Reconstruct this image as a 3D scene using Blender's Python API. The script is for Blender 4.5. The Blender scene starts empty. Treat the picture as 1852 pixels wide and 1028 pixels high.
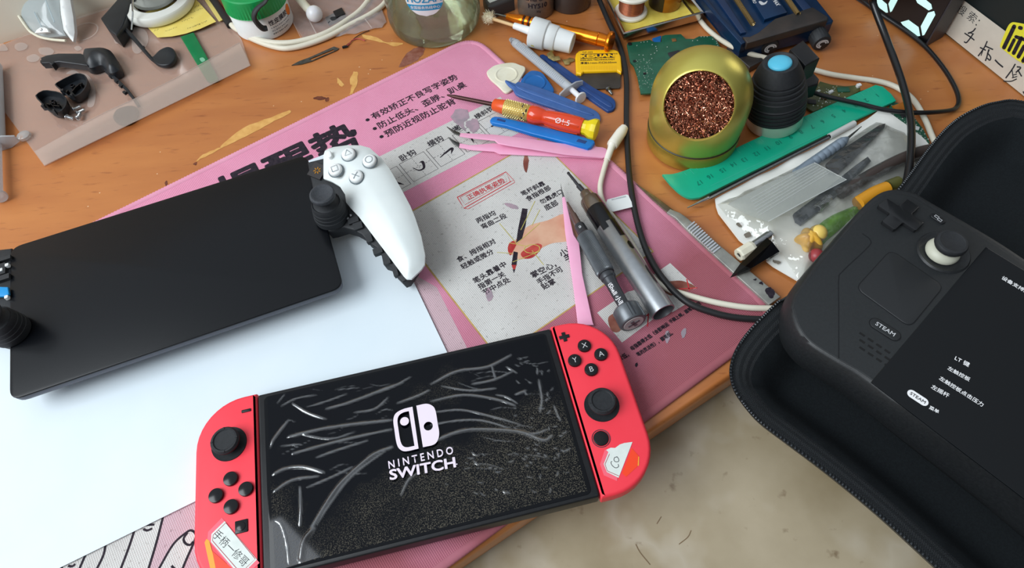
import bpy, math, random
import numpy as np
from mathutils import Vector as V, Matrix
from mathutils.geometry import delaunay_2d_cdt
random.seed(7)
C = bpy.context.scene.collection
PI = math.pi
# ------------------------------------------------------------------ camera (solved from known object sizes)
CW, CH = 1852, 1028
CF, CPITCH, CROLL, CHGT = 1222.93, 1.0132144, -0.0916473, 0.3714427
_fw = V((0, math.cos(CPITCH), -math.sin(CPITCH)))
_r0 = V((1, 0, 0)); _u0 = _r0.cross(_fw)
_R = math.cos(CROLL) * _r0 + math.sin(CROLL) * _u0
_U = -math.sin(CROLL) * _r0 + math.cos(CROLL) * _u0
CAM = V((0, 0, CHGT))
def ray(px, py):
    return _R * (px - CW / 2) - _U * (py - CH / 2) + _fw * CF
def P(px, py, z=0.0):
    d = ray(px, py)
    return CAM + d * ((z - CAM.z) / d.z)
def PP(px, py, o, n):                       # point of the plane (o, n) seen at a pixel
    d = ray(px, py)
    return CAM + d * ((o - CAM).dot(n) / d.dot(n))
cam = bpy.data.cameras.new('camera'); co = bpy.data.objects.new('camera', cam); C.objects.link(co)
co.matrix_world = Matrix(((_R.x, _U.x, -_fw.x, 0), (_R.y, _U.y, -_fw.y, 0), (_R.z, _U.z, -_fw.z, CHGT), (0, 0, 0, 1)))
cam.sensor_fit = 'HORIZONTAL'; cam.sensor_width = 36; cam.lens = CF * 36 / CW; cam.clip_start = .01
bpy.context.scene.camera = co
# ------------------------------------------------------------------ materials
def lin(c):
    return tuple(((x / 255) / 12.92 if x <= 10 else (((x / 255) + .055) / 1.055) ** 2.4) for x in c) + (1,)
def mat(name, c, r=.5, me=0., c2=None, ns=80, lo=.35, hi=.65, bump=0, bs=400, coat=0, em=0, stretch=None, spec=.5, tr=0, sss=0, det=6, coord='Object', rot=0):
    m = bpy.data.materials.new(name); m.use_nodes = True; t = m.node_tree; N = t.nodes; L = t.links
    b = N['Principled BSDF']
    b.inputs['Base Color'].default_value = lin(c); b.inputs['Roughness'].default_value = r; b.inputs['Metallic'].default_value = me
    b.inputs['Coat Weight'].default_value = coat; b.inputs['Coat Roughness'].default_value = .08
    b.inputs['Specular IOR Level'].default_value = spec
    if tr: b.inputs['Transmission Weight'].default_value = tr
    if sss:
        b.inputs['Subsurface Weight'].default_value = sss; b.inputs['Subsurface Radius'].default_value = (.004, .003, .002); b.inputs['Subsurface Scale'].default_value = 1
    if em:
        b.inputs['Emission Color'].default_value = lin(c); b.inputs['Emission Strength'].default_value = em
    tc = N.new('ShaderNodeTexCoord'); mp = N.new('ShaderNodeMapping'); L.new(tc.outputs[coord], mp.inputs[0])
    mp.inputs['Rotation'].default_value = (0, 0, rot)
    if stretch: mp.inputs['Scale'].default_value = stretch
    if c2 is not None:
        n = N.new('ShaderNodeTexNoise'); n.inputs['Scale'].default_value = ns; n.inputs['Detail'].default_value = det; L.new(mp.outputs[0], n.inputs[0])
        cr = N.new('ShaderNodeValToRGB'); cr.color_ramp.elements[0].position = lo; cr.color_ramp.elements[1].position = hi
        cr.color_ramp.elements[0].color = lin(c); cr.color_ramp.elements[1].color = lin(c2)
        L.new(n.outputs[0], cr.inputs[0]); L.new(cr.outputs[0], b.inputs['Base Color'])
    if bump:
        n = N.new('ShaderNodeTexNoise'); n.inputs['Scale'].default_value = bs; n.inputs['Detail'].default_value = 3; L.new(mp.outputs[0], n.inputs[0])
        bp = N.new('ShaderNodeBump'); bp.inputs['Strength'].default_value = bump; bp.inputs['Distance'].default_value = .0006
        L.new(n.outputs[0], bp.inputs['Height']); L.new(bp.outputs[0], b.inputs['Normal'])
    return m
def clear(name, tint=(235, 240, 240), base=.08, milk=0., milkc=(225, 228, 228), rough=.05, bump=0, bs=90, edge=.55):
    """thin clear plastic / glass: lets light straight through, reflects by angle, optionally a little milky"""
    m = bpy.data.materials.new(name); m.use_nodes = True; t = m.node_tree; N = t.nodes; L = t.links
    for n in list(N):
        if n.type != 'OUTPUT_MATERIAL': N.remove(n)
    out = [n for n in N if n.type == 'OUTPUT_MATERIAL'][0]
    tb = N.new('ShaderNodeBsdfTransparent'); tb.inputs[0].default_value = lin(tint)
    gb = N.new('ShaderNodeBsdfGlossy'); gb.inputs['Roughness'].default_value = rough
    lw = N.new('ShaderNodeLayerWeight'); lw.inputs[0].default_value = .35
    mr = N.new('ShaderNodeMapRange'); mr.inputs['To Min'].default_value = base; mr.inputs['To Max'].default_value = edge
    L.new(lw.outputs['Fresnel'], mr.inputs[0])
    mx = N.new('ShaderNodeMixShader'); L.new(mr.outputs[0], mx.inputs[0]); L.new(tb.outputs[0], mx.inputs[1]); L.new(gb.outputs[0], mx.inputs[2])
    last = mx
    if bump:
        tc = N.new('ShaderNodeTexCoord'); n = N.new('ShaderNodeTexNoise'); n.inputs['Scale'].default_value = bs; L.new(tc.outputs['Object'], n.inputs[0])
        bp = N.new('ShaderNodeBump'); bp.inputs['Strength'].default_value = bump; bp.inputs['Distance'].default_value = .002
        L.new(n.outputs[0], bp.inputs['Height']); L.new(bp.outputs[0], gb.inputs['Normal'])
    if milk:
        db = N.new('ShaderNodeBsdfDiffuse'); db.inputs[0].default_value = lin(milkc)
        m2 = N.new('ShaderNodeMixShader'); m2.inputs[0].default_value = milk
        L.new(mx.outputs[0], m2.inputs[1]); L.new(db.outputs[0], m2.inputs[2]); last = m2
    L.new(last.outputs[0], out.inputs[0])
    return m
# ------------------------------------------------------------------ mesh helpers
_gl = {}
def glyphs(s, bold):
    k = (s, bold)
    if k not in _gl:
        c = bpy.data.curves.new('t', 'FONT'); c.body = s; c.offset = bold; c.resolution_u = 3
        o = bpy.data.objects.new('t', c); C.objects.link(o)
        me = bpy.data.meshes.new_from_object(o.evaluated_get(bpy.context.evaluated_depsgraph_get()))
        _gl[k] = ([tuple(v.co) for v in me.vertices], [tuple(p.vertices) for p in me.polygons])
        bpy.data.objects.remove(o); bpy.data.curves.remove(c); bpy.data.meshes.remove(me)
    return _gl[k]
def cr(pts, sub=8, closed=False):           # Catmull-Rom through points
    p = [V(q) for q in pts]; n = len(p); out = []
    rng = range(n) if closed else range(n - 1)
    for i in rng:
        a = p[(i - 1) % n] if (closed or i > 0) else p[0] * 2 - p[1]
        b = p[i]; c = p[(i + 1) % n]
        d = p[(i + 2) % n] if (closed or i + 2 < n) else p[-1] * 2 - p[-2]
        for k in range(sub):
            t = k / sub
            out.append(.5 * ((2 * b) + (c - a) * t + (2 * a - 5 * b + 4 * c - d) * t * t + (3 * b - a - 3 * c + d) * t ** 3))
    if not closed: out.append(p[-1])
    return out
def area(o): return .5 * sum(o[i - 1][0] * o[i][1] - o[i][0] * o[i - 1][1] for i in range(len(o)))
def ccw(o): return list(o) if area(o) > 0 else list(o)[::-1]
def inset(o, d):                            # miter inset of a CCW outline (2D)
    n = len(o); r = []
    for i in range(n):
        a, b, c = o[i - 1], o[i], o[(i + 1) % n]
        e1 = V((b[0] - a[0], b[1] - a[1])); e2 = V((c[0] - b[0], c[1] - b[1]))
        if e1.length < 1e-9: e1 = e2
        if e2.length < 1e-9: e2 = e1
        if e1.length < 1e-9: r.append((b[0], b[1])); continue
        n1 = V((-e1.y, e1.x)).normalized(); n2 = V((-e2.y, e2.x)).normalized()
        s = n1 + n2
        if s.length < 1e-6: s = n1
        s.normalize(); k = max(s.dot(n1), .45)
        r.append((b[0] + s.x * d / k, b[1] + s.y * d / k))
    return r
def rrect(w, h, r, M=None, n=6):
    r = r if isinstance(r, (tuple, list)) else (r,) * 4   # corner order: +x+y, -x+y, -x-y, +x-y
    o = []
    for k, (sx, sy) in enumerate(((1, 1), (-1, 1), (-1, -1), (1, -1))):
        q = max(r[k], 1e-5)
        for i in range(n + 1):
            a = k * PI / 2 + i / n * PI / 2
            o.append((sx * (w / 2 - q) + q * math.cos(a), sy * (h / 2 - q) + q * math.sin(a)))
    if M: o = [tuple((M @ V((x, y, 0)))[:2]) for x, y in o]
    return o
def circ(x, y, r, n=24, ry=None, a0=0):
    return [(x + r * math.cos(a0 + 2 * PI * i / n), y + (ry or r) * math.sin(a0 + 2 * PI * i / n)) for i in range(n)]
def polydist(pts, o):
    p = np.array(pts)[:, None, :]; a = np.array(o); b = np.roll(a, -1, 0); ab = b - a
    t = np.clip(((p - a) * ab).sum(-1) / np.maximum((ab ** 2).sum(-1), 1e-16), 0, 1)
    q = a + t[..., None] * ab
    return np.sqrt(((p - q) ** 2).sum(-1)).min(1)
def inside(pts, o):
    p = np.array(pts); c = np.zeros(len(p), bool); n = len(o)
    for i in range(n):
        x1, y1 = o[i - 1]; x2, y2 = o[i]
        if y1 == y2: continue
        k = ((y1 > p[:, 1]) != (y2 > p[:, 1])) & (p[:, 0] < (x2 - x1) * (p[:, 1] - y1) / (y2 - y1) + x1)
        c ^= k
    return c
def frame(A, B, up=V((0, 0, 1))):           # z along A->B
    A, B = V(A), V(B); z = (B - A).normalized(); x = up.cross(z)
    if x.length < 1e-5: x = V((1, 0, 0))
    x.normalize(); y = z.cross(x)
    return Matrix(((x.x, y.x, z.x, A.x), (x.y, y.y, z.y, A.y), (x.z, y.z, z.z, A.z), (0, 0, 0, 1)))
def flat(A, B, up=V((0, 0, 1))):            # x along A->B, z as near up as possible
    A, B = V(A), V(B); x = (B - A).normalized(); y = up.cross(x).normalized(); z = x.cross(y)
    return Matrix(((x.x, y.x, z.x, A.x), (x.y, y.y, z.y, A.y), (x.z, y.z, z.z, A.z), (0, 0, 0, 1)))
def at(x, y, z, rz=0): return Matrix.Translation((x, y, z)) @ Matrix.Rotation(rz, 4, 'Z')
I4 = Matrix.Identity(4)
class MB:
    def __init__(s): s.v = []; s.f = []; s.m = []; s.uv = {}
    def add(s, vs, fs, m=0, uvs=None):
        b = len(s.v); s.v += [V(q) for q in vs]
        for k, f in enumerate(fs):
            if uvs: s.uv[len(s.f)] = [uvs[i] for i in f]
            s.f.append([i + b for i in f]); s.m.append(m)
        return s
    def box(s, M, sx, sy, sz, m=0, bev=0):   # box centred on M's origin
        if bev:
            return s.plate(rrect(sx, sy, bev, n=2), sz / 2, -sz / 2, m, bev=bev * .6, M=M)
        q = [M @ V((x * sx / 2, y * sy / 2, z * sz / 2)) for x in (-1, 1) for y in (-1, 1) for z in (-1, 1)]
        return s.add(q, [(0, 1, 3, 2), (4, 6, 7, 5), (0, 4, 5, 1), (2, 3, 7, 6), (0, 2, 6, 4), (1, 5, 7, 3)], m)
    def lathe(s, prof, M=I4, seg=32, m=0):
        vs = []; rings = []
        for q in prof:
            r, z = q[0], q[1]
            if r < 1e-7: rings.append([len(vs)]); vs.append(M @ V((0, 0, z)))
            else:
                rings.append(list(range(len(vs), len(vs) + seg)))
                vs += [M @ V((r * math.cos(2 * PI * i / seg), r * math.sin(2 * PI * i / seg), z)) for i in range(seg)]
        b = len(s.v); s.v += vs
        for k in range(len(prof) - 1):
            a, c = rings[k], rings[k + 1]; mm = prof[k][2] if len(prof[k]) > 2 else m
            if len(a) == 1 and len(c) == 1: continue
            for i in range(seg):
                j = (i + 1) % seg
                if len(a) == 1: f = (a[0], c[j], c[i])
                elif len(c) == 1: f = (a[i], a[j], c[0])
                else: f = (a[i], a[j], c[j], c[i])
                s.f.append([x + b for x in f]); s.m.append(mm)
        return s
    def tube(s, pts, r, seg=10, m=0, sub=6, caps=True, flatten=1.):
        p = cr(pts, sub) if sub else [V(q) for q in pts]
        n = len(p); vs = []; fs = []
        rr = r if isinstance(r, (list, tuple)) else None
        up = V((0, 0, 1)); tprev = None
        for i in range(n):
            t = (p[min(i + 1, n - 1)] - p[max(i - 1, 0)]).normalized()
            if tprev is None:
                x = up.cross(t)
                if x.length < .05: x = V((1, 0, 0)).cross(t)
                x.normalize()
            else:
                x = (x - t * x.dot(t)).normalized()
            tprev = t; y = t.cross(x)
            if rr:
                u = i / (n - 1) * (len(rr) - 1); k = min(int(u), len(rr) - 2); q = rr[k] + (rr[k + 1] - rr[k]) * (u - k)
            else: q = r
            vs += [p[i] + (x * math.cos(2 * PI * j / seg) + y * math.sin(2 * PI * j / seg) * flatten) * q for j in range(seg)]
        for i in range(n - 1):
            for j in range(seg):
                k = (j + 1) % seg
                fs.append((i * seg + j, i * seg + k, (i + 1) * seg + k, (i + 1) * seg + j))
        if caps: fs += [tuple(range(seg))[::-1], tuple(range((n - 1) * seg, n * seg))]
        return s.add(vs, fs, m)
    def plate(s, o, z, zb, m=0, ms=None, bev=0, M=None, k=3):   # flat-topped solid with a rounded top edge
        o = ccw(o); M = M or I4; ms = m if ms is None else ms
        rings = [(o, zb)]
        if bev:
            for i in range(k + 1):
                a = i / k * PI / 2
                rings.append((inset(o, bev * (1 - math.cos(a))), z - bev + bev * math.sin(a)))
        else: rings.append((o, z))
        n = len(o); vs = [M @ V((x, y, zz)) for rg, zz in rings for x, y in rg]
        b = len(s.v); s.v += vs
        for i in range(len(rings) - 1):
            for j in range(n):
                q = (j + 1) % n
                s.f.append([b + i * n + j, b + i * n + q, b + (i + 1) * n + q, b + (i + 1) * n + j]); s.m.append(ms)
        s.f.append([b + (len(rings) - 1) * n + j for j in range(n)]); s.m.append(m)
        s.f.append([b + j for j in range(n)][::-1]); s.m.append(ms)
        return s
    def rings(s, rings, m=0, cap0=True, cap1=True):             # loft closed rings of equal count
        n = len(rings[0]); b = len(s.v); s.v += [V(q) for r in rings for q in r]
        for i in range(len(rings) - 1):
            for j in range(n):
                q = (j + 1) % n
                s.f.append([b + i * n + j, b + i * n + q, b + (i + 1) * n + q, b + (i + 1) * n + j]); s.m.append(m)
        if cap0: s.f.append([b + j for j in range(n)][::-1]); s.m.append(m)
        if cap1: s.f.append([b + (len(rings) - 1) * n + j for j in range(n)]); s.m.append(m)
        return s
    def sheet(s, o, zf, sp, m=0, holes=(), zb=None, ms=None, M=None, up=True):
        """surface z=zf(x,y,d) over an outline (d = distance to the rim), with optional walls down to zb"""
        o = ccw(o); M = M or I4; ms = m if ms is None else ms
        def dens(q):
            r = []
            for i in range(len(q)):
                a, b2 = V(q[i]), V(q[(i + 1) % len(q)]); k = max(1, int((b2 - a).length / sp))
                r += [tuple(a + (b2 - a) * t / k) for t in range(k)]
            return r
        loops = [dens(o)] + [dens(ccw(h)[::-1]) for h in holes]
        pts = []; edges = []
        for l in loops:
            b = len(pts); pts += l; edges += [(b + i, b + (i + 1) % len(l)) for i in range(len(l))]
        nb = len(pts)
        a = np.array(o); x0, y0 = a.min(0); x1, y1 = a.max(0)
        g = [(x0 + (i + .5 + .5 * (j % 2)) * sp, y0 + (j + .5) * sp * .87) for j in range(int((y1 - y0) / sp / .87) + 1) for i in range(int((x1 - x0) / sp) + 1)]
        if g:
            ok = inside(g, o)
            for h in holes: ok &= ~inside(g, h)
            g = [q for q, t in zip(g, ok) if t]
        allb = [p for l in loops for p in l]
        if g:
            dd = np.min([polydist(g, l) for l in loops], 0); g = [q for q, t in zip(g, dd) if t > sp * .5]
        pts += g
        r = delaunay_2d_cdt([V(q) for q in pts], edges, [], 1 if not holes else 1, 1e-9)
        vv = [tuple(q) for q in r[0]]; ff = [tuple(f) for f in r[2]]
        if holes:
            cen = [tuple(sum((V(vv[i]) for i in f), V((0, 0))) / len(f)) for f in ff]
            ok = np.ones(len(ff), bool)
            for h in holes: ok &= ~inside(cen, h)
            ff = [f for f, t in zip(ff, ok) if t]
        d = polydist(vv, loops[0])
        if callable(zf): vs = [M @ V((x, y, zf(x, y, dd2))) for (x, y), dd2 in zip(vv, d)]
        else: vs = [M @ V((x, y, zf)) for x, y in vv]
        s.add(vs, ff if up else [f[::-1] for f in ff], m)
        if zb is not None:
            for l in loops:
                n = len(l)
                dl = polydist(l, loops[0])
                top = [M @ V((x, y, zf(x, y, q) if callable(zf) else zf)) for (x, y), q in zip(l, dl)]
                bot = [M @ V((x, y, zb)) for x, y in l]
                s.add(bot + top, [(i, (i + 1) % n, n + (i + 1) % n, n + i) for i in range(n)], ms)
        return s
    def text(s, t, M, size, m=0, bold=0., align=.5, sx=1., valign=None):
        if bold > 0:
            for i, (dx, dy) in enumerate(((1, .3), (-1, -.3), (.3, -1), (-.3, 1))): s.text(t, M @ Matrix.Translation((dx * bold * size * .8, dy * bold * size * .8, i * 2.5e-5)), size, m, 0, align, sx, valign)
            return s
        vs, fs = glyphs(t, bold)
        if not vs: return s
        x0 = min(v[0] for v in vs); x1 = max(v[0] for v in vs)
        yo = valign if valign is not None else .36
        return s.add([M @ V(((v[0] - x0 - (x1 - x0) * align) * size * sx, (v[1] - yo) * size, 0)) for v in vs], fs, m)
    def textpx(s, t, p0, p1, z, m=0, bold=0., hs=1., pl=None, n=None):   # text whose mid-line runs p0 -> p1 (pixels) on a plane
        a = P(*p0, z) if pl is None else PP(*p0, pl, n); b = P(*p1, z) if pl is None else PP(*p1, pl, n)
        M = flat(a, b, V((0, 0, 1)) if n is None else n)
        vs, fs = glyphs(t, min(bold, 0)); w = max(v[0] for v in vs) - min(v[0] for v in vs)
        k = (b - a).length / w
        yo = .36
        x0 = min(v[0] for v in vs)
        if bold > 0:
            q = [(1, 0), (-1, 0), (0, 1), (0, -1), (.7, .7), (-.7, -.7), (.7, -.7), (-.7, .7)] if bold > .025 else [(1, .3), (-1, -.3), (.3, -1), (-.3, 1)]
            for i, (dx, dy) in enumerate(q): s.add([M @ V(((v[0] - x0 + dx * bold) * k, (v[1] - yo + dy * bold) * k * hs, i * 2.5e-5)) for v in vs], fs, m)
            return s
        return s.add([M @ V(((v[0] - x0) * k, (v[1] - yo) * k * hs, 0)) for v in vs], fs, m)
    def poly(s, pts, m=0):
        return s.add(pts, [tuple(range(len(pts)))], m)
    def polypx(s, px, z, m=0): 
        q = [P(x, y, z) for x, y in px]
        if area([(a.x, a.y) for a in q]) < 0: q = q[::-1]
        return s.poly(q, m)
    def linepx(s, px, z, w, m=0, sub=0, pl=None, n=None):         # flat painted line of width w
        p = [P(x, y, z) if pl is None else PP(x, y, pl, n) for x, y in px]
        return s.line(p, w, m, sub, n)
    def line(s, p, w, m=0, sub=0, n=None):
        n = n or V((0, 0, 1)); p = [V(q) for q in p]
        if sub: p = cr(p, sub)
        vs = []
        for i in range(len(p)):
            t = (p[min(i + 1, len(p) - 1)] - p[max(i - 1, 0)]).normalized(); y = n.cross(t).normalized()
            vs += [p[i] - y * w / 2, p[i] + y * w / 2]
        return s.add(vs, [(2 * i, 2 * i + 2, 2 * i + 3, 2 * i + 1) for i in range(len(p) - 1)], m)
    def build(s, name, mats, origin=V((0, 0, 0)), ang=40, sm=True):
        me = bpy.data.meshes.new(name)
        me.from_pydata([tuple(q - origin) for q in s.v], [], s.f)
        for q in mats: me.materials.append(q)
        me.polygons.foreach_set('material_index', s.m)
        if s.uv:
            ul = me.uv_layers.new(name='UVMap')
            for fi, u in s.uv.items():
                for li, c in zip(me.polygons[fi].loop_indices, u): ul.data[li].uv = c
        me.update()
        if sm:
            me.shade_smooth(); me.set_sharp_from_angle(angle=math.radians(ang))
        o = bpy.data.objects.new(name, me); C.objects.link(o)
        return o
def tag(o, label, cat, group=None, kind=None):
    o['label'] = label; o['category'] = cat
    if group: o['group'] = group
    if kind: o['kind'] = kind
    return o
def thing(name, label, cat, loc, group=None):
    o = bpy.data.objects.new(name, None); C.objects.link(o); o.location = loc; o.empty_display_size = .01
    return tag(o, label, cat, group)
def base_of(o):                                     # world base of a root or of a part's root
    while o.parent: o = o.parent
    return V(o.location)
def part(par, name, mb, mats, label=None, ang=40, kind=None, sm=True):
    o = mb.build(name, mats, base_of(par), ang, sm); o.parent = par
    if label: o['label'] = label
    if kind: o['kind'] = kind
    return o
def solo(name, label, cat, mb, mats, group=None, ang=40, kind=None, sm=True):
    a = np.array([tuple(q) for q in mb.v]); org = V(((a[:, 0].min() + a[:, 0].max()) / 2, (a[:, 1].min() + a[:, 1].max()) / 2, a[:, 2].min()))
    o = mb.build(name, mats, org, ang, sm); o.location = org
    return tag(o, label, cat, group, kind)
def xy(l, z=0): return [tuple(P(x, y, z)[:2]) for x, y in l]
def copy_thing(root, loc, rz=0, label=None, scale=None):
    r = root.copy(); C.objects.link(r); r.location = loc; r.rotation_euler = (0, 0, rz)
    if label: r['label'] = label
    for ch in list(root.children):
        c = ch.copy(); C.objects.link(c); c.parent = r
    return r
# ================================================================== the setting
def wood_mat(name, c1, c2, c3, rot):
    m = mat(name, c1, r=.38, coat=.3, c2=c2, ns=9, lo=.3, hi=.75, stretch=(1, 5, 5), rot=rot, det=9)
    t = m.node_tree; N = t.nodes; L = t.links; b = N['Principled BSDF']
    src = b.inputs['Base Color'].links[0].from_socket
    mp = [n for n in N if n.type == 'MAPPING'][0]
    n2 = N.new('ShaderNodeTexNoise'); n2.inputs['Scale'].default_value = 60; n2.inputs['Detail'].default_value = 8; L.new(mp.outputs[0], n2.inputs[0])
    r2 = N.new('ShaderNodeValToRGB'); r2.color_ramp.elements[0].position = .60; r2.color_ramp.elements[1].position = .8
    L.new(n2.outputs[0], r2.inputs[0])
    mx = N.new('ShaderNodeMix'); mx.data_type = 'RGBA'; L.new(r2.outputs[0], mx.inputs[0]); L.new(src, mx.inputs[6]); mx.inputs[7].default_value = lin(c3)
    b.inputs['Coat Roughness'].default_value = .32
    # crumbs and pale scuffs
    vo = N.new('ShaderNodeTexVoronoi'); vo.inputs['Scale'].default_value = 85; tc = [n for n in N if n.type == 'TEX_COORD'][0]; L.new(tc.outputs['Object'], vo.inputs[0])
    r3 = N.new('ShaderNodeValToRGB'); r3.color_ramp.elements[0].position = .03; r3.color_ramp.elements[1].position = .05
    r3.color_ramp.elements[0].color = (1, 1, 1, 1); r3.color_ramp.elements[1].color = (0, 0, 0, 1); L.new(vo.outputs['Distance'], r3.inputs[0])
    n3 = N.new('ShaderNodeTexNoise'); n3.inputs['Scale'].default_value = 14; L.new(tc.outputs['Object'], n3.inputs[0])
    g = N.new('ShaderNodeMath'); g.operation = 'GREATER_THAN'; g.inputs[1].default_value = .5; L.new(n3.outputs[0], g.inputs[0])
    mu = N.new('ShaderNodeMath'); mu.operation = 'MULTIPLY'; L.new(g.outputs[0], mu.inputs[0]); L.new(r3.outputs[0], mu.inputs[1])
    mx2 = N.new('ShaderNodeMix'); mx2.data_type = 'RGBA'; L.new(mu.outputs[0], mx2.inputs[0]); L.new(mx.outputs[2], mx2.inputs[6]); mx2.inputs[7].default_value = lin((226, 196, 160))
    L.new(mx2.outputs[2], b.inputs['Base Color'])
    return m
DA, DB = P(916, 960), P(1313, 690)                 # front edge of the desk
dd = (DB - DA).normalized(); dn = V((-dd.y, dd.x, 0))   # along, and towards the back
WA, WB = P(0, 76), P(180, 18)
wd = (WB - WA).normalized(); wn = V((-wd.y, wd.x, 0))
M_wood = wood_mat('varnished_wood', (174, 104, 54), (194, 124, 66), (138, 74, 40), math.atan2(dd.y, dd.x))
M_woodedge = wood_mat('varnished_wood_edge', (176, 104, 46), (196, 122, 58), (120, 66, 30), math.atan2(dd.y, dd.x))
def wall_pt(s): return WA + wd * s
root = thing('desk', 'orange brown varnished wooden desk under the pink mat and tools', 'desk', (0, .25, -.75))
f0, f1 = DA - dd * .75, DA + dd * 1.15
b1 = wall_pt(1.45); b0 = wall_pt(-.55)
top = [f0, f1, b1, b0]
mb = MB().plate([(q.x, q.y) for q in top], 0, -.014, 0, bev=.004, k=4)
mb_top = mb
q = [f0 + dn * .0015, f1 + dn * .0015, f1 + dn * .05, f0 + dn * .05]
mb = MB().plate([(a.x, a.y) for a in q], -.0142, -.024, 0, bev=.002)
part(root, 'edge_moulding', mb, [M_woodedge])
q = [f0 + dn * .02 + dd * .02, f1 + dn * .02 - dd * .02, b1 - wn * .02 - wd * .02, b0 - wn * .02 + wd * .02]
mb = MB().plate([(a.x, a.y) for a in q], -.0245, -.75, 0)
part(root, 'cabinet_body', mb, [M_woodedge])
# stains on the desk: peeled varnish and glue
M_peel = mat('bare_wood', (222, 172, 98), r=.7, c2=(206, 150, 78), ns=150)
M_burn = mat('dark_burn', (84, 36, 22), r=.6, c2=(120, 60, 34), ns=300)
M_glue = mat('dull_glue', (128, 70, 52), r=.35, c2=(150, 100, 84), ns=200)
mb = mb_top
def blot(mb, px, z, m, jit=1.2):
    p = cr([(x, y, 0) for x, y in px], 4, True)
    mb.polypx([(a.x + random.uniform(-jit, jit), a.y + random.uniform(-jit, jit)) for a in p], z, m)
blot(mb, [(402, 262), (440, 232), (490, 212), (524, 200), (522, 207), (496, 219), (462, 238), (430, 254), (404, 266)], .00015, 1, .8)
blot(mb, [(354, 292), (368, 280), (394, 268), (404, 266), (384, 278), (366, 286)], .00015, 1, 1)
blot(mb, [(610, 140), (618, 148), (624, 154), (616, 156), (611, 150)], .00015, 1)
blot(mb, [(632, 148), (640, 130), (648, 132), (646, 146), (640, 166), (632, 170), (636, 156)], .00015, 1)
blot(mb, [(655, 62), (676, 66), (700, 76), (730, 78), (712, 83), (688, 76), (662, 70)], .00015, 1)
blot(mb, [(722, 118), (736, 96), (752, 86), (768, 86), (764, 98), (750, 112), (730, 121)], .00015, 3)
blot(mb, [(566, 178), (578, 174), (590, 177), (580, 181)], .00015, 2, .5)
blot(mb, [(588, 180), (594, 176), (595, 182), (590, 184)], .00015, 2, .4)
blot(mb, [(298, 330), (302, 327), (303, 334), (300, 336)], .00015, 2, .4)
blot(mb, [(349, 297), (356, 293), (354, 299)], .00015, 2, .4)
part(root, 'desk_top', mb, [M_wood, M_peel, M_burn, M_glue])
# stone ledge in front of the desk
def stone_mat():
    m = mat('marbled_stone', (190, 176, 150), r=.28, c2=(146, 130, 100), ns=9, lo=.36, hi=.64, det=10)
    t = m.node_tree; N = t.nodes; L = t.links; b = N['Principled BSDF']; src = b.inputs['Base Color'].links[0].from_socket
    mp = [n for n in N if n.type == 'MAPPING'][0]
    n1 = N.new('ShaderNodeTexNoise'); n1.inputs['Scale'].default_value = 6; n1.inputs['Detail'].default_value = 5; L.new(mp.outputs[0], n1.inputs[0])
    ms = N.new('ShaderNodeMath'); ms.operation = 'SUBTRACT'; ms.inputs[1].default_value = .5; L.new(n1.outputs[0], ms.inputs[0])
    ma = N.new('ShaderNodeMath'); ma.operation = 'ABSOLUTE'; L.new(ms.outputs[0], ma.inputs[0])
    rp = N.new('ShaderNodeValToRGB'); rp.color_ramp.elements[0].position = 0; rp.color_ramp.elements[1].position = .03
    rp.color_ramp.elements[0].color = (.22, .22, .22, 1); rp.color_ramp.elements[1].color = (0, 0, 0, 1); L.new(ma.outputs[0], rp.inputs[0])
    mx = N.new('ShaderNodeMix'); mx.data_type = 'RGBA'; L.new(rp.outputs[0], mx.inputs[0]); L.new(src, mx.inputs[6]); mx.inputs[7].default_value = lin((226, 220, 208))
    n2 = N.new('ShaderNodeTexNoise'); n2.inputs['Scale'].default_value = 110; n2.inputs['Detail'].default_value = 5; L.new(mp.outputs[0], n2.inputs[0])
    r2 = N.new('ShaderNodeValToRGB'); r2.color_ramp.elements[0].position = .66; r2.color_ramp.elements[1].position = .8; L.new(n2.outputs[0], r2.inputs[0])
    mx2 = N.new('ShaderNodeMix'); mx2.data_type = 'RGBA'; L.new(r2.outputs[0], mx2.inputs[0]); L.new(mx.outputs[2], mx2.inputs[6]); mx2.inputs[7].default_value = lin((128, 108, 84))
    L.new(mx2.outputs[2], b.inputs['Base Color'])
    return m
LZ = -.03
q = [f0 + dn * .016, f0 - dn * .75, f1 - dn * .75, f1 + dn * .016]
mb = MB().plate([(a.x, a.y) for a in q], LZ, LZ - .05, 0, bev=.003)
M_vein = mat('pale_vein', (192, 180, 155), r=.28, c2=(182, 168, 142), ns=60); M_crack = mat('brown_crack', (120, 98, 70), r=.4)
for l, w_, m_ in (([(1150, 985), (1158, 1000), (1176, 1022)], .0006, 2), ([(1228, 985), (1244, 972), (1250, 960)], .0005, 2), ([(1196, 935), (1188, 948)], .0005, 2)):
    mb.linepx(l, LZ + .0001, w_, m_, 6)
solo('stone_ledge', 'beige marbled stone ledge just below the front edge of the desk', 'ledge', mb, [stone_mat(), M_vein, M_crack])
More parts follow.
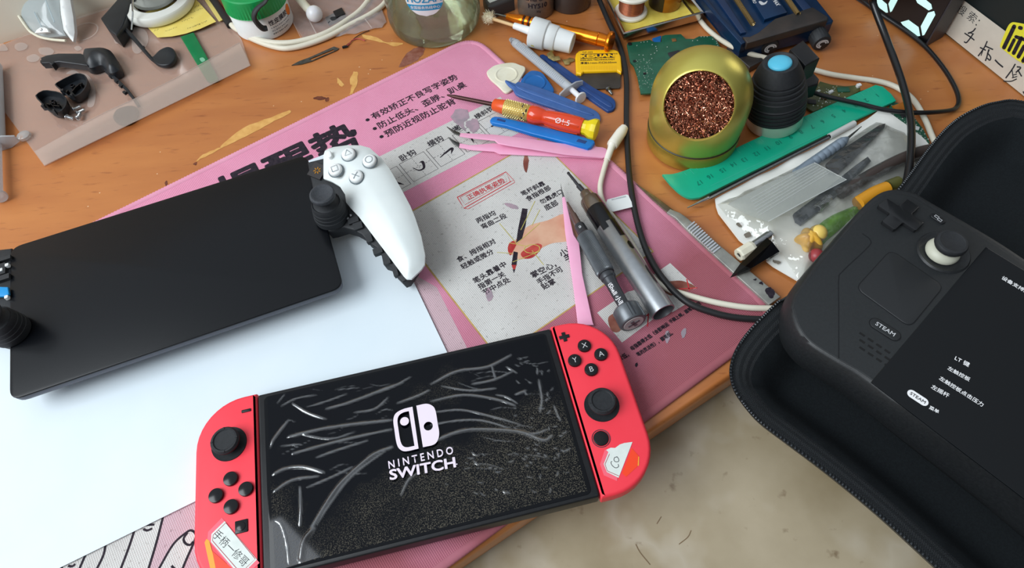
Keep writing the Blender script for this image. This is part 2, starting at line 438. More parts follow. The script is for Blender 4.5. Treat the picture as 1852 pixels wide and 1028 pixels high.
# floor and wall
M_wall = mat('cream_paint', (242, 238, 222), r=.8, c2=(234, 228, 208), ns=6)
M_floor = mat('floor_tile', (170, 160, 145), r=.4, c2=(150, 140, 125), ns=5)
mb = MB().poly([V((-2.5, -2.2, -.75)), V((2.8, -2.2, -.75)), V((2.8, 2.6, -.75)), V((-2.5, 2.6, -.75))])
o = mb.build('floor', [M_floor]); o['kind'] = 'structure'
w0, w1 = wall_pt(-1.6) + wn * .001, wall_pt(1.9) + wn * .001
mb = MB().add([w0 + V((0, 0, -.75)), w1 + V((0, 0, -.75)), w1 + V((0, 0, .32)), w0 + V((0, 0, .32)),
               w0 + wn * .1 + V((0, 0, -.75)), w1 + wn * .1 + V((0, 0, -.75)), w1 + wn * .1 + V((0, 0, .32)), w0 + wn * .1 + V((0, 0, .32))],
              [(0, 1, 2, 3), (5, 4, 7, 6), (3, 2, 6, 7), (1, 5, 6, 2), (4, 0, 3, 7)])
o = mb.build('wall_back', [M_wall], sm=False); o['kind'] = 'structure'
# ================================================================== the printed mat
def fabric(name, c, c2, ns=30, weave=True, front_tone=None, r=.85, speck=None):
    m = mat(name, c, r=r, c2=c2, ns=ns, lo=.35, hi=.75, det=8, spec=.2)
    t = m.node_tree; N = t.nodes; L = t.links; b = N['Principled BSDF']; tc = [n for n in N if n.type == 'TEX_COORD'][0]
    mp = N.new('ShaderNodeMapping'); mp.inputs['Rotation'].default_value = (0, 0, -.54); L.new(tc.outputs['Object'], mp.inputs[0])
    sep = N.new('ShaderNodeSeparateXYZ'); L.new(mp.outputs[0], sep.inputs[0])
    if front_tone:  # blends to a dull darker red towards the front edge, broken by noise
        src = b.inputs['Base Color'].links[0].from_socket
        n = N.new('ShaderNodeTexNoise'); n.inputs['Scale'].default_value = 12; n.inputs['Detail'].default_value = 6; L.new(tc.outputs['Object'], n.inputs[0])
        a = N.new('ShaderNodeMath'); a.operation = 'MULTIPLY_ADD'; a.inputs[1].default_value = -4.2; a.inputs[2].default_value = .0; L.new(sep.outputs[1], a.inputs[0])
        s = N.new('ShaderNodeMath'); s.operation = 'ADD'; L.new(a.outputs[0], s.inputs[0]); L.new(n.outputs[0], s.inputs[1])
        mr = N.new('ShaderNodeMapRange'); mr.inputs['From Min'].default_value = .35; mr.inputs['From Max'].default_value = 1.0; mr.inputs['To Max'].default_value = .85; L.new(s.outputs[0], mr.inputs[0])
        mx = N.new('ShaderNodeMix'); mx.data_type = 'RGBA'; L.new(mr.outputs[0], mx.inputs[0]); L.new(src, mx.inputs[6]); mx.inputs[7].default_value = lin(front_tone)
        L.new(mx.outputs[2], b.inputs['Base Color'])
    if speck:
        src = b.inputs['Base Color'].links[0].from_socket
        n = N.new('ShaderNodeTexNoise'); n.inputs['Scale'].default_value = 420; n.inputs['Detail'].default_value = 2; L.new(tc.outputs['Object'], n.inputs[0])
        r2 = N.new('ShaderNodeValToRGB'); r2.color_ramp.elements[0].position = .62; r2.color_ramp.elements[1].position = .78; r2.color_ramp.elements[1].color = (.6, .6, .6, 1); L.new(n.outputs[0], r2.inputs[0])
        mx = N.new('ShaderNodeMix'); mx.data_type = 'RGBA'; L.new(r2.outputs[0], mx.inputs[0]); L.new(src, mx.inputs[6]); mx.inputs[7].default_value = lin(speck)
        L.new(mx.outputs[2], b.inputs['Base Color'])
    if weave:
        hs = []
        for k in (0, 1):
            mu = N.new('ShaderNodeMath'); mu.operation = 'MULTIPLY'; mu.inputs[1].default_value = 2 * PI / .0011; L.new(sep.outputs[k], mu.inputs[0])
            si = N.new('ShaderNodeMath'); si.operation = 'SINE'; L.new(mu.outputs[0], si.inputs[0]); hs.append(si)
        ad = N.new('ShaderNodeMath'); ad.operation = 'ADD'; L.new(hs[0].outputs[0], ad.inputs[0]); L.new(hs[1].outputs[0], ad.inputs[1])
        bp = N.new('ShaderNodeBump'); bp.inputs['Strength'].default_value = .35; bp.inputs['Distance'].default_value = .00025
        L.new(ad.outputs[0], bp.inputs['Height']); L.new(bp.outputs[0], b.inputs['Normal'])
    return m
MZ = .0022                                          # mat surface
K, KR = P(857, 62, MZ), P(1419.4, 576, MZ)
T0, T1 = P(186.6, 394.3, MZ), P(837.6, 73, MZ)
md = (T1 - T0).normalized(); mpd = (K - KR).normalized()
ML = .62
corn = [K, K - md * ML, KR - md * ML, KR]
def rounded(c, r, n=6):
    o = []
    for i in range(len(c)):
        a, b, d = c[i - 1], c[i], c[(i + 1) % len(c)]
        p, q = b + (a - b).normalized() * r, b + (d - b).normalized() * r
        for k in range(n + 1):
            t = k / n; o.append(p * (1 - t) ** 2 + b * 2 * t * (1 - t) + q * t * t)
    return o
mo = ccw([(q.x, q.y) for q in rounded(corn, .022)])
M_pink = fabric('pink_mat_cloth', (228, 152, 180), (220, 140, 168), front_tone=(146, 76, 78))
M_ink = mat('black_print', (34, 28, 38), r=.8, c2=(52, 44, 52), ns=400, spec=.2)
M_grey = fabric('pale_grey_print', (214, 212, 208), (196, 192, 188), ns=22, speck=(110, 104, 96))
M_greypink = fabric('faded_pink_grey_print', (206, 176, 184), (192, 166, 170), ns=22, speck=(120, 90, 92))
M_gold = mat('gold_print', (196, 164, 104), r=.7, c2=(176, 142, 84), ns=200, spec=.2)
M_red = mat('red_print', (206, 54, 60), r=.8, c2=(190, 60, 70), ns=300, spec=.2)
M_skin = mat('skin_print', (220, 176, 148), r=.8, c2=(206, 150, 124), ns=60, spec=.2)
M_skin2 = mat('red_skin_print', (196, 84, 74), r=.8, c2=(170, 50, 50), ns=120, spec=.2)
M_olive = mat('yellow_line_print', (196, 184, 96), r=.8, spec=.2)
M_smudge = mat('grey_smudge', (150, 138, 146), r=.8, c2=(178, 150, 162), ns=140, spec=.2)
M_brown = mat('brown_print', (122, 68, 58), r=.8, c2=(160, 108, 92), ns=100, spec=.2)
mroot = thing('desk_mat', 'pink cloth writing mat with black printed characters lying on the desk', 'mat', (0, .25, 0))
mb = MB().plate(inset(mo, .0042), MZ, .0003, 0)
z1, z2, z3, z4 = MZ + .00005, MZ + .0001, MZ + .00016, MZ + .0002
# grey strip with the stroke cells
mb.polypx([(640, 306), (905, 175), (947, 236), (702, 362)], z1, 2)
mb.polypx([(712, 402), (973.5, 253), (1180, 455), (901, 646)], z1, 2)          # gold-edged panel
mb.linepx([(710, 402), (973.5, 252), (1181, 455), (901, 647), (710, 402)], z2, .0013, 4)
mb.polypx([(735, 500), (749, 497), (790, 520), (850, 640), (800, 640)], z1, 3)
# cells
c0, c1, c3 = P(721.9, 297.3, z2), P(765.8, 274.3, z2), P(748.2, 329.1, z2)
ex, ey = c1 - c0, c3 - c0; gap = P(770.5, 271, z2) - c0
for k in range(-1, 4):
    o = c0 + gap * k
    mb.line([o, o + ex, o + ex + ey, o + ey, o], .0004, 1)
    for a, d in ((o + ex * .5, ey), (o + ey * .5, ex)):
        for j in range(8):
            mb.line([a + d * (j + .2) / 8, a + d * (j + .75) / 8], .0003, 1)
def cell(k, pts, w):
    o = c0 + gap * k + V((0, 0, .00005)); p = cr([o + ex * x + ey * y for x, y in pts], 6)
    vs = []
    for i, q in enumerate(p):
        t = (p[min(i + 1, len(p) - 1)] - p[max(i - 1, 0)]).normalized(); y = V((-t.y, t.x, 0)); u = i / (len(p) - 1)
        ww = w[0] + (w[1] - w[0]) * min(1, u * 1.4) if u < .75 else w[1] * (1 - u) / .25
        vs += [q - y * ww / 2, q + y * ww / 2]
    mb.add(vs, [(2 * i, 2 * i + 2, 2 * i + 3, 2 * i + 1) for i in range(len(p) - 1)], 1)
cell(0, [(.3, .42), (.42, .66), (.62, .66), (.72, .4), (.6, .36)], (.0004, .0022))
cell(1, [(.2, .62), (.45, .55), (.78, .5), (.6, .72)], (.0006, .0022))
cell(2, [(.55, .2), (.5, .45), (.42, .8)], (.0018, .0014))
cell(3, [(.25, .5), (.6, .5), (.75, .75)], (.0014, .0016))
cell(-1, [(.55, .3), (.6, .6), (.8, .9)], (.0014, .0016))
T = lambda s, a, b, m=1, bold=.012, hs=1.: mb.textpx(s, a, b, z3, m, bold, hs)
T('提醒势', (399, 356), (645, 242), 1, .03)
T('有效矫正不良写字姿势', (672.5, 212), (826, 138))
T('防止低头、歪脖、趴桌', (684, 228.5), (841, 152))
T('预防近视防止驼背', (696.5, 243.5), (822, 182))
for c in ((664.7, 216.8), (677.8, 232.6), (690, 247.2)):
    q = P(*c, z3); mb.poly([V((x, y, z3)) for x, y in circ(q.x, q.y, .0016, 16)], 1)
T('卧钩', (724, 288), (750.5, 274)); T('横钩', (774, 262.5), (800, 249)); T('撇', (820, 236), (832, 229)); T('横斜钩', (859, 213), (892, 195))
# stamp
for l, w in (([(827, 357), (915, 311), (923, 329), (839, 377), (827, 357)], .0007), ([(832, 357), (911, 315.5), (917, 328), (841, 370.5), (832, 357)], .0003), ([(915, 311), (929, 326), (923, 329)], .0004), ([(839, 377), (847, 378), (931, 330), (929, 326)], .0004)):
    mb.linepx(l, z3, w, 5)
T('正确执笔姿势', (845, 358.5), (911.5, 325.5), 5)
for s, a, b in (('笔杆斜靠', (943, 351.5), (984, 331)), ('食指根部', (952, 361), (994.5, 339)), ('勿靠虎口', (977, 366.5), (1016, 346)), ('底部', (985.5, 377.5), (1008, 366)),
                ('两指均', (862, 400.5), (895, 384.5)), ('弯曲二段', (871, 411.5), (915, 389.5)), ('食、拇指相对', (827, 471), (895, 435.5)), ('轻触或微分', (834.5, 484), (891, 454)),
                ('笔头靠着中', (856.5, 509.5), (914, 477)), ('指第一关', (865.5, 520), (912, 495)), ('节中点处', (874, 530.5), (921, 505)),
                ('掌空心，', (961, 499), (1004, 477.5)), ('手指不可', (972, 511.5), (1016, 486)), ('贴掌', (980.5, 520.5), (1003, 508)), ('小指', (1013, 461), (1040, 446)), ('手', (1022, 470), (1036, 463))):
    T(s, a, b, 1, .018)
c28 = lambda l: [(780 + x / 2.855, 250 + y / 2.855) for x, y in l]
def smooth_px(px, sub=5): return [(q.x, q.y) for q in cr([(x, y, 0) for x, y in px], sub, True)]
mb.polypx(smooth_px(c28([(395, 580), (440, 520), (500, 455), (600, 425), (700, 395), (760, 520), (690, 535), (620, 545), (560, 575), (520, 615), (450, 625), (415, 600)])), z2, 6)
mb.polypx(smooth_px(c28([(462, 596), (500, 566), (545, 545), (572, 556), (552, 592), (520, 618), (482, 622)])), z3, 7)
mb.polypx(smooth_px(c28([(395, 575), (402, 545), (425, 530), (440, 545), (424, 580), (408, 606)])), z3, 7)
mb.polypx(c28([(470, 362), (497, 366), (487, 450), (468, 520), (438, 540), (448, 470)]), z4, 1)
mb.polypx(c28([(425, 585), (447, 590), (440, 655), (414, 655)]), z4, 1)
mb.polypx(c28([(414, 655), (440, 655), (428, 690)]), z4, 7)
mb.polypx(c28([(421, 677), (433, 678), (426, 698)]), z4 + .00002, 1)
for l in ([(352, 440), (440, 545)], [(340, 590), (420, 596)], [(420, 640), (560, 585)], [(520, 580), (580, 655)], [(535, 325), (462, 475)], [(560, 370), (520, 450)], [(440, 545), (560, 440)], [(400, 540), (500, 560)]):
    mb.linepx(c28(l), z4 + .00004, .0004, 8)
e = P(*c28([(520, 572)])[0], z4); mb.line([V((x, y, z4 + .00004)) for x, y in circ(e.x, e.y, .0052, 24, .0034, .5)] + [V((e.x + .0052 * math.cos(.5), e.y + .0034 * math.sin(.5), z4 + .00004))], .0005, 8)
# lower right pictures and rules
mb.polypx([(1182, 497), (1212, 476), (1261, 522), (1215, 529)], z1, 2)
mb.polypx([(1080, 566), (1135, 528), (1170, 520), (1205, 560), (1125, 620)], z1, 2)
mb.polypx([(1205, 530), (1231, 526), (1250, 545), (1216, 565), (1196, 552)], z1, 2)
mb.polypx(smooth_px([(1196, 514), (1222, 508), (1240, 510), (1258, 520), (1236, 528), (1210, 534)]), z2, 10)
mb.polypx(smooth_px([(1100, 575), (1118, 566), (1130, 580), (1120, 600), (1106, 598)]), z2, 10)
for l in ([(1228, 523), (1261, 521)], [(1242, 505), (1247, 526)], [(1173.5, 560), (1171, 591)], [(1168, 572), (1178, 566)]): mb.linepx(l, z3, .0007, 5)
T('母指靠得太低（会影响运', (1141, 632), (1208, 586), 1, .03, 1.15); T('笔的灵活性），握笔低。', (1152, 642.5), (1215, 602.5), 1, .03, 1.15)
T('手腕上倾，握笔低，阻', (1211, 583), (1266, 548), 1, .03, 1.15); T('过低，', (1118, 650), (1136, 641), 1, .03, 1.15)
# big line drawing, lower left
mb.polypx([(60, 1060), (100, 1030), (296, 934), (283, 984), (262, 1060)], z1, 2)
mb.polypx([(296, 934), (370, 898), (370, 1060), (262, 1060), (283, 984)], z1, 3)
mb.polypx(smooth_px([(270, 1060), (288, 1028), (313, 985.4), (335.7, 964.7), (346, 960), (354, 968), (349.5, 983.7), (330.5, 1028), (322, 1060)], 3), z2, 2)
for l in ([(295, 934), (282, 984), (262, 1050)], [(243, 960), (230.3, 997.5), (208, 1055)], [(191, 985), (185.4, 1008), (164, 1050)], [(155, 1003), (144, 1028), (134, 1055)], [(112, 1026), (104, 1052)],
          [(270, 1060), (288, 1028), (313, 985.4), (335.7, 964.7), (346, 960), (354, 968), (349.5, 983.7), (330.5, 1028), (322, 1060)], [(339, 964), (332, 975), (336, 984), (344, 986), (349, 980)],
          [(264, 950), (279, 949.5)], [(259, 957.5), (266, 960), (275, 956.5)], [(123, 1024), (130, 1025), (136, 1021)], [(310, 1024), (316, 1030)]):
    mb.linepx(l, z4, .0012, 1, 5)
# smudges
for l in ([(816, 210), (828, 196), (846, 200), (848, 214), (838, 222), (842, 236), (830, 228), (822, 222)], [(842, 222), (860, 214), (868, 228), (856, 240), (848, 232)]): blot(mb, l, z4, 9, 1.5)
for l, m in (([(1148, 660), (1152, 656), (1154, 660), (1150, 664)], 1), ([(912, 368), (930, 370), (938, 378), (922, 376)], 9), ([(1232, 600), (1240, 594), (1240, 606), (1234, 612)], 9), ([(1202, 606), (1208, 598), (1212, 610), (1206, 622)], 9),
             ([(950, 276), (956, 290), (952, 312), (946, 298)], 10), ([(884, 520), (892, 536), (884, 546), (878, 532)], 9)): blot(mb, l, z4, m, .6)
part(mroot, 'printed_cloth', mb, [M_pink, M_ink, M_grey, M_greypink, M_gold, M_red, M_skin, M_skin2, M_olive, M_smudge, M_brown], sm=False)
# stitched rim: a rounded band with overlock ridges
mb = MB(); r_in, r_out = inset(mo, .0045), mo
def dens2(o, sp):
    r = []
    for i in range(len(o)):
        a, b = V(o[i]), V(o[(i + 1) % len(o)]); k = max(1, round((b - a).length / sp)); r += [a + (b - a) * t / k for t in range(k)]
    return r
ring = dens2(mo, .0011); ring_n = len(ring); rin = inset([tuple(q) for q in ring], .0046)
rows = []
for j, (f, z) in enumerate(((0, .0003), (-.04, .0016), (.12, .0026), (.5, .0030), (.85, .0027), (1, MZ + .00005))):
    rw = []
    for i in range(ring_n):
        k = .00030 * (1 if i % 2 else -1) * (1 if 1 <= j <= 4 else 0)
        a = ring[i].lerp(V(rin[i]), f); rw.append(V((a.x, a.y, z + k)))
    rows.append(rw)
mb.rings(rows, 0, False, False)
M_stitch = fabric('pink_stitching', (232, 162, 186), (218, 142, 168), weave=False, front_tone=(146, 76, 78))
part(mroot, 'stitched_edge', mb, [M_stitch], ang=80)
# ================================================================== white paper
PZ = MZ + .0012
tr_, br_ = P(630, 262, PZ), P(826.4, 674.8, PZ)
pe = (P(360.8, 903.3, PZ) - P(106.8, 1028, PZ)).normalized()
M_paper = mat('white_paper', (224, 234, 240), r=.75, c2=(218, 230, 237), ns=14, bump=.12, bs=25)
a = [br_, tr_, tr_ - pe * .297, br_ - pe * .297]
mb = MB().plate([(q.x, q.y) for q in a], PZ, PZ - .0003, 0)
solo('paper_sheet', 'blank white sheet of paper under the console with the missing grips', 'paper', mb, [M_paper])
# ================================================================== shared small makers
M_black = mat('black_plastic', (17, 18, 21), r=.42, c2=(22, 23, 26), ns=300, spec=.4)
M_blackmat = mat('matt_black_plastic', (30, 32, 35), r=.62, c2=(36, 38, 41), ns=500, bump=.15, bs=2500)
M_blackrub = mat('black_rubber', (24, 27, 31), r=.7, c2=(31, 34, 38), ns=600, bump=.2, bs=3000)
M_glass = mat('black_glass', (5, 7, 12), r=.06, spec=.26)
M_white = mat('white_plastic', (236, 238, 236), r=.38, c2=(230, 233, 232), ns=100)
M_whiteprint = mat('white_print', (232, 230, 232), r=.6)
M_lightprint = mat('pale_print', (205, 206, 208), r=.6)
M_steel = mat('brushed_steel', (196, 198, 200), r=.3, me=1, c2=(168, 170, 172), ns=300, stretch=(1, 8, 1))
M_steeld = mat('dull_steel', (142, 142, 140), r=.38, me=1, c2=(104, 104, 102), ns=120)
M_gold = M_gold
def slab(mb, o, zb, zt, bt, bb, m=0, k=4):
    o = ccw(o); rg = []
    for i in range(k + 1):
        a = i / k * PI / 2; rg.append([V((x, y, zb + bb - bb * math.sin(PI / 2 - a))) for x, y in inset(o, bb * (1 - math.cos(PI / 2 - a)))])
    for i in range(k + 1):
        a = i / k * PI / 2; rg.append([V((x, y, zt - bt + bt * math.sin(a))) for x, y in inset(o, bt * (1 - math.cos(a)))])
    return mb.rings(rg, m)
# ================================================================== console with the red controllers
STH = .1491417; SC = V((-.0578342, .1253082, 0)); SM = at(SC.x, SC.y, 0, STH); SMI = SM.inverted()
ST = .0165                                             # top of the console
def sl(px, py, z=ST): return SMI @ P(px, py, z)      # pixel -> console-local
def sw(l): return [tuple((SM @ V((x, y, 0)))[:2]) for x, y in l]
M_red2 = mat('red_plastic', (252, 62, 78), r=.5, c2=(250, 58, 74), ns=60, bump=.05, bs=2500)
rt = thing('handheld_console', 'black handheld console wrapped in wrinkled clear film with a red controller on each side', 'game console', (SC.x, SC.y, MZ + .001))
SB = MZ + .0014
mb = MB(); slab(mb, sw(rrect(.1732, .101, .0015)), SB, ST, .0012, .003, 0); part(rt, 'tablet_body', mb, [M_black])
mb = MB().plate(sw(rrect(.166, .0965, .003)), ST + .0002, ST - .001, 0, bev=.0002); part(rt, 'screen', mb, [M_glass])
# wrinkled film with the printed logo
def film_mat():
    m = clear('wrinkled_film', (246, 247, 250), base=0., rough=.09, edge=0.)
    t = m.node_tree; N = t.nodes; L = t.links; out = [n for n in N if n.type == 'OUTPUT_MATERIAL'][0]; last = out.inputs[0].links[0].from_socket
    # where the film has lifted off the glass the air gap reflects far more than where it clings
    uv = N.new('ShaderNodeUVMap'); uv.uv_map = 'UVMap'; su = N.new('ShaderNodeSeparateXYZ'); L.new(uv.outputs[0], su.inputs[0])
    ml = N.new('ShaderNodeMath'); ml.operation = 'MULTIPLY_ADD'; ml.inputs[1].default_value = .30; L.new(su.outputs[0], ml.inputs[0])
    mr0 = [n for n in N if n.type == 'MAP_RANGE'][0]; mxa = mr0.outputs[0].links[0].to_node; L.new(mr0.outputs[0], ml.inputs[2]); L.new(ml.outputs[0], mxa.inputs[0])
    tc = N.new('ShaderNodeTexCoord')
    n1 = N.new('ShaderNodeTexNoise'); n1.inputs['Scale'].default_value = 1700; n1.inputs['Detail'].default_value = 4; L.new(tc.outputs['Object'], n1.inputs[0])
    r1 = N.new('ShaderNodeValToRGB'); r1.color_ramp.elements[0].position = .5; r1.color_ramp.elements[1].position = .62; L.new(n1.outputs[0], r1.inputs[0])
    n2 = N.new('ShaderNodeTexNoise'); n2.inputs['Scale'].default_value = 26; n2.inputs['Detail'].default_value = 5; L.new(tc.outputs['Object'], n2.inputs[0])
    sp = N.new('ShaderNodeSeparateXYZ'); L.new(tc.outputs['Object'], sp.inputs[0])
    a = N.new('ShaderNodeMath'); a.operation = 'MULTIPLY_ADD'; a.inputs[1].default_value = -5.0; L.new(sp.outputs[1], a.inputs[0]); L.new(n2.outputs[0], a.inputs[2])
    b = N.new('ShaderNodeMath'); b.operation = 'MULTIPLY_ADD'; b.inputs[1].default_value = 1.6; L.new(sp.outputs[0], b.inputs[0]); L.new(a.outputs[0], b.inputs[2])
    mr = N.new('ShaderNodeMapRange'); mr.inputs['From Min'].default_value = .46; mr.inputs['From Max'].default_value = .72; mr.inputs['To Max'].default_value = .42; L.new(b.outputs[0], mr.inputs[0])
    mu = N.new('ShaderNodeMath'); mu.operation = 'MULTIPLY'; L.new(mr.outputs[0], mu.inputs[0]); L.new(r1.outputs[0], mu.inputs[1])
    db = N.new('ShaderNodeBsdfDiffuse'); db.inputs[0].default_value = lin((128, 122, 108))
    mx = N.new('ShaderNodeMixShader'); L.new(mu.outputs[0], mx.inputs[0]); L.new(last, mx.inputs[1]); L.new(db.outputs[0], mx.inputs[2]); L.new(mx.outputs[0], out.inputs[0])
    return m
cA = lambda l: [(340 + x / 2.955, 680 + y / 2.955) for x, y in l]
cB = lambda l: [(780 + x / 2.57, 560 + y / 2.57) for x, y in l]
RG = [(cA(l), w_, h_) for l, w_, h_ in (
    ([(500, 165), (580, 125), (690, 105)], .9, .4), ([(740, 180), (850, 150), (960, 110), (1060, 70), (1150, 40)], 1.3, .6), ([(890, 200), (1000, 180), (1070, 120)], 1, .5),
    ([(560, 150), (640, 200), (740, 235)], 1, .5), ([(540, 330), (700, 290), (900, 260), (1090, 240)], 1.4, .7), ([(560, 420), (700, 380), (900, 330), (1090, 290)], 1.2, .6),
    ([(430, 430), (450, 360), (500, 290), (540, 240)], 1.2, .6), ([(440, 540), (520, 500), (620, 490), (730, 520)], 1.3, .6), ([(450, 630), (560, 560), (700, 540)], 1.2, .6),
    ([(660, 820), (720, 720), (800, 600), (900, 500), (1000, 420), (1090, 385)], 1.5, .9), ([(690, 800), (760, 690), (850, 570), (950, 480), (1080, 390)], .9, .5),
    ([(600, 1060), (620, 900), (670, 820)], 2.0, 1.5), ([(545, 1028), (530, 900), (500, 800), (465, 775)], .8, .6), ([(600, 600), (605, 700), (600, 800)], 1.2, .7),
    ([(640, 600), (780, 540), (880, 490)], 1, .5), ([(1000, 100), (1100, 60), (1190, 10)], 1, .5), ([(1120, 150), (1230, 110), (1290, 80)], 1.2, .6), ([(500, 380), (560, 372), (610, 370)], .8, .4),
    ([(480, 150), (520, 100), (550, 70)], .8, .4), ([(690, 440), (800, 400), (960, 350)], 1., .5), ([(1140, 640), (1180, 560), (1230, 520)], 1.1, .5), ([(640, 170), (740, 140), (850, 100)], .9, .4), ([(600, 40), (720, 20), (820, -10)], .9, .4), ([(580, 310), (760, 340), (900, 300)], .9, .35))]
RG += [(cB(l), w_, h_) for l, w_, h_ in (
    ([(0, 350), (120, 290), (260, 270), (370, 215)], 1.3, .6), ([(190, 350), (290, 330), (380, 290)], 1.1, .5), ([(50, 360), (180, 380), (300, 370)], 1.1, .5), ([(0, 430), (150, 400), (300, 420), (390, 450)], 1.2, .55),
    ([(0, 620), (100, 580), (200, 560), (400, 570), (520, 610), (560, 590)], 1.5, .8), ([(400, 560), (480, 580), (540, 560)], 1, .5), ([(500, 330), (515, 420), (505, 480)], 1.2, .6), ([(20, 480), (140, 470), (280, 500), (420, 540)], 1, .5),
    ([(350, 270), (400, 300)], .9, .5), ([(280, 260), (300, 330)], .9, .5), ([(570, 450), (600, 520)], .9, .5), ([(390, 400), (440, 380)], 1.2, .6), ([(300, 400), (350, 410), (400, 440)], .9, .5), ([(0, 540), (120, 520), (240, 520), (380, 560)], 1, .5))]
for _ in range(85):
    x, y = random.uniform(380, 650), random.uniform(170, 760)
    if random.random() < .35: x, y = random.uniform(0, 640), random.uniform(640, 860)
    a = random.uniform(-.4, 1.9) if x > 480 else random.uniform(-.7, .3); l = random.uniform(10, 36)
    RG.append((cB([(x, y), (x + l * math.cos(a) * .6, y - l * math.sin(a) * .6 + 4), (x + l * math.cos(a), y - l * math.sin(a))]), random.uniform(.5, 1.), random.uniform(.2, .45)))
for _ in range(46):
    x, y = random.uniform(490, 960), random.uniform(640, 860); l = random.uniform(18, 70); a = random.uniform(-.1, .55) if x < 760 else random.uniform(-.35, .25)
    if 700 < x < 830 and 720 < y < 880: continue
    RG.append(([(x, y), (x + l * .5, y - l * .5 * math.sin(a) - random.uniform(-4, 5)), (x + l * math.cos(a), y - l * math.sin(a))], random.uniform(.35, .7), random.uniform(.14, .3)))
fc = [sl(*q) for q in ((483, 719), (984, 607), (1062, 889), (497, 1032))]
fz = ST + .0006
nu, nv = 250, 146
uu, vv_ = np.meshgrid(np.linspace(0, 1, nu), np.linspace(0, 1, nv))
fx = (1 - uu) * (1 - vv_) * fc[0].x + uu * (1 - vv_) * fc[1].x + uu * vv_ * fc[2].x + (1 - uu) * vv_ * fc[3].x
fy = (1 - uu) * (1 - vv_) * fc[0].y + uu * (1 - vv_) * fc[1].y + uu * vv_ * fc[2].y + (1 - uu) * vv_ * fc[3].y
hh = np.zeros_like(fx)
for px, wd_, ht in RG:
    l = [sl(*q) for q in px]; l = [q for q in cr(l, 4)]
    a = np.array([(q.x, q.y) for q in l])
    dmin = np.full(fx.shape, 9.); tt = np.zeros_like(fx)
    for i in range(len(a) - 1):
        ab = a[i + 1] - a[i]; t_ = np.clip(((fx - a[i, 0]) * ab[0] + (fy - a[i, 1]) * ab[1]) / max(ab @ ab, 1e-12), 0, 1)
        d_ = np.hypot(fx - a[i, 0] - t_ * ab[0], fy - a[i, 1] - t_ * ab[1]); k = d_ < dmin
        dmin = np.where(k, d_, dmin); tt = np.where(k, (i + t_) / (len(a) - 1), tt)
    s_ = wd_ * 1e-3 * .58
    hh = np.maximum(hh, ht * 1.6e-3 * np.exp(-(dmin / s_) ** 2) * np.sin(np.clip(tt * .92 + .04, 0, 1) * PI) ** .5)
rim = np.minimum(np.minimum(uu, 1 - uu) * 160, np.minimum(vv_, 1 - vv_) * 95)
hh = hh + .00005 * np.sin(fx * 420 + fy * 260 + 2 * np.sin(fy * 97)) * np.sin(fy * 310 - fx * 140 + 2 * np.sin(fx * 61)) + .0001
hh = hh * np.clip(rim / 2, .25, 1)
mb = MB(); mb.v = [SM @ V((fx[j, i], fy[j, i], fz + hh[j, i])) for j in range(nv) for i in range(nu)]
mb.f = [[j * nu + i, (j + 1) * nu + i, (j + 1) * nu + i + 1, j * nu + i + 1] for j in range(nv - 1) for i in range(nu - 1)]; mb.m = [0] * len(mb.f)
lift = np.clip((hh - .00019) / .00042, 0, 1); lf = lift.ravel()
mb.uv = {k: [(float(lf[i]), 0.) for i in f] for k, f in enumerate(mb.f)}
lz = ST + .00205; cL = lambda l: [(660 + x / 5.41, 700 + y / 5.41) for x, y in l]
def smo(px, sub=4): return [(q.x, q.y) for q in cr([(x, y, 0) for x, y in px], sub, False)]
lo = smo(cL([(465, 195), (370, 220), (300, 262), (278, 325), (288, 420), (310, 555), (342, 612), (400, 632), (525, 605)]))
li = smo(cL([(430, 238), (375, 252), (333, 282), (318, 335), (330, 430), (346, 525), (370, 577), (412, 592), (485, 578)]))
ro = smo(cL([(503, 185), (600, 166), (662, 188), (692, 240), (712, 360), (726, 445), (716, 515), (674, 566), (568, 592)]))
mb.sheet(xy(lo, lz), lz, .003, 1, holes=[xy(li, lz)]); c_ = P(*cL([(387, 338)])[0], lz); mb.poly([V((x, y, lz)) for x, y in circ(c_.x, c_.y, .00245)], 1)
c_ = P(*cL([(620, 385)])[0], lz); mb.sheet(xy(ro, lz), lz, .003, 1, holes=[circ(c_.x, c_.y, .0025)])
mb.textpx('N I N T E N D O', cL([(232, 764)])[0], cL([(860, 617)])[0], lz, 1, .02, 1.2)
mb.textpx('SWITCH', cL([(244, 862)])[0], cL([(882, 735)])[0], lz, 1, .03, .8)
mb.linepx(cL([(888, 760), (905, 756)]), lz, .0005, 1)
M_logo = mat('pinkish_white_print', (240, 226, 240), r=.5)
part(rt, 'screen_film', mb, [film_mat(), M_logo], label='wrinkled clear film printed with a white logo', ang=180)
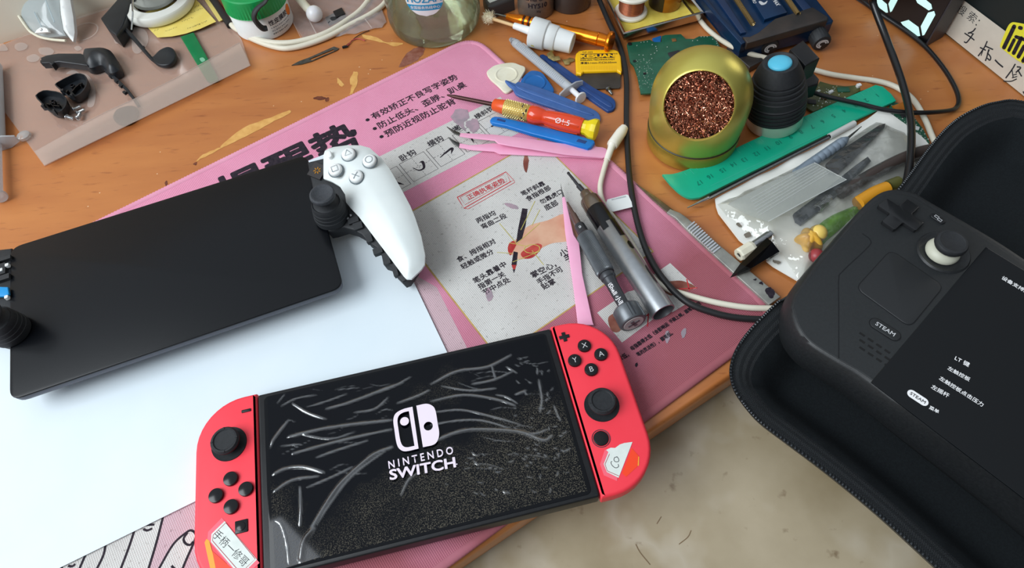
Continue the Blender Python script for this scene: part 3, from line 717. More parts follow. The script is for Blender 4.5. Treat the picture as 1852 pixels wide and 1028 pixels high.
# controllers
def pad_outline(sgn):
    w_, h_, r_ = .0345, .1035, .027
    o = rrect(w_, h_, (r_ if sgn > 0 else .0008, r_ if sgn < 0 else .0008, r_ if sgn < 0 else .0008, r_ if sgn > 0 else .0008), n=10)
    return [(x + sgn * (.0867 + w_ / 2), y) for x, y in o]
def disc(mb, c, r, z0, z1, m=0, bev=.0006, seg=28):
    return mb.lathe([(r, z0), (r, z1 - bev), (r - bev * .3, z1 - bev * .3), (r - bev, z1), (0, z1 + r * .03)], at(c.x, c.y, 0), seg, m)
def small_stick(par, c, r=.0076):
    mb = MB().lathe([(.0098, ST + .0004), (.0096, ST + .0012), (.0088, ST + .0009), (.0052, ST + .0006), (.005, ST + .0035), (r, ST + .0052), (r + .0002, ST + .0066), (r - .0007, ST + .0078), (r - .0016, ST + .0079), (r - .0022, ST + .0073), (0, ST + .0071)], at(c.x, c.y, 0), 40)
    for k in range(4): mb.box(at(c.x, c.y, ST + .0078, k * PI / 2 + STH) @ Matrix.Translation((r - .001, 0, 0)), .0012, .0006, .0006)
    return part(par, 'thumbstick', mb, [M_blackrub])
M_glossblack = mat('glossy_black_button', (12, 12, 15), r=.2, spec=.4)
def controller(sgn, name_label):
    mb = MB(); slab(mb, sw(pad_outline(sgn)), SB - .0002, ST + .0006, .0022, .005, 0, 5)
    o = part(rt, 'side_controller', mb, [M_red2], label=name_label)
    # dark shoulder trigger round the outer top corner
    cx = sgn * (.0867 + .0345 - .027); mb = MB(); pts = []
    A = [PI * (.08 + .5 * i / 14) for i in range(15)]
    A = [a if sgn > 0 else PI - a for a in A]
    rg = []
    for a in A:
        for_r = [(.0255, SB + .002), (.0283, SB + .003), (.0285, SB + .0075), (.0255, SB + .009)]
        rg.append([SM @ V((cx + r * math.cos(a), .02475 + r * math.sin(a), z)) for r, z in for_r])
    mb.rings(rg if sgn < 0 else rg[::-1]); part(o, 'shoulder_button', mb, [M_black])
    return o
lc = controller(-1, 'red left controller with a white name sticker'); rc = controller(1, 'red right controller with a torn sticker')
zb = ST + .0006
def pxl(p): return P(p[0], p[1], ST + .002)
small_stick(lc, P(410, 800, ST + .004)); small_stick(rc, P(1089, 729, ST + .004))
for p in ((416.5, 866), (444, 884.5), (390, 896.5), (417.5, 916.5)): part(lc, 'direction_button', disc(MB(), pxl(p), .0039, zb - .001, ST + .0024), [M_glossblack])
for p, s in (((1057, 625), 'X'), ((1087, 640.5), 'A'), ((1039.5, 651.5), 'Y'), ((1069.5, 668), 'B')):
    c = pxl(p); mb = disc(MB(), c, .0039, zb - .001, ST + .0022); mb.text(s, at(c.x, c.y, ST + .00245, STH), .0046, 1, -.004)
    part(rc, 'face_button', mb, [M_glossblack, M_lightprint])
c = P(445.5, 743.5, zb); mb = MB().plate(rrect(.0052, .0017, .0003, at(c.x, c.y, 0, STH)), ST + .0012, ST - .001, 0, bev=.0003); part(lc, 'minus_button', mb, [M_black])
c = P(1020.5, 610, zb); a_, b_ = .003, .00105
mb = MB().plate([tuple((at(c.x, c.y, 0, STH) @ V((x, y, 0)))[:2]) for x, y in ((b_, -a_), (b_, -b_), (a_, -b_), (a_, b_), (b_, b_), (b_, a_), (-b_, a_), (-b_, b_), (-a_, b_), (-a_, -b_), (-b_, -b_), (-b_, -a_))], ST + .0012, ST - .001, 0, bev=.0002)
part(rc, 'plus_button', mb, [M_black])
c = P(437, 953, zb); mb = MB().plate(rrect(.0066, .0066, .0005, at(c.x, c.y, 0, STH)), ST + .0012, ST - .001, 0, bev=.0003); disc(mb, c, .0024, ST, ST + .0016); part(lc, 'capture_button', mb, [M_glossblack])
c = P(1087, 793.5, zb); mb = disc(MB(), c, .0042, ST - .001, ST + .0013); part(rc, 'home_button', mb, [M_glossblack])
mb = MB().lathe([(.0043, zb - .0003), (.0049, zb + .0004), (.0052, zb - .0003)], at(c.x, c.y, 0), 32); part(rc, 'home_button_ring', mb, [mat('dark_grey_ring', (86, 70, 80), r=.4)])
# stickers
M_sticker = mat('sticker_paper', (226, 232, 226), r=.6, c2=(216, 224, 218), ns=200)
M_stickred = mat('sticker_red_line', (170, 40, 60), r=.6)
M_stickclear = mat('sticker_clear_margin', (250, 104, 122), r=.3)
M_orange2 = mat('orange_red_sticker', (250, 68, 28), r=.35)
M_amber = mat('amber_strip', (244, 164, 50), r=.25)
M_pen = mat('pen_ink', (30, 34, 42), r=.7)
zk = ST + .00075
cS = lambda l: [(960 + x / 7.34, 780 + y / 7.34) for x, y in l]
mb = MB().polypx(cS([(985, 245), (1050, 262), (1150, 620), (1145, 665), (970, 590), (918, 440)]), zk, 2)
mb.polypx(cS([(1000, 250), (1060, 222), (1120, 225), (1180, 180), (1240, 160), (1350, 145), (1165, 622), (1010, 545), (968, 440), (1030, 280)]), zk + .00006, 0)
mb.linepx(cS([(1045, 305), (985, 440), (1015, 530), (1170, 598)]), zk + .0001, .0003, 1)
mb.linepx(cS([(1158, 440), (1165, 472), (1125, 490), (1078, 455), (1064, 415), (1080, 405)]), zk + .0001, .00032, 3, 5); mb.linepx(cS([(1140, 338), (1165, 370), (1165, 402), (1130, 410), (1104, 388), (1114, 352), (1150, 345)]), zk + .0001, .00032, 3, 5)
part(rc, 'paper_sticker', mb, [M_sticker, M_stickred, M_stickclear, M_pen], label='torn white sticker with handwriting')
mb = MB().polypx(cS([(1342, 228), (1432, 330), (1415, 470), (1265, 610), (1210, 560)]), zk, 0); mb.polypx(cS([(1428, 340), (1440, 340), (1436, 460), (1418, 462)]), zk + .00005, 1)
part(rc, 'orange_sticker', mb, [M_orange2, M_amber], label='shiny orange sticker')
cQ = lambda l: [(340 + x / 6.614, 900 + y / 6.614) for x, y in l]
mb = MB().polypx(cQ([(405, 245), (240, 415), (232, 500), (520, 860), (700, 930), (855, 785)]), zk, 2)
mb.polypx(cQ([(438, 285), (280, 440), (275, 535), (560, 868), (690, 880), (825, 745)]), zk + .00006, 0)
mb.linepx(cQ([(452, 305), (300, 452), (293, 520), (580, 850), (680, 858), (805, 738), (452, 305)]), zk + .0001, .0003, 1)
mb.textpx('手柄一修哥', cQ([(325, 425)])[0], cQ([(700, 795)])[0], zk + .0001, 3, -.006)
part(lc, 'paper_sticker', mb, [M_sticker, M_stickred, M_stickclear, M_pen], label='white sticker with handwriting')
mb = MB().polypx(cQ([(288, 640), (345, 690), (560, 880), (420, 900), (330, 870)]), zk + .00003, 0); mb.polypx(cQ([(198, 540), (222, 498), (255, 520), (300, 690), (335, 870), (270, 870), (230, 690)]), zk + .00008, 1)  # amber strip laid along one side of the orange patch
part(lc, 'orange_sticker', mb, [M_orange2, M_amber], label='orange sticker with an amber strip along one side')
# ================================================================== tablet-like console with its grips opened up
PT = .022
rp_ = thing('streaming_console', 'large black screened console with white right grip and bare black left side', 'game console', (P(310, 520, 0).x, P(310, 520, 0).y, PZ))
pc = [P(18.6, 448.4, PT), P(554.5, 279.4, PT), P(621.4, 518.8, PT), P(16.9, 725.4, PT)]
po = ccw([(q.x, q.y) for q in rounded(pc, .0075)])
M_slabside = mat('slate_grey_plastic', (74, 76, 88), r=.4)
mb = MB(); slab(mb, inset(po, .0002), PT - .0085, PT - .0009, .0004, .005, 0); part(rp_, 'screen_housing', mb, [M_slabside])
mb = MB().plate(po, PT, PT - .0012, 0, bev=.0006); part(rp_, 'screen', mb, [mat('satin_black_glass', (10, 12, 16), r=.26, spec=.3)])
# right grip
g0, g1, g2 = P(600, 275, .036), P(690, 300, .036), P(735, 500, .022)
gn = (g1 - g0).cross(g2 - g0).normalized()
if gn.z < 0: gn = -gn
gx = (g1 - g0).normalized(); GM = flat(g0, g1, gn); GMI = GM.inverted()
def gl(px, off=0.): q = [GMI @ PP(x, y, g0 + gn * off, gn) for x, y in px]; return [(a.x, a.y) for a in q]
fo = [(585, 323), (585, 281), (587.5, 273), (594, 269), (603.5, 266), (628, 262.8), (652, 263), (668.5, 267.6), (690, 286.5), (703.6, 304), (724, 339), (741.5, 371.7), (750, 392), (761.7, 427.3), (768.5, 461), (767.8, 478.7), (761.7, 488), (744, 505), (734.7, 505), (729, 499), (702, 462.5), (675, 427), (648, 391), (634.6, 377), (626, 366.3), (624, 352), (614.4, 337), (600, 328.5)]
M_shell = mat('white_grip_plastic', (226, 232, 230), r=.34, c2=(220, 227, 226), ns=40)
fl = gl(fo)
dome = lambda x, y, d: .0062 * (1 - math.exp(-d / .0075)) 
mb = MB().sheet(fl, dome, .0022, 0, zb=-.0016, ms=0, M=GM)
fp = part(rp_, 'grip_faceplate', mb, [M_shell], label='white right grip plate')
M_seam = mat('grey_seam', (120, 132, 138), r=.5)
def gbtn(px, r, kind):
    c = gl([px], .0056)[0]; mb = MB()
    mb.lathe([(r + .0007, .0053), (r + .0005, .0059), (r, .0057)], GM @ Matrix.Translation((c[0], c[1], 0)), 32, 1)
    mb.lathe([(r, .0050), (r, .0068), (r - .0005, .0075), (r - .0012, .0078), (0, .0082)], GM @ Matrix.Translation((c[0], c[1], 0)), 32, 0)
    B = GM @ Matrix.Translation((c[0], c[1], .00835)) ; u = GMI.to_3x3() @ V((math.cos(.28), math.sin(.28), 0)); B = B @ Matrix.Rotation(math.atan2(u.y, u.x), 4, 'Z')
    q = {'t': [(0, .0024), (-.0023, -.0016), (.0023, -.0016), (0, .0024)], 's': [(-.002, -.002), (.002, -.002), (.002, .002), (-.002, .002), (-.002, -.002)], 'o': circ(0, 0, .0024, 24) + [(.0024, 0)]}
    n = (GM.to_3x3() @ V((0, 0, 1))).normalized()
    if kind == 'x':
        for l in ([(-.002, -.002), (.002, .002)], [(-.002, .002), (.002, -.002)]): mb.line([B @ V((x, y, 0)) for x, y in l], .00042, 1, 0, n)
    else: mb.line([B @ V((x, y, 0)) for x, y in q[kind]], .00036, 1, 0, n)
    part(fp, 'face_button', mb, [M_white, M_seam])
gbtn((631, 280), .0046, 't'); gbtn((669, 292), .0046, 'o'); gbtn((607.5, 308.5), .0046, 's'); gbtn((645, 320.5), .0046, 'x')
c = gl([(598, 282.5)], .004)[0]; u = GMI.to_3x3() @ V((math.cos(.28), math.sin(.28), 0)); B = GM @ Matrix.Translation((c[0], c[1], 0)) @ Matrix.Rotation(math.atan2(u.y, u.x), 4, 'Z')
mb = MB().plate(rrect(.003, .0055, .0014), .0068, .003, 0, bev=.0006, M=B); part(fp, 'options_button', mb, [M_white])
# black chassis under the plate
ch = [(556, 294), (584, 287), (606, 272), (650, 272), (690, 300), (720, 350), (745, 410), (757, 462), (750, 488), (736, 508), (728, 511), (712, 495), (706, 482), (693, 478), (690, 463), (681, 449), (664, 437), (654, 425), (640, 417), (622, 412), (603, 418), (592, 420), (572, 372)]
cl = gl(ch, -.004)
mb = MB().plate(cl, -.0035, -.014, 0, bev=.0012, M=GM)
for px, sx, sy in (((648, 410), .005, .006), ((668, 432), .006, .004), ((684, 455), .004, .006), ((700, 470), .007, .004), ((640, 400), .004, .007), ((715, 490), .008, .003)):
    c = gl([px], -.003)[0]; mb.box(GM @ Matrix.Translation((c[0], c[1], -.0035)) @ Matrix.Rotation(-.9, 4, 'Z'), sx, sy, .004, 0)
chs = part(rp_, 'grip_chassis', mb, [M_blackmat], label='exposed black inner frame of right grip')
mb = MB(); c = gl([(574, 309)], -.002)[0]; Bq = GM @ Matrix.Translation((c[0], c[1], -.0026))
mb.box(Bq @ Matrix.Rotation(-.1, 4, 'Z'), .0105, .0105, .0016, 0)
for i in range(7): a = i * .9; mb.box(Bq @ Matrix.Translation((.0018 * math.cos(a), .0018 * math.sin(a), .0009)) @ Matrix.Rotation(a, 4, 'Z'), .0016, .0007, .0003, 1)
part(chs, 'circuit_board', mb, [mat('dark_board', (44, 40, 40), r=.5), mat('gold_contact', (214, 150, 60), r=.3, me=1)])
for px in ((634, 389), (628, 394.5)):
    c = gl([px], -.002)[0]; mb = MB().lathe([(.0009, -.004), (.0009, -.0022), (.0004, -.0018), (0, -.002)], GM @ Matrix.Translation((c[0], c[1], 0)), 12); part(chs, 'screw', mb, [M_steel])
mb = MB().tube([PP(x, y, g0 - gn * .006, gn) for x, y in ((650, 418), (656, 421), (664, 427))], .0007, 6); part(chs, 'red_wire', mb, [mat('dark_red_wire', (120, 40, 48), r=.5)])
def tall_stick(par, bx, by, zb_):
    c = P(bx, by, zb_); B = at(c.x, c.y, zb_)
    prof = [(.0112, 0), (.0114, .003), (.0112, .0045), (.0109, .0047), (.0108, .0075), (.0105, .0078), (.0103, .0105), (.0100, .0108), (.0098, .0135), (.0090, .0150), (.0084, .0146), (.0074, .0152), (.0062, .018), (.0056, .0195)]
    mb = MB().lathe(prof, B, 40); s = part(par, 'joystick', mb, [M_blackrub], label='black joystick tower')
    mb = MB().lathe([(.0054, .0190), (.0066, .0196), (.0079, .0208), (.0083, .0222), (.0080, .0236), (.0070, .0243), (.0058, .0240), (.0050, .0233), (0, .0231)], B, 40); part(s, 'stick_cap', mb, [mat('grey_rubber', (52, 55, 60), r=.75, c2=(62, 65, 70), ns=900, bump=.35, bs=2600)])
tall_stick(rp_, 601, 392, .0235)
# left side, bare of its plates
mb = MB().plate(xy([(-60, 470), (-40, 455), (20, 448), (19, 600), (-10, 612), (-60, 600)], .022), .0215, .006, 0, bev=.001)
for px, sx, sy in (((4, 490), .006, .009), ((12, 470), .007, .003), ((8, 505), .008, .004), ((-6, 478), .006, .006)):
    c = P(*px, .022); mb.box(at(c.x, c.y, .0225, .3), sx, sy, .003, 0)
lch = part(rp_, 'grip_chassis', mb, [M_blackmat], label='exposed black inner frame of left grip')
mb = MB().plate(xy([(-30, 518), (14, 519), (16, 532), (8, 536), (-30, 537)], .0245), .0245, .023, 0, bev=.0005); part(lch, 'blue_ribbon', mb, [mat('bright_blue_plastic', (20, 146, 214), r=.4)])
for px in ((12, 479), (11, 537), (1, 488)):
    c = P(*px, .0245); mb = MB().box(at(c.x, c.y, .0235, .3), .0022, .0022, .0024, 0, .0003); part(lch, 'white_connector', mb, [M_white])
tall_stick(rp_, 22, 600, .0225)
# ================================================================== tools on and beside the mat
def pa(mb, px, z, th, m=0, bev=.0006, sm_=0):                 # flat piece traced at height z
    q = xy(px, z)
    if sm_: q = [tuple(a[:2]) for a in cr([(x, y, 0) for x, y in q], sm_, True)]
    return mb.plate(q, z, z - th, m, bev=bev)
def pt(mb, px, g0_, g1_, g2_, th, m=0, bev=.0005, sm_=0):       # same on a tilted plane given by three points
    n = (g1_ - g0_).cross(g2_ - g0_).normalized(); n = n if n.z > 0 else -n
    M = flat(g0_, g1_, n); MI = M.inverted(); q = [tuple((MI @ PP(x, y, g0_, n))[:2]) for x, y in px]
    if sm_: q = [tuple(a[:2]) for a in cr([(x, y, 0) for x, y in q], sm_, True)]
    return mb.plate(q, 0, -th, m, bev=bev, M=M)
def cylpatch(mb, M, r, a0, a1, z0, z1, m=0, n=8, round_=False):
    vs = []; fs = []
    for i in range(n + 1):
        a = a0 + (a1 - a0) * i / n; k = math.sin(PI * i / n) if round_ else 1
        for z in (z0 + (1 - k) * (z1 - z0) * .25, z1 - (1 - k) * (z1 - z0) * .25): vs.append(M @ V((r * math.cos(a), r * math.sin(a), z)))
    for i in range(n): fs.append((2 * i, 2 * i + 2, 2 * i + 3, 2 * i + 1))
    return mb.add(vs, fs, m)
def cyltext(mb, s, M, r, ang, z, size, m, bold=0., along=False, flip=1):
    if bold > 0:
        for dx, dy in ((1, .3), (-1, -.3), (.3, -1), (-.3, 1)):
            ex, ey = dx * bold * size * .8, dy * bold * size * .8
            if along: _cyltext(mb, s, M, r + (dx + 1) * 2e-5 + (dy > 0) * 1e-5, ang + flip * ey / r, z + ex, size, m, 0, along, flip)
            else: _cyltext(mb, s, M, r + (dx + 1) * 2e-5 + (dy > 0) * 1e-5, ang + flip * ex / r, z + ey, size, m, 0, along, flip)
        return mb
    return _cyltext(mb, s, M, r, ang, z, size, m, bold, along, flip)
def _cyltext(mb, s, M, r, ang, z, size, m, bold=0., along=False, flip=1):
    """lettering wrapped on a cylinder about M's z axis; along=True reads along the axis"""
    vs, fs = glyphs(s, bold); x0 = min(v[0] for v in vs); x1 = max(v[0] for v in vs); o = []
    for x, y, _ in vs:
        x = (x - (x0 + x1) / 2) * size; y = (y - .36) * size
        if along: a = ang + flip * y / r; zz = z + x
        else: a = ang + flip * x / r; zz = z + y
        o.append(M @ V((r * math.cos(a), r * math.sin(a), zz)))
    return mb.add(o, fs if flip > 0 else [f[::-1] for f in fs], m)
def facing(M, p):                                             # angle about M's z axis that faces a point
    q = M.inverted() @ V(p); return math.atan2(q.y, q.x)
# ---- opening picks
M_ivory = mat('ivory_plastic', (232, 228, 208), r=.4, c2=(224, 218, 194), ns=120)
M_blue = mat('blue_plastic', (18, 98, 168), r=.35, c2=(14, 90, 158), ns=80)
M_navy = mat('dark_blue_plastic', (24, 66, 128), r=.38, c2=(20, 58, 118), ns=80)
M_slate = mat('dusty_blue_plastic', (66, 106, 170), r=.4, c2=(58, 96, 158), ns=100)
M_brightblue = mat('bright_blue_plastic_bar', (8, 120, 204), r=.35, c2=(6, 112, 194), ns=80)
def pick(name, label, px, cpx, r, z, m):
    rt_ = thing('opening_pick', label, 'plastic pick', P(*cpx, 0), 'triangular opening picks')
    mb = MB(); pa(mb, px, z, .0016, 0, .0007, 3); o = part(rt_, 'blade', mb, [m])
    c = P(*cpx, z); mb = MB().lathe([(r + .0006, z - .0004), (r + .0002, z + .0005), (r - .0006, z + .0006), (r - .0013, z + .0001), (r - .0016, z + .00003), (0, z + .00003)], at(c.x, c.y, 0), 40); part(rt_, 'thumb_rest', mb, [m])
pick('p', 'white triangular opening pick on the corner of the pink mat', [(880, 130.6), (886, 123.6), (895, 117.7), (913.4, 113.6), (929, 113), (940.3, 117), (948.4, 120), (950, 124.7), (947, 131.7), (932, 156), (925, 162.7), (918, 166.8), (911, 165.6), (901.7, 156), (886, 142)], (915.7, 135), .0087, MZ + .0022, M_ivory)
pick('p', 'blue triangular opening pick under the dusty blue pry tool', [(941, 148), (947, 138), (952, 133), (960, 127.6), (970.6, 127.6), (981, 131.7), (989.3, 142.2), (998.6, 155), (1002, 163), (999, 170), (993, 171), (966, 163), (946, 155)], (966, 150), .0088, MZ + .0012, M_blue)
# ---- pry tools
def pry(label, px, ridge, pl, th, m):
    rt_ = thing('pry_tool', label, 'pry tool', V((pl[0].x, pl[0].y, 0)), 'blue pry tools')
    mb = MB(); pt(mb, px, *pl, th, 0, .0008, 3); part(rt_, 'blade', mb, [m])
    up = V((0, 0, .0007)); mb = MB(); pt(mb, ridge, *[q + up for q in pl], .0012, 0, .0006, 3); part(rt_, 'grip_ridge', mb, [m])
pry('dusty blue pry tool with pointed tip resting on the white pick', [(913.5, 144.5), (921, 146), (932, 150.5), (941, 147.5), (985, 161), (1050, 187), (1078, 200), (1086, 211), (1083, 220), (1064, 216), (1020, 201), (975, 186), (942, 174), (932, 168), (928, 160), (920, 153)],
    [(935, 154), (985, 170), (1050, 195), (1074, 207), (1060, 205), (1000, 183), (945, 163)], (P(915, 145, .0085), P(1084, 210, .0028), P(940, 172, .0078)), .002, M_slate)
pry('dark blue pry tool lying beside the yellow scraper blade', [(976.3, 101), (980, 98), (985, 98.7), (1006.7, 111.5), (1041.7, 136), (1076.7, 159.4), (1106, 175), (1113.5, 185), (1111.7, 196), (1102, 200.5), (1093, 196.7), (1053.4, 168.7), (1024, 145.4), (989, 114)],
    [(985, 107), (1024, 134), (1060, 158), (1100, 182), (1108, 191), (1100, 192), (1056, 163), (1020, 140)], (P(980, 100, .0024), P(1100, 185, .0024), P(1024, 145, .0024)), .0023, M_navy)
mb = MB(); pb = (P(890, 216, .0066), P(1070, 260, .0078), P(895, 210, .0066))
rt_ = thing('pry_bar', 'bright blue flat pry bar between the orange screwdriver and pink tweezers', 'pry tool', V((pb[0].x, pb[0].y, 0)), 'blue pry tools')
pt(mb, [(886, 217), (889.5, 212), (895, 210), (905, 211), (970, 226), (1040, 243), (1074, 253), (1076, 257), (1069, 266), (1063, 268), (1020, 256), (960, 241), (915, 227), (890, 222)], *pb, .003, 0, .0009); part(rt_, 'bar', mb, [M_brightblue])
up = V((0, 0, .0002)); mb = MB(); pt(mb, [(900, 214), (915, 217.5), (913, 221), (898, 217.5)], *[q + up for q in pb], .0004, 0, .0002); part(rt_, 'end_notch', mb, [M_navy], label='recess near left end')
mb = MB(); pt(mb, [(1046, 251), (1062, 255), (1058, 260), (1042, 256)], *[q + up for q in pb], .0004, 0, .0002); part(rt_, 'end_notch', mb, [M_navy], label='recess near right end')
# ---- syringe
M_syr = clear('frosted_clear_plastic', (244, 246, 248), base=.05, milk=.5, milkc=(214, 218, 222), rough=.15, edge=.4)
M_trans = mat('milky_white_plastic', (232, 232, 234), r=.3, sss=.3)
M_tick = mat('grey_tick_print', (96, 106, 122), r=.6)
A, F, D = P(925, 72, .0046), P(1033, 161.5, .0046), P(1050, 177, .0052)
rt_ = thing('syringe', 'clear plastic syringe with white plunger above the dark blue pry tool', 'syringe', V((A.x, A.y, 0)))
FM = frame(A, F); Ls = (F - A).length
mb = MB().lathe([(.0030, .004), (.0036, .006), (.0036, Ls - .001), (.0031, Ls - .001), (.0031, .007), (0, .007)], FM, 28)
a0 = facing(FM, CAM)
for i in range(34):
    cylpatch(mb, FM, .00365, a0 - (.55 if i % 5 else .8), a0 + .35, .010 + i * (Ls - .016) / 34, .0103 + i * (Ls - .016) / 34, 1, 6)
part(rt_, 'barrel', mb, [M_syr, M_tick])
mb = MB().lathe([(0, -.001), (.0018, -.001), (.0023, .0015), (.0032, .003), (.0032, .0075), (0, .0075)], FM, 20); part(rt_, 'nozzle', mb, [mat('grey_smeared_tip', (112, 112, 116), r=.5, c2=(170, 172, 176), ns=400)], label='grey stained nozzle')
ax = (F - A).normalized(); sd = V((0, 0, 1)).cross(ax).normalized(); upv = ax.cross(sd)
FL = Matrix(((sd.x, upv.x, ax.x, F.x), (sd.y, upv.y, ax.y, F.y), (sd.z, upv.z, ax.z, F.z), (0, 0, 0, 1)))
mb = MB().plate([(x, y) for x, y in (( .0115, -.002), (.0115, .002), (.005, .0046), (-.005, .0046), (-.0115, .002), (-.0115, -.002), (-.005, -.0042), (.005, -.0042))], .0006, -.0006, 0, bev=.0003, M=FL); part(rt_, 'finger_flange', mb, [M_syr])
PM = frame(F, D); Lp = (D - F).length
mb = MB().lathe([(.0021, -Ls * .9), (.0021, Lp)], PM, 16); mb.lathe([(.0021, Lp - .0008), (.0046, Lp - .0006), (.005, Lp), (.0046, Lp + .0009), (0, Lp + .0011)], PM, 28); part(rt_, 'plunger', mb, [M_trans])
# ---- white cap with a cotton-tipped applicator stem
A, B = P(961, 57, .0125), P(1036, 78.5, .0092); FM = frame(A, B); L_ = (B - A).length
rt_ = thing('applicator_cap', 'white stepped bottle cap with cotton tipped stem beside the amber screwdriver', 'bottle cap', V((A.x, A.y, 0)))
mb = MB().lathe([(0, 0), (.0112, 0), (.0120, .0006), (.0118, L_ * .36), (.0112, L_ * .38), (.0103, L_ * .385), (.0100, L_ * .6), (.0094, L_ * .62), (.0090, L_ * .625), (.0082, L_ - .0005), (.0076, L_), (.0070, L_ - .001), (.0066, L_ - .012), (0, L_ - .012)], FM, 40)
for k in range(2): cylpatch(mb, FM, .01195 - k * .0018, a0 + 1.2 + k * .3, a0 + 1.35 + k * .3, .004 + k * .016, .0065 + k * .016, 1)
part(rt_, 'cap', mb, [M_white, M_olive])
S0 = P(930, 46.5, .0125); C0 = P(884, 32, .0115)
mb = MB().tube([A, S0], [.0034, .0026], 16, 0, 0); part(rt_, 'sleeve', mb, [M_white])
mb = MB().tube([S0, C0], .0014, 10, 0, 0); part(rt_, 'stem', mb, [mat('pale_wood_stem', (226, 190, 138), r=.6)])
mb = MB(); R_ = random.Random(3)
FMc = frame(C0, C0 + (C0 - S0)); mb.lathe([(0, -.005), (.002, -.004), (.0034, -.001), (.0036, .0015), (.0024, .004), (0, .005)], FMc, 18)
for i in range(220):
    d = V((R_.gauss(0, 1), R_.gauss(0, 1), R_.gauss(0, 1))).normalized(); p0 = C0 + V((d.x * .0034, d.y * .0034, d.z * .0034)); p1 = p0 + d * R_.uniform(.001, .0028) + V((R_.uniform(-1, 1), R_.uniform(-1, 1), R_.uniform(-.5, .8))) * .0016
    mb.tube([p0, (p0 + p1) / 2 + V((R_.uniform(-1, 1), R_.uniform(-1, 1), 0)) * .0005, p1], .00016, 3, 0, 0, False)
part(rt_, 'cotton_tip', mb, [mat('fluffy_cotton', (236, 226, 196), r=.95)])
# ---- amber precision screwdriver
M_amberm = mat('amber_anodised_metal', (226, 128, 20), r=.22, me=.75, c2=(214, 116, 14), ns=200)
A, B = P(917, 30, .0062), P(1103, 76, .0088); FM = frame(A, B); L_ = (B - A).length
rt_ = thing('precision_screwdriver', 'amber metallic precision screwdriver lying behind the white cap', 'screwdriver', V((A.x, A.y, 0)))
mb = MB().lathe([(0, 0), (.0026, 0), (.0032, .004), (.0044, .012), (.0046, .014), (.0046, .0155), (.0038, .016), (.0038, .0175), (.0046, .018), (.0046, .0205), (.0038, .021), (.0038, .0225), (.0046, .023), (.0046, .0262), (.0043, .028), (.0047, .055), (.0047, .06), (.0052, .068), (.0055, L_ - .010), (.005, L_ - .0095), (.0055, L_ - .009), (.0048, L_ - .0022), (0, L_ - .0022)], FM, 32)
for k in range(3):
    z = .050 + k * .0052; q = FM @ V((.0047 * math.cos(a0 + .5), .0047 * math.sin(a0 + .5), z)); mb.lathe([(.0008, -.0003), (.0006, .0003), (0, .0005)], at(*q), 10, 1)
part(rt_, 'handle', mb, [M_amberm, mat('pale_gold_dot', (255, 226, 170), r=.3)])
mb = MB().lathe([(.0040, .0161), (.0040, .0174)], FM, 28); mb.lathe([(.0040, .0211), (.0040, .0224)], FM, 28); part(rt_, 'black_grip_ring', mb, [M_black])
mb = MB().lathe([(.0048, L_ - .0022), (.0078, L_ - .0018), (.0084, L_ - .001), (.0084, L_ + .0008), (.0076, L_ + .0016), (0, L_ + .0012)], FM, 32); part(rt_, 'swivel_cap', mb, [M_amberm])
mb = MB().tube([A, P(893.7, 24.4, .0055)], [.0011, .0007], 10, 0, 0); part(rt_, 'bit', mb, [M_steeld])
# ---- yellow scraper
zs_ = .0042
rt_ = thing('scraper', 'yellow plastic scraper with a dark steel blade', 'scraper', P(1082, 115, 0))
M_yel = mat('yellow_plastic', (250, 196, 8), r=.4, c2=(246, 188, 4), ns=90)
mb = MB(); pa(mb, [(1040.5, 102), (1042, 96), (1047, 91.5), (1059, 89.6), (1110.6, 88.8), (1118.7, 92.3), (1123, 101), (1125.3, 126.7), (1123.4, 131), (1119, 129), (1116, 127), (1056, 129), (1051, 133.5), (1042, 131.5)], zs_, .0036, 0, .0012)
zt_ = zs_ + .00008
mb.polypx([(1049.9, 97.6), (1112.3, 96.3), (1111.8, 104.2), (1049.9, 106.3)], zt_, 1)
mb.textpx('DP-005', (1054, 94.8), (1072, 94.2), zt_, 1, .0, 1.0); mb.textpx('KESUAN', (1051, 102), (1111, 100.3), zt_ + .00006, 0, .06, .72); mb.textpx('KESUAN TECHNOLOGY', (1050, 109), (1112, 107.2), zt_, 1, .02); mb.textpx('厚度0.1mm-刃口0.05mm', (1050, 114.5), (1115, 112.6), zt_, 1, .015); mb.textpx('®', (1113, 97.2), (1117, 97), zt_, 1)
for i in range(22): 
    x = 1052 + i * 2.95; mb.linepx([(x, 119), (x + .2, 126.5)], zt_ - .00002, .0003, 2)
part(rt_, 'handle', mb, [M_yel, M_ink, mat('yellow_rib', (226, 168, 2), r=.4)], sm=False)
mb = MB(); pa(mb, [(1044, 128), (1123, 126.5), (1122.3, 157), (1120, 159.5), (1047, 161.5), (1044.5, 159)], .002, .0007, 0, .0002); part(rt_, 'blade', mb, [mat('dark_blade_steel', (92, 86, 80), r=.42, me=.8, c2=(78, 72, 66), ns=60)])
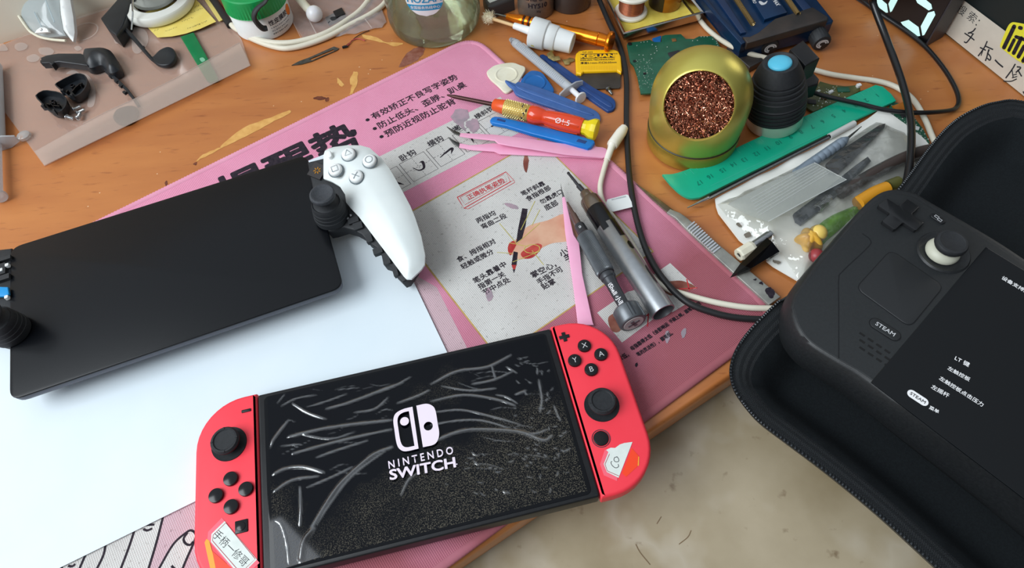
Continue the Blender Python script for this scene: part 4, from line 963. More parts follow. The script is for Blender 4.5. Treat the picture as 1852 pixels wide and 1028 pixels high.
# ---- foil scraps and tiny bit
M_foil = mat('brass_foil', (190, 170, 112), r=.35, me=.7, c2=(150, 132, 84), ns=300)
mb = MB(); pa(mb, [(988.6, 97.5), (997.4, 91), (1003, 102), (1011.4, 101), (1013.7, 108), (1002, 110.3), (991.5, 104.5)], .0036, .0005, 0, .0001); solo('foil_scrap', 'angular brass foil scrap resting on the dark blue pry tool', 'metal scrap', mb, [M_foil], 'brass foil scraps')
mb = MB(); pa(mb, [(1017, 108), (1025.4, 106.8), (1030, 104), (1038, 105.7), (1039, 110.3), (1031, 112.7), (1030, 116.2), (1021.9, 116.8)], .0012, .0006, 0, .0001); solo('foil_scrap', 'smaller brass foil scrap touching the yellow scraper edge', 'metal scrap', mb, [M_foil], 'brass foil scraps')
A, B = P(1099, 160, .0022), P(1107, 171, .0014); mb = MB().lathe([(0, 0), (.0021, 0), (.0022, .0012), (.001, .0024), (.0014, .003), (.0008, (B - A).length), (0, (B - A).length)], frame(A, B), 14); solo('small_screw', 'tiny grey screw on the desk below the scraper blade', 'screw', mb, [M_steeld])
# ---- orange screwdriver
M_orange = mat('orange_red_translucent_plastic', (248, 76, 24), r=.22, tr=.25, sss=.2, coat=.4)
M_orangec = mat('orange_collar', (226, 84, 28), r=.3)
M_yel2 = mat('lemon_plastic', (232, 208, 12), r=.35)
A, B = P(892, 189, .0098), P(1080, 236.3, .0102); FM = frame(A, B); L_ = (B - A).length
rt_ = thing('orange_screwdriver', 'orange screwdriver with gold studded grip and lemon yellow end cap', 'screwdriver', V((A.x, A.y, 0)))
u = lambda px: ((P(*px, .01) - A).dot((B - A).normalized()))
z1_, z2_, z3_, z4_, z5_ = u((912.8, 194)), u((958, 205)), u((978, 209.5)), u((985, 211.5)), u((1054, 229.5))
mb = MB().lathe([(0, 0), (.0036, 0), (.0046, .001), (.0056, z1_)], FM, 32); part(rt_, 'collar', mb, [M_orangec])
mb = MB().lathe([(.0056, z1_), (.0062, z1_ + .0004), (.0062, z2_ - .0004), (.0060, z2_)], FM, 32, 0)
for i in range(10):
    for j in range(16):
        a = a0 - 1.6 + j * .26; z = z1_ + .001 + (i + .5 * (j % 2)) * (z2_ - z1_ - .002) / 10
        if i > 6 and (i * 7 + j * 3) % 5 < 2: continue
        q = FM @ V((.0062 * math.cos(a), .0062 * math.sin(a), z)); mb.lathe([(.0006, -.0003), (.0004, .0003), (0, .0004)], frame(q, q + (q - (FM @ V((0, 0, z))))), 6, 1)
for i in range(9):
    a = a0 - 1 + (i * 1.7 % 2.2); cylpatch(mb, FM, .0063, a, a + .2, z2_ - .006 + (i * 1.3e-3 % .005), z2_ - .0048 + (i * 1.3e-3 % .005), 2, 4)
part(rt_, 'studded_grip', mb, [mat('gold_grip', (206, 176, 92), r=.4, me=.3, c2=(190, 158, 76), ns=300), mat('gold_stud', (240, 220, 150), r=.25, me=.4), M_ink], label='worn gold studded grip')
mb = MB().lathe([(.0060, z2_), (.0068, z2_ + .0012), (.0069, z3_ - .003), (.0056, z4_ - .0008), (.0053, z4_), (.0060, z4_ + .006), (.0068, (z4_ + z5_) / 2), (.0066, z5_ - .004), (.0060, z5_), (0, z5_)], FM, 12 * 3)
for k in range(6):
    a = a0 + .25 + k * PI / 3; mb.tube([FM @ V((r_ * math.cos(a), r_ * math.sin(a), z)) for r_, z in ((.0055, z4_ + .002), (.0067, (z4_ + z5_) / 2), (.0062, z5_ - .002))], .0007, 6, 0, 3)
cyltext(mb, 'Ø1.5', FM, .0073, a0 + .1, (z4_ + z5_) / 2 + .001, .0056, 1, 0, True, -1)
part(rt_, 'handle', mb, [M_orange, M_whiteprint])
mb = MB().lathe([(.0052, z5_ - .0005), (.0055, z5_ + .001), (.0056, z5_ + .003), (.0078, L_ - .0045), (.0082, L_ - .003), (.0080, L_ - .0006), (.0066, L_), (0, L_)], FM, 10); part(rt_, 'end_cap', mb, [M_yel2], ang=20)
mb = MB().tube([A, P(822, 175, .0095), P(808.7, 172, .0095)], [.0017, .0015, .0006], 10, 0, 0); part(rt_, 'shaft', mb, [mat('dark_brown_steel', (74, 44, 42), r=.4, me=.6)])
# ---- pink tweezers
M_pinkm = mat('pink_coated_metal', (244, 176, 206), r=.36, c2=(242, 170, 202), ns=100)
zu = (P(812, 232, .0095), P(1095, 275, .0046), P(870, 243, .0088))
rt_ = thing('tweezers', 'pink tweezers lying open across the mat corner below the blue bar', 'tweezers', P(1090, 275, 0), 'pink tweezers')
mb = MB(); pt(mb, [(832, 240.5), (869, 242), (894, 243.4), (945, 249), (1001.8, 257.3), (1039.7, 262.4), (1090, 266.4), (1096, 268.5), (1098, 272), (1095, 283), (1089, 285), (1025, 279), (981, 272), (920, 262.6), (901, 258.7), (895, 253.4), (850, 248.5), (831, 245.5)], *zu, .0009, 0, .0003)
part(rt_, 'upper_arm', mb, [M_pinkm])
mb = MB(); pt(mb, [(808, 228.6), (820, 235), (833, 240.5), (832, 245.5), (820, 240)], *zu, .0008, 0, .0002); part(rt_, 'upper_tip', mb, [M_steeld], label='bare steel point')
zl = (P(812, 250, .0052), P(1090, 284, .0036), P(850, 268, .0048))
mb = MB(); pt(mb, [(831, 259), (850, 262.5), (893, 259), (930, 262), (1000, 272), (1089, 276), (1094, 284), (1089, 286.5), (996, 282), (903, 278), (894, 273.6), (850, 270.4), (830, 266)], *zl, .0009, 0, .0003); part(rt_, 'lower_arm', mb, [M_pinkm])
mb = MB(); pt(mb, [(810, 247.5), (821, 254), (832, 259), (831, 266), (820, 260)], *zl, .0008, 0, .0002); part(rt_, 'lower_tip', mb, [M_steeld], label='bare steel point')
zu = (P(1014, 332, .0072), P(1058, 580, .0044), P(1040, 430, .0062))
rt_ = thing('tweezers', 'pink tweezers standing out from under the red right controller', 'tweezers', P(1050, 560, 0), 'pink tweezers')
mb = MB(); pt(mb, [(1016.5, 358), (1019, 354.5), (1022.5, 358), (1029, 387.5), (1037.5, 425), (1047.5, 440), (1053, 495), (1072, 583), (1074, 588), (1045, 588), (1037.4, 523), (1028, 460), (1022, 420)], *zu, .0009, 0, .0003); part(rt_, 'upper_arm', mb, [M_pinkm])
mb = MB(); pt(mb, [(1014, 330), (1016.5, 343), (1021, 355), (1017.5, 358), (1015, 345)], *zu, .0008, 0, .0002); part(rt_, 'upper_tip', mb, [M_steeld], label='bare steel point')
zl = (P(1016, 345, .0040), P(1058, 580, .0034), P(1040, 430, .0038))
mb = MB(); pt(mb, [(1022, 372), (1028, 382), (1036, 418), (1048, 445), (1054, 500), (1070, 586), (1048, 587), (1036, 500), (1027, 430)], *zl, .0008, 0, .0003); part(rt_, 'lower_arm', mb, [M_pinkm])
# ---- grey screwdriver
M_gun = mat('grey_anodised_metal', (104, 108, 112), r=.36, me=.55, c2=(96, 100, 104), ns=200)
M_gund = mat('dark_grey_metal', (66, 68, 72), r=.4, me=.5)
A, B = P(1047, 407, .0092), P(1146, 585, .0108); FM = frame(A, B); L_ = (B - A).length; dv = (B - A).normalized(); u = lambda px: (P(*px, .01) - A).dot(dv)
k0, k1, k2, k3, k4 = u((1055, 424)), u((1094, 494)), u((1103, 512)), u((1129, 557)), L_
rt_ = thing('grey_screwdriver', 'grey knurled screwdriver with large round end between tweezers and silver tube', 'screwdriver', V((A.x, A.y, 0)))
mb = MB().lathe([(0, 0), (.0032, 0), (.0036, .001), (.0038, k0 - .0015), (.0048, k0)], FM, 32); cyltext(mb, 'e', FM, .0039, facing(FM, CAM), k0 * .55, .004, 1)
part(rt_, 'collar', mb, [M_gund, M_lightprint])
mb = MB(); n = 88; rows = []
for z, r in ((k0, .0048), (k0 + .0012, .0058), (k1 - .001, .0060), (k1, .0054)):
    rows.append([FM @ V(((r - (.00035 if i % 2 else 0)) * math.cos(2 * PI * i / n), (r - (.00035 if i % 2 else 0)) * math.sin(2 * PI * i / n), z)) for i in range(n)])
mb.rings(rows); part(rt_, 'knurled_grip', mb, [M_gun], ang=15)
mb = MB().lathe([(.0054, k1), (.0055, k1 + .0012), (.0048, k1 + .0014), (.0050, k1 + .004), (.0046, k1 + .0052), (.0043, k1 + .0054), (.0040, k2), (.0038, k2 + .001), (.0036, k3), (.0036, k3 + .002)], FM, 32)
cyltext(mb, 'iShell 小明', FM, .0041, facing(FM, CAM) + .25, (k2 + k3) / 2 + .0015, .0042, 1, .02, True, -1)
part(rt_, 'shaft', mb, [M_gund, M_whiteprint])
mb = MB().lathe([(.0038, k3), (.0076, k3 + .0006), (.0086, k3 + .0016), (.0088, k4 - .001), (.0080, k4), (0, k4)], FM, 40)
mb.lathe([(.0066, k4 + .00005), (.0064, k4 + .0003), (0, k4 + .0003)], FM, 36, 1)
for a in (0, PI / 2): mb.box(FM @ Matrix.Translation((0, 0, k4 + .0004)) @ Matrix.Rotation(a + .5, 4, 'Z'), .0078, .0020, .0004, 0)
cylpatch(mb, FM, .00885, facing(FM, CAM) - .5, facing(FM, CAM) - .4, k3 + .001, k4 - .001, 2); cylpatch(mb, FM, .00885, facing(FM, CAM) - .25, facing(FM, CAM) - .2, k3 + .001, k4 - .001, 2)
part(rt_, 'swivel_head', mb, [M_gun, mat('pale_grey_metal', (190, 188, 186), r=.45, me=.2), M_gund])
C1, C2 = P(1037, 388, .0086), P(1026, 366, .0078)
mb = MB().tube([A, C1], [.0022, .0020], 12, 0, 0); mb.tube([C1, C2], [.0015, .0006], 10, 0, 0); part(rt_, 'bit', mb, [mat('brown_steel', (120, 96, 88), r=.35, me=.8)])
# ---- hollow silver tube screwdriver
M_alu = mat('satin_aluminium', (176, 180, 184), r=.34, me=.9, c2=(168, 172, 176), ns=200)
M_chrome = mat('warm_chrome', (150, 136, 122), r=.2, me=1, c2=(140, 126, 112), ns=100)
A, B = P(1058, 349, .0098), P(1199.6, 565.5, .0102); FM = frame(A, B); L_ = (B - A).length; dv = (B - A).normalized(); u = lambda px: (P(*px, .01) - A).dot(dv)
k0, k1, k2 = u((1064, 359)), u((1077, 379)), u((1098, 411))
rt_ = thing('tube_screwdriver', 'silver hollow tube screwdriver with chrome nose and black section', 'screwdriver', V((A.x, A.y, 0)))
mb = MB().lathe([(0, -.0008), (.0034, -.0006), (.0037, 0), (.0040, k0 - .001), (.0042, k0), (.0062, k0 + .0006), (.0068, k0 + .002), (.0071, k1)], FM, 40); part(rt_, 'chrome_nose', mb, [M_chrome])
mb = MB().lathe([(.0071, k1), (.0073, k1 + .0005), (.0073, k2 + .004)], FM, 40); part(rt_, 'black_sleeve', mb, [M_glossblack])
mb = MB().lathe([(.0072, k2 - .0004), (.0075, k2), (.0075, L_ - .013), (.0077, L_ - .010), (.0077, L_), (.0069, L_ + .0001), (.0067, L_ - .03), (.0067, k2)], FM, 48)
fa = facing(FM, CAM)
cylpatch(mb, FM, .00765, fa - .15, fa + .45, k2 - .0005, k2 + .0045, 1, 8)
cylpatch(mb, FM, .00765, fa - .55, fa - 1.1, k2 - .0005, k2 + .014, 1, 8)
cylpatch(mb, FM, .00765, fa - .75, fa - 1.25, k2 + .019, k2 + .026, 1, 8, True)
cylpatch(mb, FM, .00765, fa - .95, fa - 1.3, L_ - .032, L_ - .017, 1, 8, True)
part(rt_, 'tube', mb, [M_alu, M_glossblack])
C1, C2 = P(1046, 336, .0092), P(1028.4, 314, .0086)
mb = MB().tube([A, C1], .0017, 12, 0, 0); mb.tube([C1, C2], [.0011, .0009], 10, 0, 0); mb.lathe([(.0011, 0), (.0009, .001), (0, .0012)], frame(C2, C2 + (C2 - C1)), 8); part(rt_, 'bit', mb, [mat('dark_bit_steel', (72, 72, 76), r=.4, me=.8)])
# ---- white lead with a plug and a sticker tag
M_cream = mat('cream_rubber', (226, 220, 202), r=.5, c2=(218, 211, 192), ns=60)
zc = MZ + .0022
pth = [P(1098, 288, .006), P(1091, 312, .0045), P(1085.5, 338, zc), P(1089, 362, zc), P(1101, 382, zc), P(1120, 408, zc), P(1137, 432, zc), P(1155, 462, zc), P(1176, 498, zc), P(1205, 521.5, zc), P(1240, 533, zc), P(1295, 547.5, zc), P(1351, 556.5, zc), P(1395, 558, zc), P(1412, 558, zc)]
rt_ = thing('white_lead', 'cream white lead with plug passing under the silver tube to the case', 'cable', V((pth[0].x, pth[0].y, 0)), 'cream white cables')
mb = MB().tube(pth, .0019, 12, 0, 6); part(rt_, 'cord', mb, [M_cream])
mb = MB().tube([pth[0] + V((-.0003, -.001, 0)), P(1106, 266, .0068), P(1108, 262, .0068), P(1123, 240, .007), P(1129, 231, .007)], [.0023, .0026, .0042, .0040, .0030], 16, 0, 5); part(rt_, 'plug', mb, [mat('white_plug_plastic', (238, 234, 222), r=.4)])
mb = MB().tube([P(1129, 231, .007), P(1131, 225, .007)], .0008, 8, 0, 0); part(rt_, 'plug_pin', mb, [M_steeld])
mb = MB(); zt_ = .0062
pa(mb, [(1096.3, 367), (1098.5, 361), (1133, 352), (1136.5, 353), (1145, 371.5), (1143.5, 374.5), (1109, 383), (1100, 380)], zt_, .0003, 0, 0); mb.textpx('00G00000000', (1106, 361.5), (1132, 355.5), zt_ + .00006, 1); part(rt_, 'sticker_tag', mb, [M_white, M_tick], label='white sticker tag', sm=False)
# ---- black lead
zc = .0026
pth = [P(1078, -14, .006), P(1100, 38, .0045), P(1118, 76, zc), P(1128, 110, zc), P(1133, 150, zc), P(1133, 220, zc), P(1136, 290, zc + .001), P(1141, 340, zc + .002), P(1152, 400, zc + .002), P(1170, 455, zc + .002), P(1198, 503, zc + .0035), P(1240, 545, zc + .0045), P(1290, 566, zc + .003), P(1340, 576, zc + .002), P(1405, 579, zc + .002)]
solo('black_lead', 'black cable running down the mat past the brass ball into the case', 'cable', MB().tube(pth, .0021, 12, 0, 6), [mat('black_cable', (26, 26, 28), r=.5)], 'black cables')
# ---- steel knife with ribbed grip
zk_ = .0040
rt_ = thing('hobby_knife', 'flat steel hobby knife with ribbed grip along the mat edge', 'knife', P(1250, 420, 0))
mb = MB(); pa(mb, [(1149, 331), (1187.6, 357), (1218, 380), (1224, 388), (1209, 387), (1180.6, 362)], zk_, .0006, 0, .0002); part(rt_, 'blade', mb, [mat('brown_tinted_blade', (132, 118, 98), r=.35, me=.85, c2=(104, 92, 76), ns=150)])
mb = MB(); pa(mb, [(1212, 378), (1230, 385), (1240, 392), (1306.7, 448), (1352, 486.6), (1412, 537), (1391, 551.4), (1334.7, 500.7), (1289, 458.6), (1242, 415), (1222, 394), (1206, 384)], zk_ + .0009, .0024, 0, .0004)
for l in ([(1384, 524), (1394, 520), (1402, 530), (1396, 540), (1388, 534)], [(1372, 512), (1378, 510), (1380, 516)], [(1362, 506), (1368, 504), (1367, 508)]): blot(mb, l, zk_ + .001, 1, .6)
part(rt_, 'handle', mb, [mat('worn_handle_steel', (176, 176, 168), r=.4, me=.45, c2=(136, 136, 130), ns=90), M_ink], label='dull steel handle with dark specks')
mb = MB()
for i in range(13):
    t = i / 12; a = P(1243 + t * 46, 413 + t * 45, zk_ + .0011); b = P(1256 + t * 46, 402 + t * 45.5, zk_ + .0011); c = (a + b) / 2
    mb.box(flat(c, c + (b - a)), (b - a).length, .0010, .0012, 0)
part(rt_, 'grip_ribs', mb, [mat('bright_steel', (226, 228, 232), r=.3, me=.8)])
# ================================================================== back left corner of the desk
c74 = lambda l, ox=0, oy=0: [(ox + x / 7.396, oy + y / 7.396) for x, y in l]
M_folder = clear('hazy_clear_sheet', (250, 246, 244), base=.03, milk=.16, milkc=(236, 222, 212), rough=.12, edge=.3)
M_flap = clear('hazier_clear_flap', (250, 246, 244), base=.04, milk=.15, milkc=(244, 230, 220), rough=.12, edge=.3)
M_puddle = clear('milky_patch', (250, 246, 244), base=.03, milk=.34, milkc=(228, 216, 208), rough=.15, edge=.3)
rt_ = thing('plastic_sleeve', 'hazy clear plastic sleeve on the desk holding small black parts', 'plastic sleeve', P(220, 150, 0))
mb = MB(); pa(mb, [(-60, 110), (-30, 150), (80, 300), (453, 118), (436, 70), (396, 12), (370, -30), (180, 18), (60, 56)], .0011, .0006, 0, 0)
for l in ([(4, 78), (14, 88), (10, 92), (-10, 90)], [(28, 80), (40, 77), (50, 82), (46, 89), (34, 92), (27, 87)], [(50, 102), (62, 98), (72, 104), (66, 111), (54, 112), (48, 107)], [(70, 88), (88, 86), (98, 93), (90, 100), (74, 98)], [(134, 86), (142, 83), (148, 88), (140, 92)], [(236, 50), (262, 54), (268, 76), (252, 96), (240, 92), (238, 70)], [(206, 72), (214, 70), (218, 76), (210, 79)], [(120, 134), (134, 127), (150, 140), (160, 170), (158, 192), (170, 190), (172, 160), (156, 134)]):
    mb.polypx(smooth_px(l, 4), .00125, 1)
e = P(152, 57, .00125); mb.line([V((e.x + .0118 * math.cos(a), e.y + .0118 * math.sin(a), .00125)) for a in [2 * PI * i / 30 for i in range(31)]], .0011, 1)
part(rt_, 'sheet', mb, [M_folder, M_puddle], sm=False)
fa_, fb_, fc_ = P(195, 201, .0066), P(433, 77, .0066), P(300, 192, .0050)
mb = MB(); pt(mb, [(62, 274), (80, 299), (300, 193), (452, 118.5), (444, 98), (433, 77), (322, 139), (250, 176), (195, 201), (130, 236)], fa_, fb_, fc_, .0003, 0, 0)
part(rt_, 'folded_flap', mb, [M_flap], label='hazy folded front flap', sm=False)
mb = MB().tube([P(x, y, .0068) for x, y in ((150, 224), (195, 201), (250, 176), (322, 139), (433, 77))], .00025, 6, 0, 0); part(rt_, 'crease', mb, [M_puddle], label='pale fold line')
# clear shell with a white edge
s0, s1, s2 = P(80, 66, .006), P(128, 72, .006), P(30, 0, .022)
sn = (s1 - s0).cross(s2 - s0).normalized(); sn = sn if sn.z > 0 else -sn; SHM = flat(s0, s1, sn); SHI = SHM.inverted()
def shl(px): return [tuple((SHI @ PP(x, y, s0, sn))[:2]) for x, y in px]
rt_ = thing('clear_shell', 'translucent plastic shell with thick white edge standing on the clear sleeve', 'plastic shell', V((s0.x, s0.y, 0)))
M_shellc = clear('translucent_shell', (232, 242, 246), base=.08, milk=.42, milkc=(214, 226, 230), rough=.1, edge=.5)
dm = lambda h, r: (lambda x, y, d: h * (1 - math.exp(-d / r)))
mb = MB().sheet(shl([(14, -20), (24, 0), (34, 24), (54, 54), (66, 63.5), (78, 69), (119, 65), (114, 54), (109, 27), (107, 0), (104, -20)]), dm(.007, .008), .003, 0, zb=-.004, M=SHM)
part(rt_, 'clear_body', mb, [M_shellc])
mb = MB().sheet(shl([(105, -20), (108, 0), (110, 27), (115, 54), (126, 69), (132, 75.7), (134, 66), (135, 58), (132.5, 31), (127, 0), (124, -20)]), dm(.006, .005), .002, 0, zb=-.003, M=SHM); part(rt_, 'white_edge', mb, [M_white])
mb = MB().tube([SHM @ V((*q, .002)) for q in shl([(14, -20), (24, 0), (34, 24), (54, 54), (66, 63.5), (78, 69), (98, 73), (122, 75)])], .0011, 8, 0, 4); part(rt_, 'pale_rim', mb, [M_ivory])
mb = MB().plate(shl([(78, 66), (82, 60), (88, 55.6), (96, 55.5), (101, 58), (104, 64)]), .0090, .0070, 0, bev=.0004, M=SHM); c = shl([(91, 60)])[0]; mb.lathe([(.0012, .0091), (.0007, .0094), (0, .0091)], SHM @ Matrix.Translation((*c, 0)), 12, 1)
part(rt_, 'mounting_tab', mb, [M_white, M_steel])
for a, b in (((100, 0), (118, 46)), ((82, 28), (96, 56))):
    mb = MB().tube([SHM @ V((*q, .0078)) for q in shl([(a[0] - 6, a[1]), (b[0] - 6, b[1])])], .0005, 6, 0, 0); part(rt_, 'inner_rib', mb, [M_shellc])
# black trim strips with oval ends
M_trim = mat('dark_slate_plastic', (22, 26, 31), r=.4, c2=(29, 33, 38), ns=80)
rt_ = thing('trim_strip', 'black trim strip with oval paddle end and square block beside the yellow note', 'plastic part', P(240, 60, 0), 'black trim strips')
mb = MB(); pa(mb, [(181, 32), (205, 5), (216, -8), (242, -14), (233, 20), (228.5, 27), (222, 45), (209.6, 64), (194.7, 52.7)], .014, .0125, 0, .002); part(rt_, 'block', mb, [M_trim])
mb = MB(); pt(mb, [(217, 40), (223, 44), (241, 62), (262, 87), (275, 102), (277, 107), (281, 113), (272, 106), (257, 90), (238, 68), (220, 48)], P(222, 44, .010), P(277, 104, .006), P(240, 70, .0088), .002, 0, .0004); mb.box(at(*P(259, 86, .006)), .002, .002, .002); part(rt_, 'arm', mb, [M_trim])
mb = MB(); pa(mb, [(273, 103), (277, 101), (288, 90), (302.8, 84), (314, 88.5), (317.5, 102), (308, 115), (292, 117.6), (280, 113)], .006, .003, 0, .001, 3); part(rt_, 'oval_paddle', mb, [M_trim])
rt_ = thing('trim_strip', 'black toothed trim strip whose oval end lies under the sleeve flap', 'plastic part', P(190, 120, 0), 'black trim strips')
mb = MB(); pa(mb, [(73, 104), (84, 99.4), (105.5, 96), (146, 96), (152, 99), (158, 118), (142, 116), (105.5, 111), (98, 112), (93, 117.6), (88, 113), (74.4, 113.6)], .011, .006, 0, .001)
for x in (78, 86, 92, 120, 150): mb.box(at(*P(x, 114 + (x - 78) * .04, .007), .3), .0022, .003, .004)
part(rt_, 'toothed_bar', mb, [M_trim])
el = smooth_px([(148, 97), (155.5, 89), (175, 86.5), (193, 86.5), (202.8, 94.6), (210, 108), (215, 123), (201.5, 130), (192, 128), (187, 120), (181, 115), (165, 120), (152, 117)], 3)
mb = MB().sheet(xy(el, .010), lambda x, y, d: .0085 + .0085 * (1 - math.exp(-d / .005)), .0012, 0, zb=.002); part(rt_, 'elbow', mb, [M_trim], ang=80)
mb = MB(); pt(mb, [(189, 125), (195, 128), (211, 140), (230, 159), (242, 175), (252, 190), (247, 192), (238, 178), (226, 163), (207, 145), (190, 131)], P(192, 128, .006), P(250, 190, .003), P(211, 142, .0055), .002, 0, .0004)
for x, y in ((201, 139), (211, 148), (219, 156), (226, 168)): mb.box(at(*P(x, y, .0045), -.7), .003, .0022, .0022)
part(rt_, 'arm', mb, [M_trim])
mb = MB(); pa(mb, [(204, 210), (211, 197.6), (230, 191), (243.4, 192), (250, 200), (244.7, 214), (232.6, 223), (219, 224.6), (208, 219)], .0030, .0018, 0, .0007, 3); part(rt_, 'oval_paddle', mb, [M_trim])
# two small black cups
def cup(label, px, h, seed):
    rt_ = thing('grip_cap', label, 'plastic part', P(*px[0], 0), 'black grip end caps')
    q = ccw(xy(px, h)); q = [tuple(a[:2]) for a in cr([(x, y, 0) for x, y in q], 2, True)]
    rg = [[V((x, y, .0014)) for x, y in inset(q, .003)], [V((x, y, .0035)) for x, y in inset(q, .001)], [V((x, y, h)) for x, y in q], [V((x, y, h + .0002)) for x, y in inset(q, .0009)], [V((x, y, .0045)) for x, y in inset(q, .0013)]]
    mb = MB().rings(rg); part(rt_, 'shell', mb, [M_trim])
    R2 = random.Random(seed); mb = MB(); cx = sum(x for x, y in q) / len(q); cy = sum(y for x, y in q) / len(q)
    mb.lathe([(.0018, .0045), (.0018, .0075), (.0011, .0078), (.0010, .005), (0, .005)], at(cx - .002, cy + .003, 0), 14)
    for i in range(5): mb.box(at(cx + R2.uniform(-.005, .005), cy + R2.uniform(-.004, .004), .0058, R2.uniform(0, 3)), R2.uniform(.002, .006), .001, R2.uniform(.003, .005))
    part(rt_, 'inner_ribs', mb, [M_glossblack])
    for i in (1, 3): 
        a = V(q[i * 2]); mb = MB().plate([(a.x - .0012, a.y - .001), (a.x + .0012, a.y - .001), (a.x + .0006, a.y + .0014), (a.x - .0006, a.y + .0014)], h + .003, h - .002, 0); part(rt_, 'clip_tooth', mb, [M_trim])
cup('black cup shaped grip cap nearest the loose silver screws', [(63.5, 173), (78, 163.4), (93, 164), (108, 167), (119, 176), (120, 188), (112, 200), (100, 204.4), (92, 203), (81, 195), (73, 185.4)], .010, 1)
cup('black cup shaped grip cap beside the toothed trim strip', [(98.7, 153), (108, 146), (121.7, 139), (138, 132.4), (152.8, 135), (158, 145), (155.5, 157), (146, 169), (132.5, 176), (123, 174.6), (116, 168), (107, 161)], .010, 2)
# loose screws
def mkscrew():
    mb = MB().lathe([(0, 0), (.0013, .0001), (.0019, .0006), (.0019, .0011), (.0011, .0014), (.0011, .0056), (.0007, .0062), (0, .0062)], I4, 16)
    for k in range(5): mb.lathe([(.0011, .0018 + k * .0008), (.00132, .0021 + k * .0008), (.0011, .0024 + k * .0008)], I4, 16)
    for a in (0, PI / 2): mb.box(Matrix.Translation((0, 0, .0001)) @ Matrix.Rotation(a, 4, 'Z'), .0018, .0004, .0004, 1)
    return mb
scr0 = None
for (a, b), lb in zip((((130.5, 199), (144.7, 192.9)), ((138, 205.7), (150.8, 199)), ((119, 211), (133, 215)), ((140.6, 215), (144.7, 207))),
                      ('silver screw farthest back in the loose heap of four', 'silver screw lying parallel just in front of the rearmost screw', 'silver screw lying leftmost, pointing right, in the loose heap', 'silver screw with its round head facing the viewer')):
    p0, p1 = P(*a, .0042), P(*b, .0036); d = (p1 - p0)
    if d.length > 0: d.normalize()
    if scr0 is None: scr0 = mkscrew().build('machine_screw', [M_steel, M_gund]); o = scr0
    else: o = scr0.copy(); C.objects.link(o)
    o.matrix_world = frame(p0, p0 + d) @ Matrix.Scale(1.12, 4); tag(o, lb, 'screw', 'loose silver screws')
# clear rubber foot
mb = MB().lathe([(.0045, 0), (.0052, .0012), (.0048, .003), (.003, .0042), (0, .0044)], at(*P(46, 249, .0012)[:2], .0012), 20)
solo('rubber_foot', 'small clear rubber bump at the left corner of the plastic sleeve', 'rubber foot', mb, [clear('clear_gel', (240, 244, 246), base=.15, milk=.3, rough=.08, bump=.6, bs=300)])
# clear syringe at the left border
A, F, D = P(-10, 118, .0062), P(-5, 262, .0062), P(-3, 355, .0065); FM = frame(A, F); Ls = (F - A).length
rt_ = thing('syringe', 'large clear syringe lying along the left edge of the photo', 'syringe', V((A.x, A.y, 0)))
mb = MB().lathe([(.0050, 0), (.0056, .002), (.0056, Ls), (.0050, Ls), (.0050, .002)], FM, 28); part(rt_, 'barrel', mb, [M_syr])
ax = (F - A).normalized(); sd = V((0, 0, 1)).cross(ax).normalized(); upv = ax.cross(sd); FL = Matrix(((sd.x, upv.x, ax.x, F.x), (sd.y, upv.y, ax.y, F.y), (sd.z, upv.z, ax.z, F.z), (0, 0, 0, 1)))
mb = MB().plate([(x, y) for x, y in ((.0145, -.003), (.0145, .003), (.007, .0062), (-.007, .0062), (-.0145, .003), (-.0145, -.003), (-.007, -.006), (.007, -.006))], .0007, -.0007, 0, bev=.0004, M=FL); part(rt_, 'finger_flange', mb, [M_syr])
PM = frame(F, D); Lp = (D - F).length
mb = MB().lathe([(.003, -Ls * .6), (.003, Lp)], PM, 16); mb.lathe([(.003, Lp - .001), (.0058, Lp - .0008), (.006, Lp), (.0056, Lp + .001), (0, Lp + .0012)], PM, 28); part(rt_, 'plunger', mb, [M_syr])
# note, reel, steel cup, green stick
M_note = mat('yellow_note_paper', (232, 212, 116), r=.8, c2=(226, 202, 100), ns=60)
M_notes = mat('yellow_note_strip', (218, 198, 112), r=.8)
n0, n1, n2 = P(284, 67, .0034), P(390, 39, .0042), P(300, 10, .003)
nn = (n1 - n0).cross(n2 - n0).normalized(); nn = nn if nn.z > 0 else -nn; NM = flat(n0, n1, nn); NI = NM.inverted()
def nl(px): return [tuple((NI @ PP(x, y, n0, nn))[:2]) for x, y in px]
mb = MB().plate(nl([(261.5, 44), (284.5, 67.6), (310, 66), (335, 61), (362, 52), (390.6, 39), (359.5, 4), (346, -8), (255, 25)]), 0, -.0002, 0, M=NM)
R2 = random.Random(5)
for px, n_, w_ in (((280, 55), 3, 3), ((296, 44), 6, 2.6), ((330, 38), 8, 2.4), ((345, 22), 9, 2.6), ((352, 46), 9, 2.6), ((340, 51), 9, 2.2), ((300, 56), 8, 1.8), ((352, 12), 6, 2.6)):
    for i in range(n_):
        x, y = px[0] + i * 2.6, px[1] - i * 1.0
        for _ in range(2):
            x0, y0 = x + R2.uniform(-1, 1), y + R2.uniform(-1, 1); a = R2.uniform(0, 3)
            mb.linepx([(x0, y0), (x0 + w_ * math.cos(a) * .7, y0 + w_ * math.sin(a) * .5)], 0, .00022, 1, 0, n0 + nn * .0001, nn)
solo('sticky_note', 'yellow paper note with small handwriting under the white reel', 'note', mb, [M_note, M_pen], sm=False)
mb = MB(); pa(mb, [(366, -6), (396, 39), (406.5, 34), (378, -8)], .003, .0003, 0, 0); solo('paper_strip', 'narrow yellow paper strip behind the yellow note', 'paper strip', mb, [M_notes])
rt_ = thing('wire_reel', 'white plastic reel ring on the yellow note at the back', 'reel', P(289, 8, 0))
c = P(289, 8, .006)
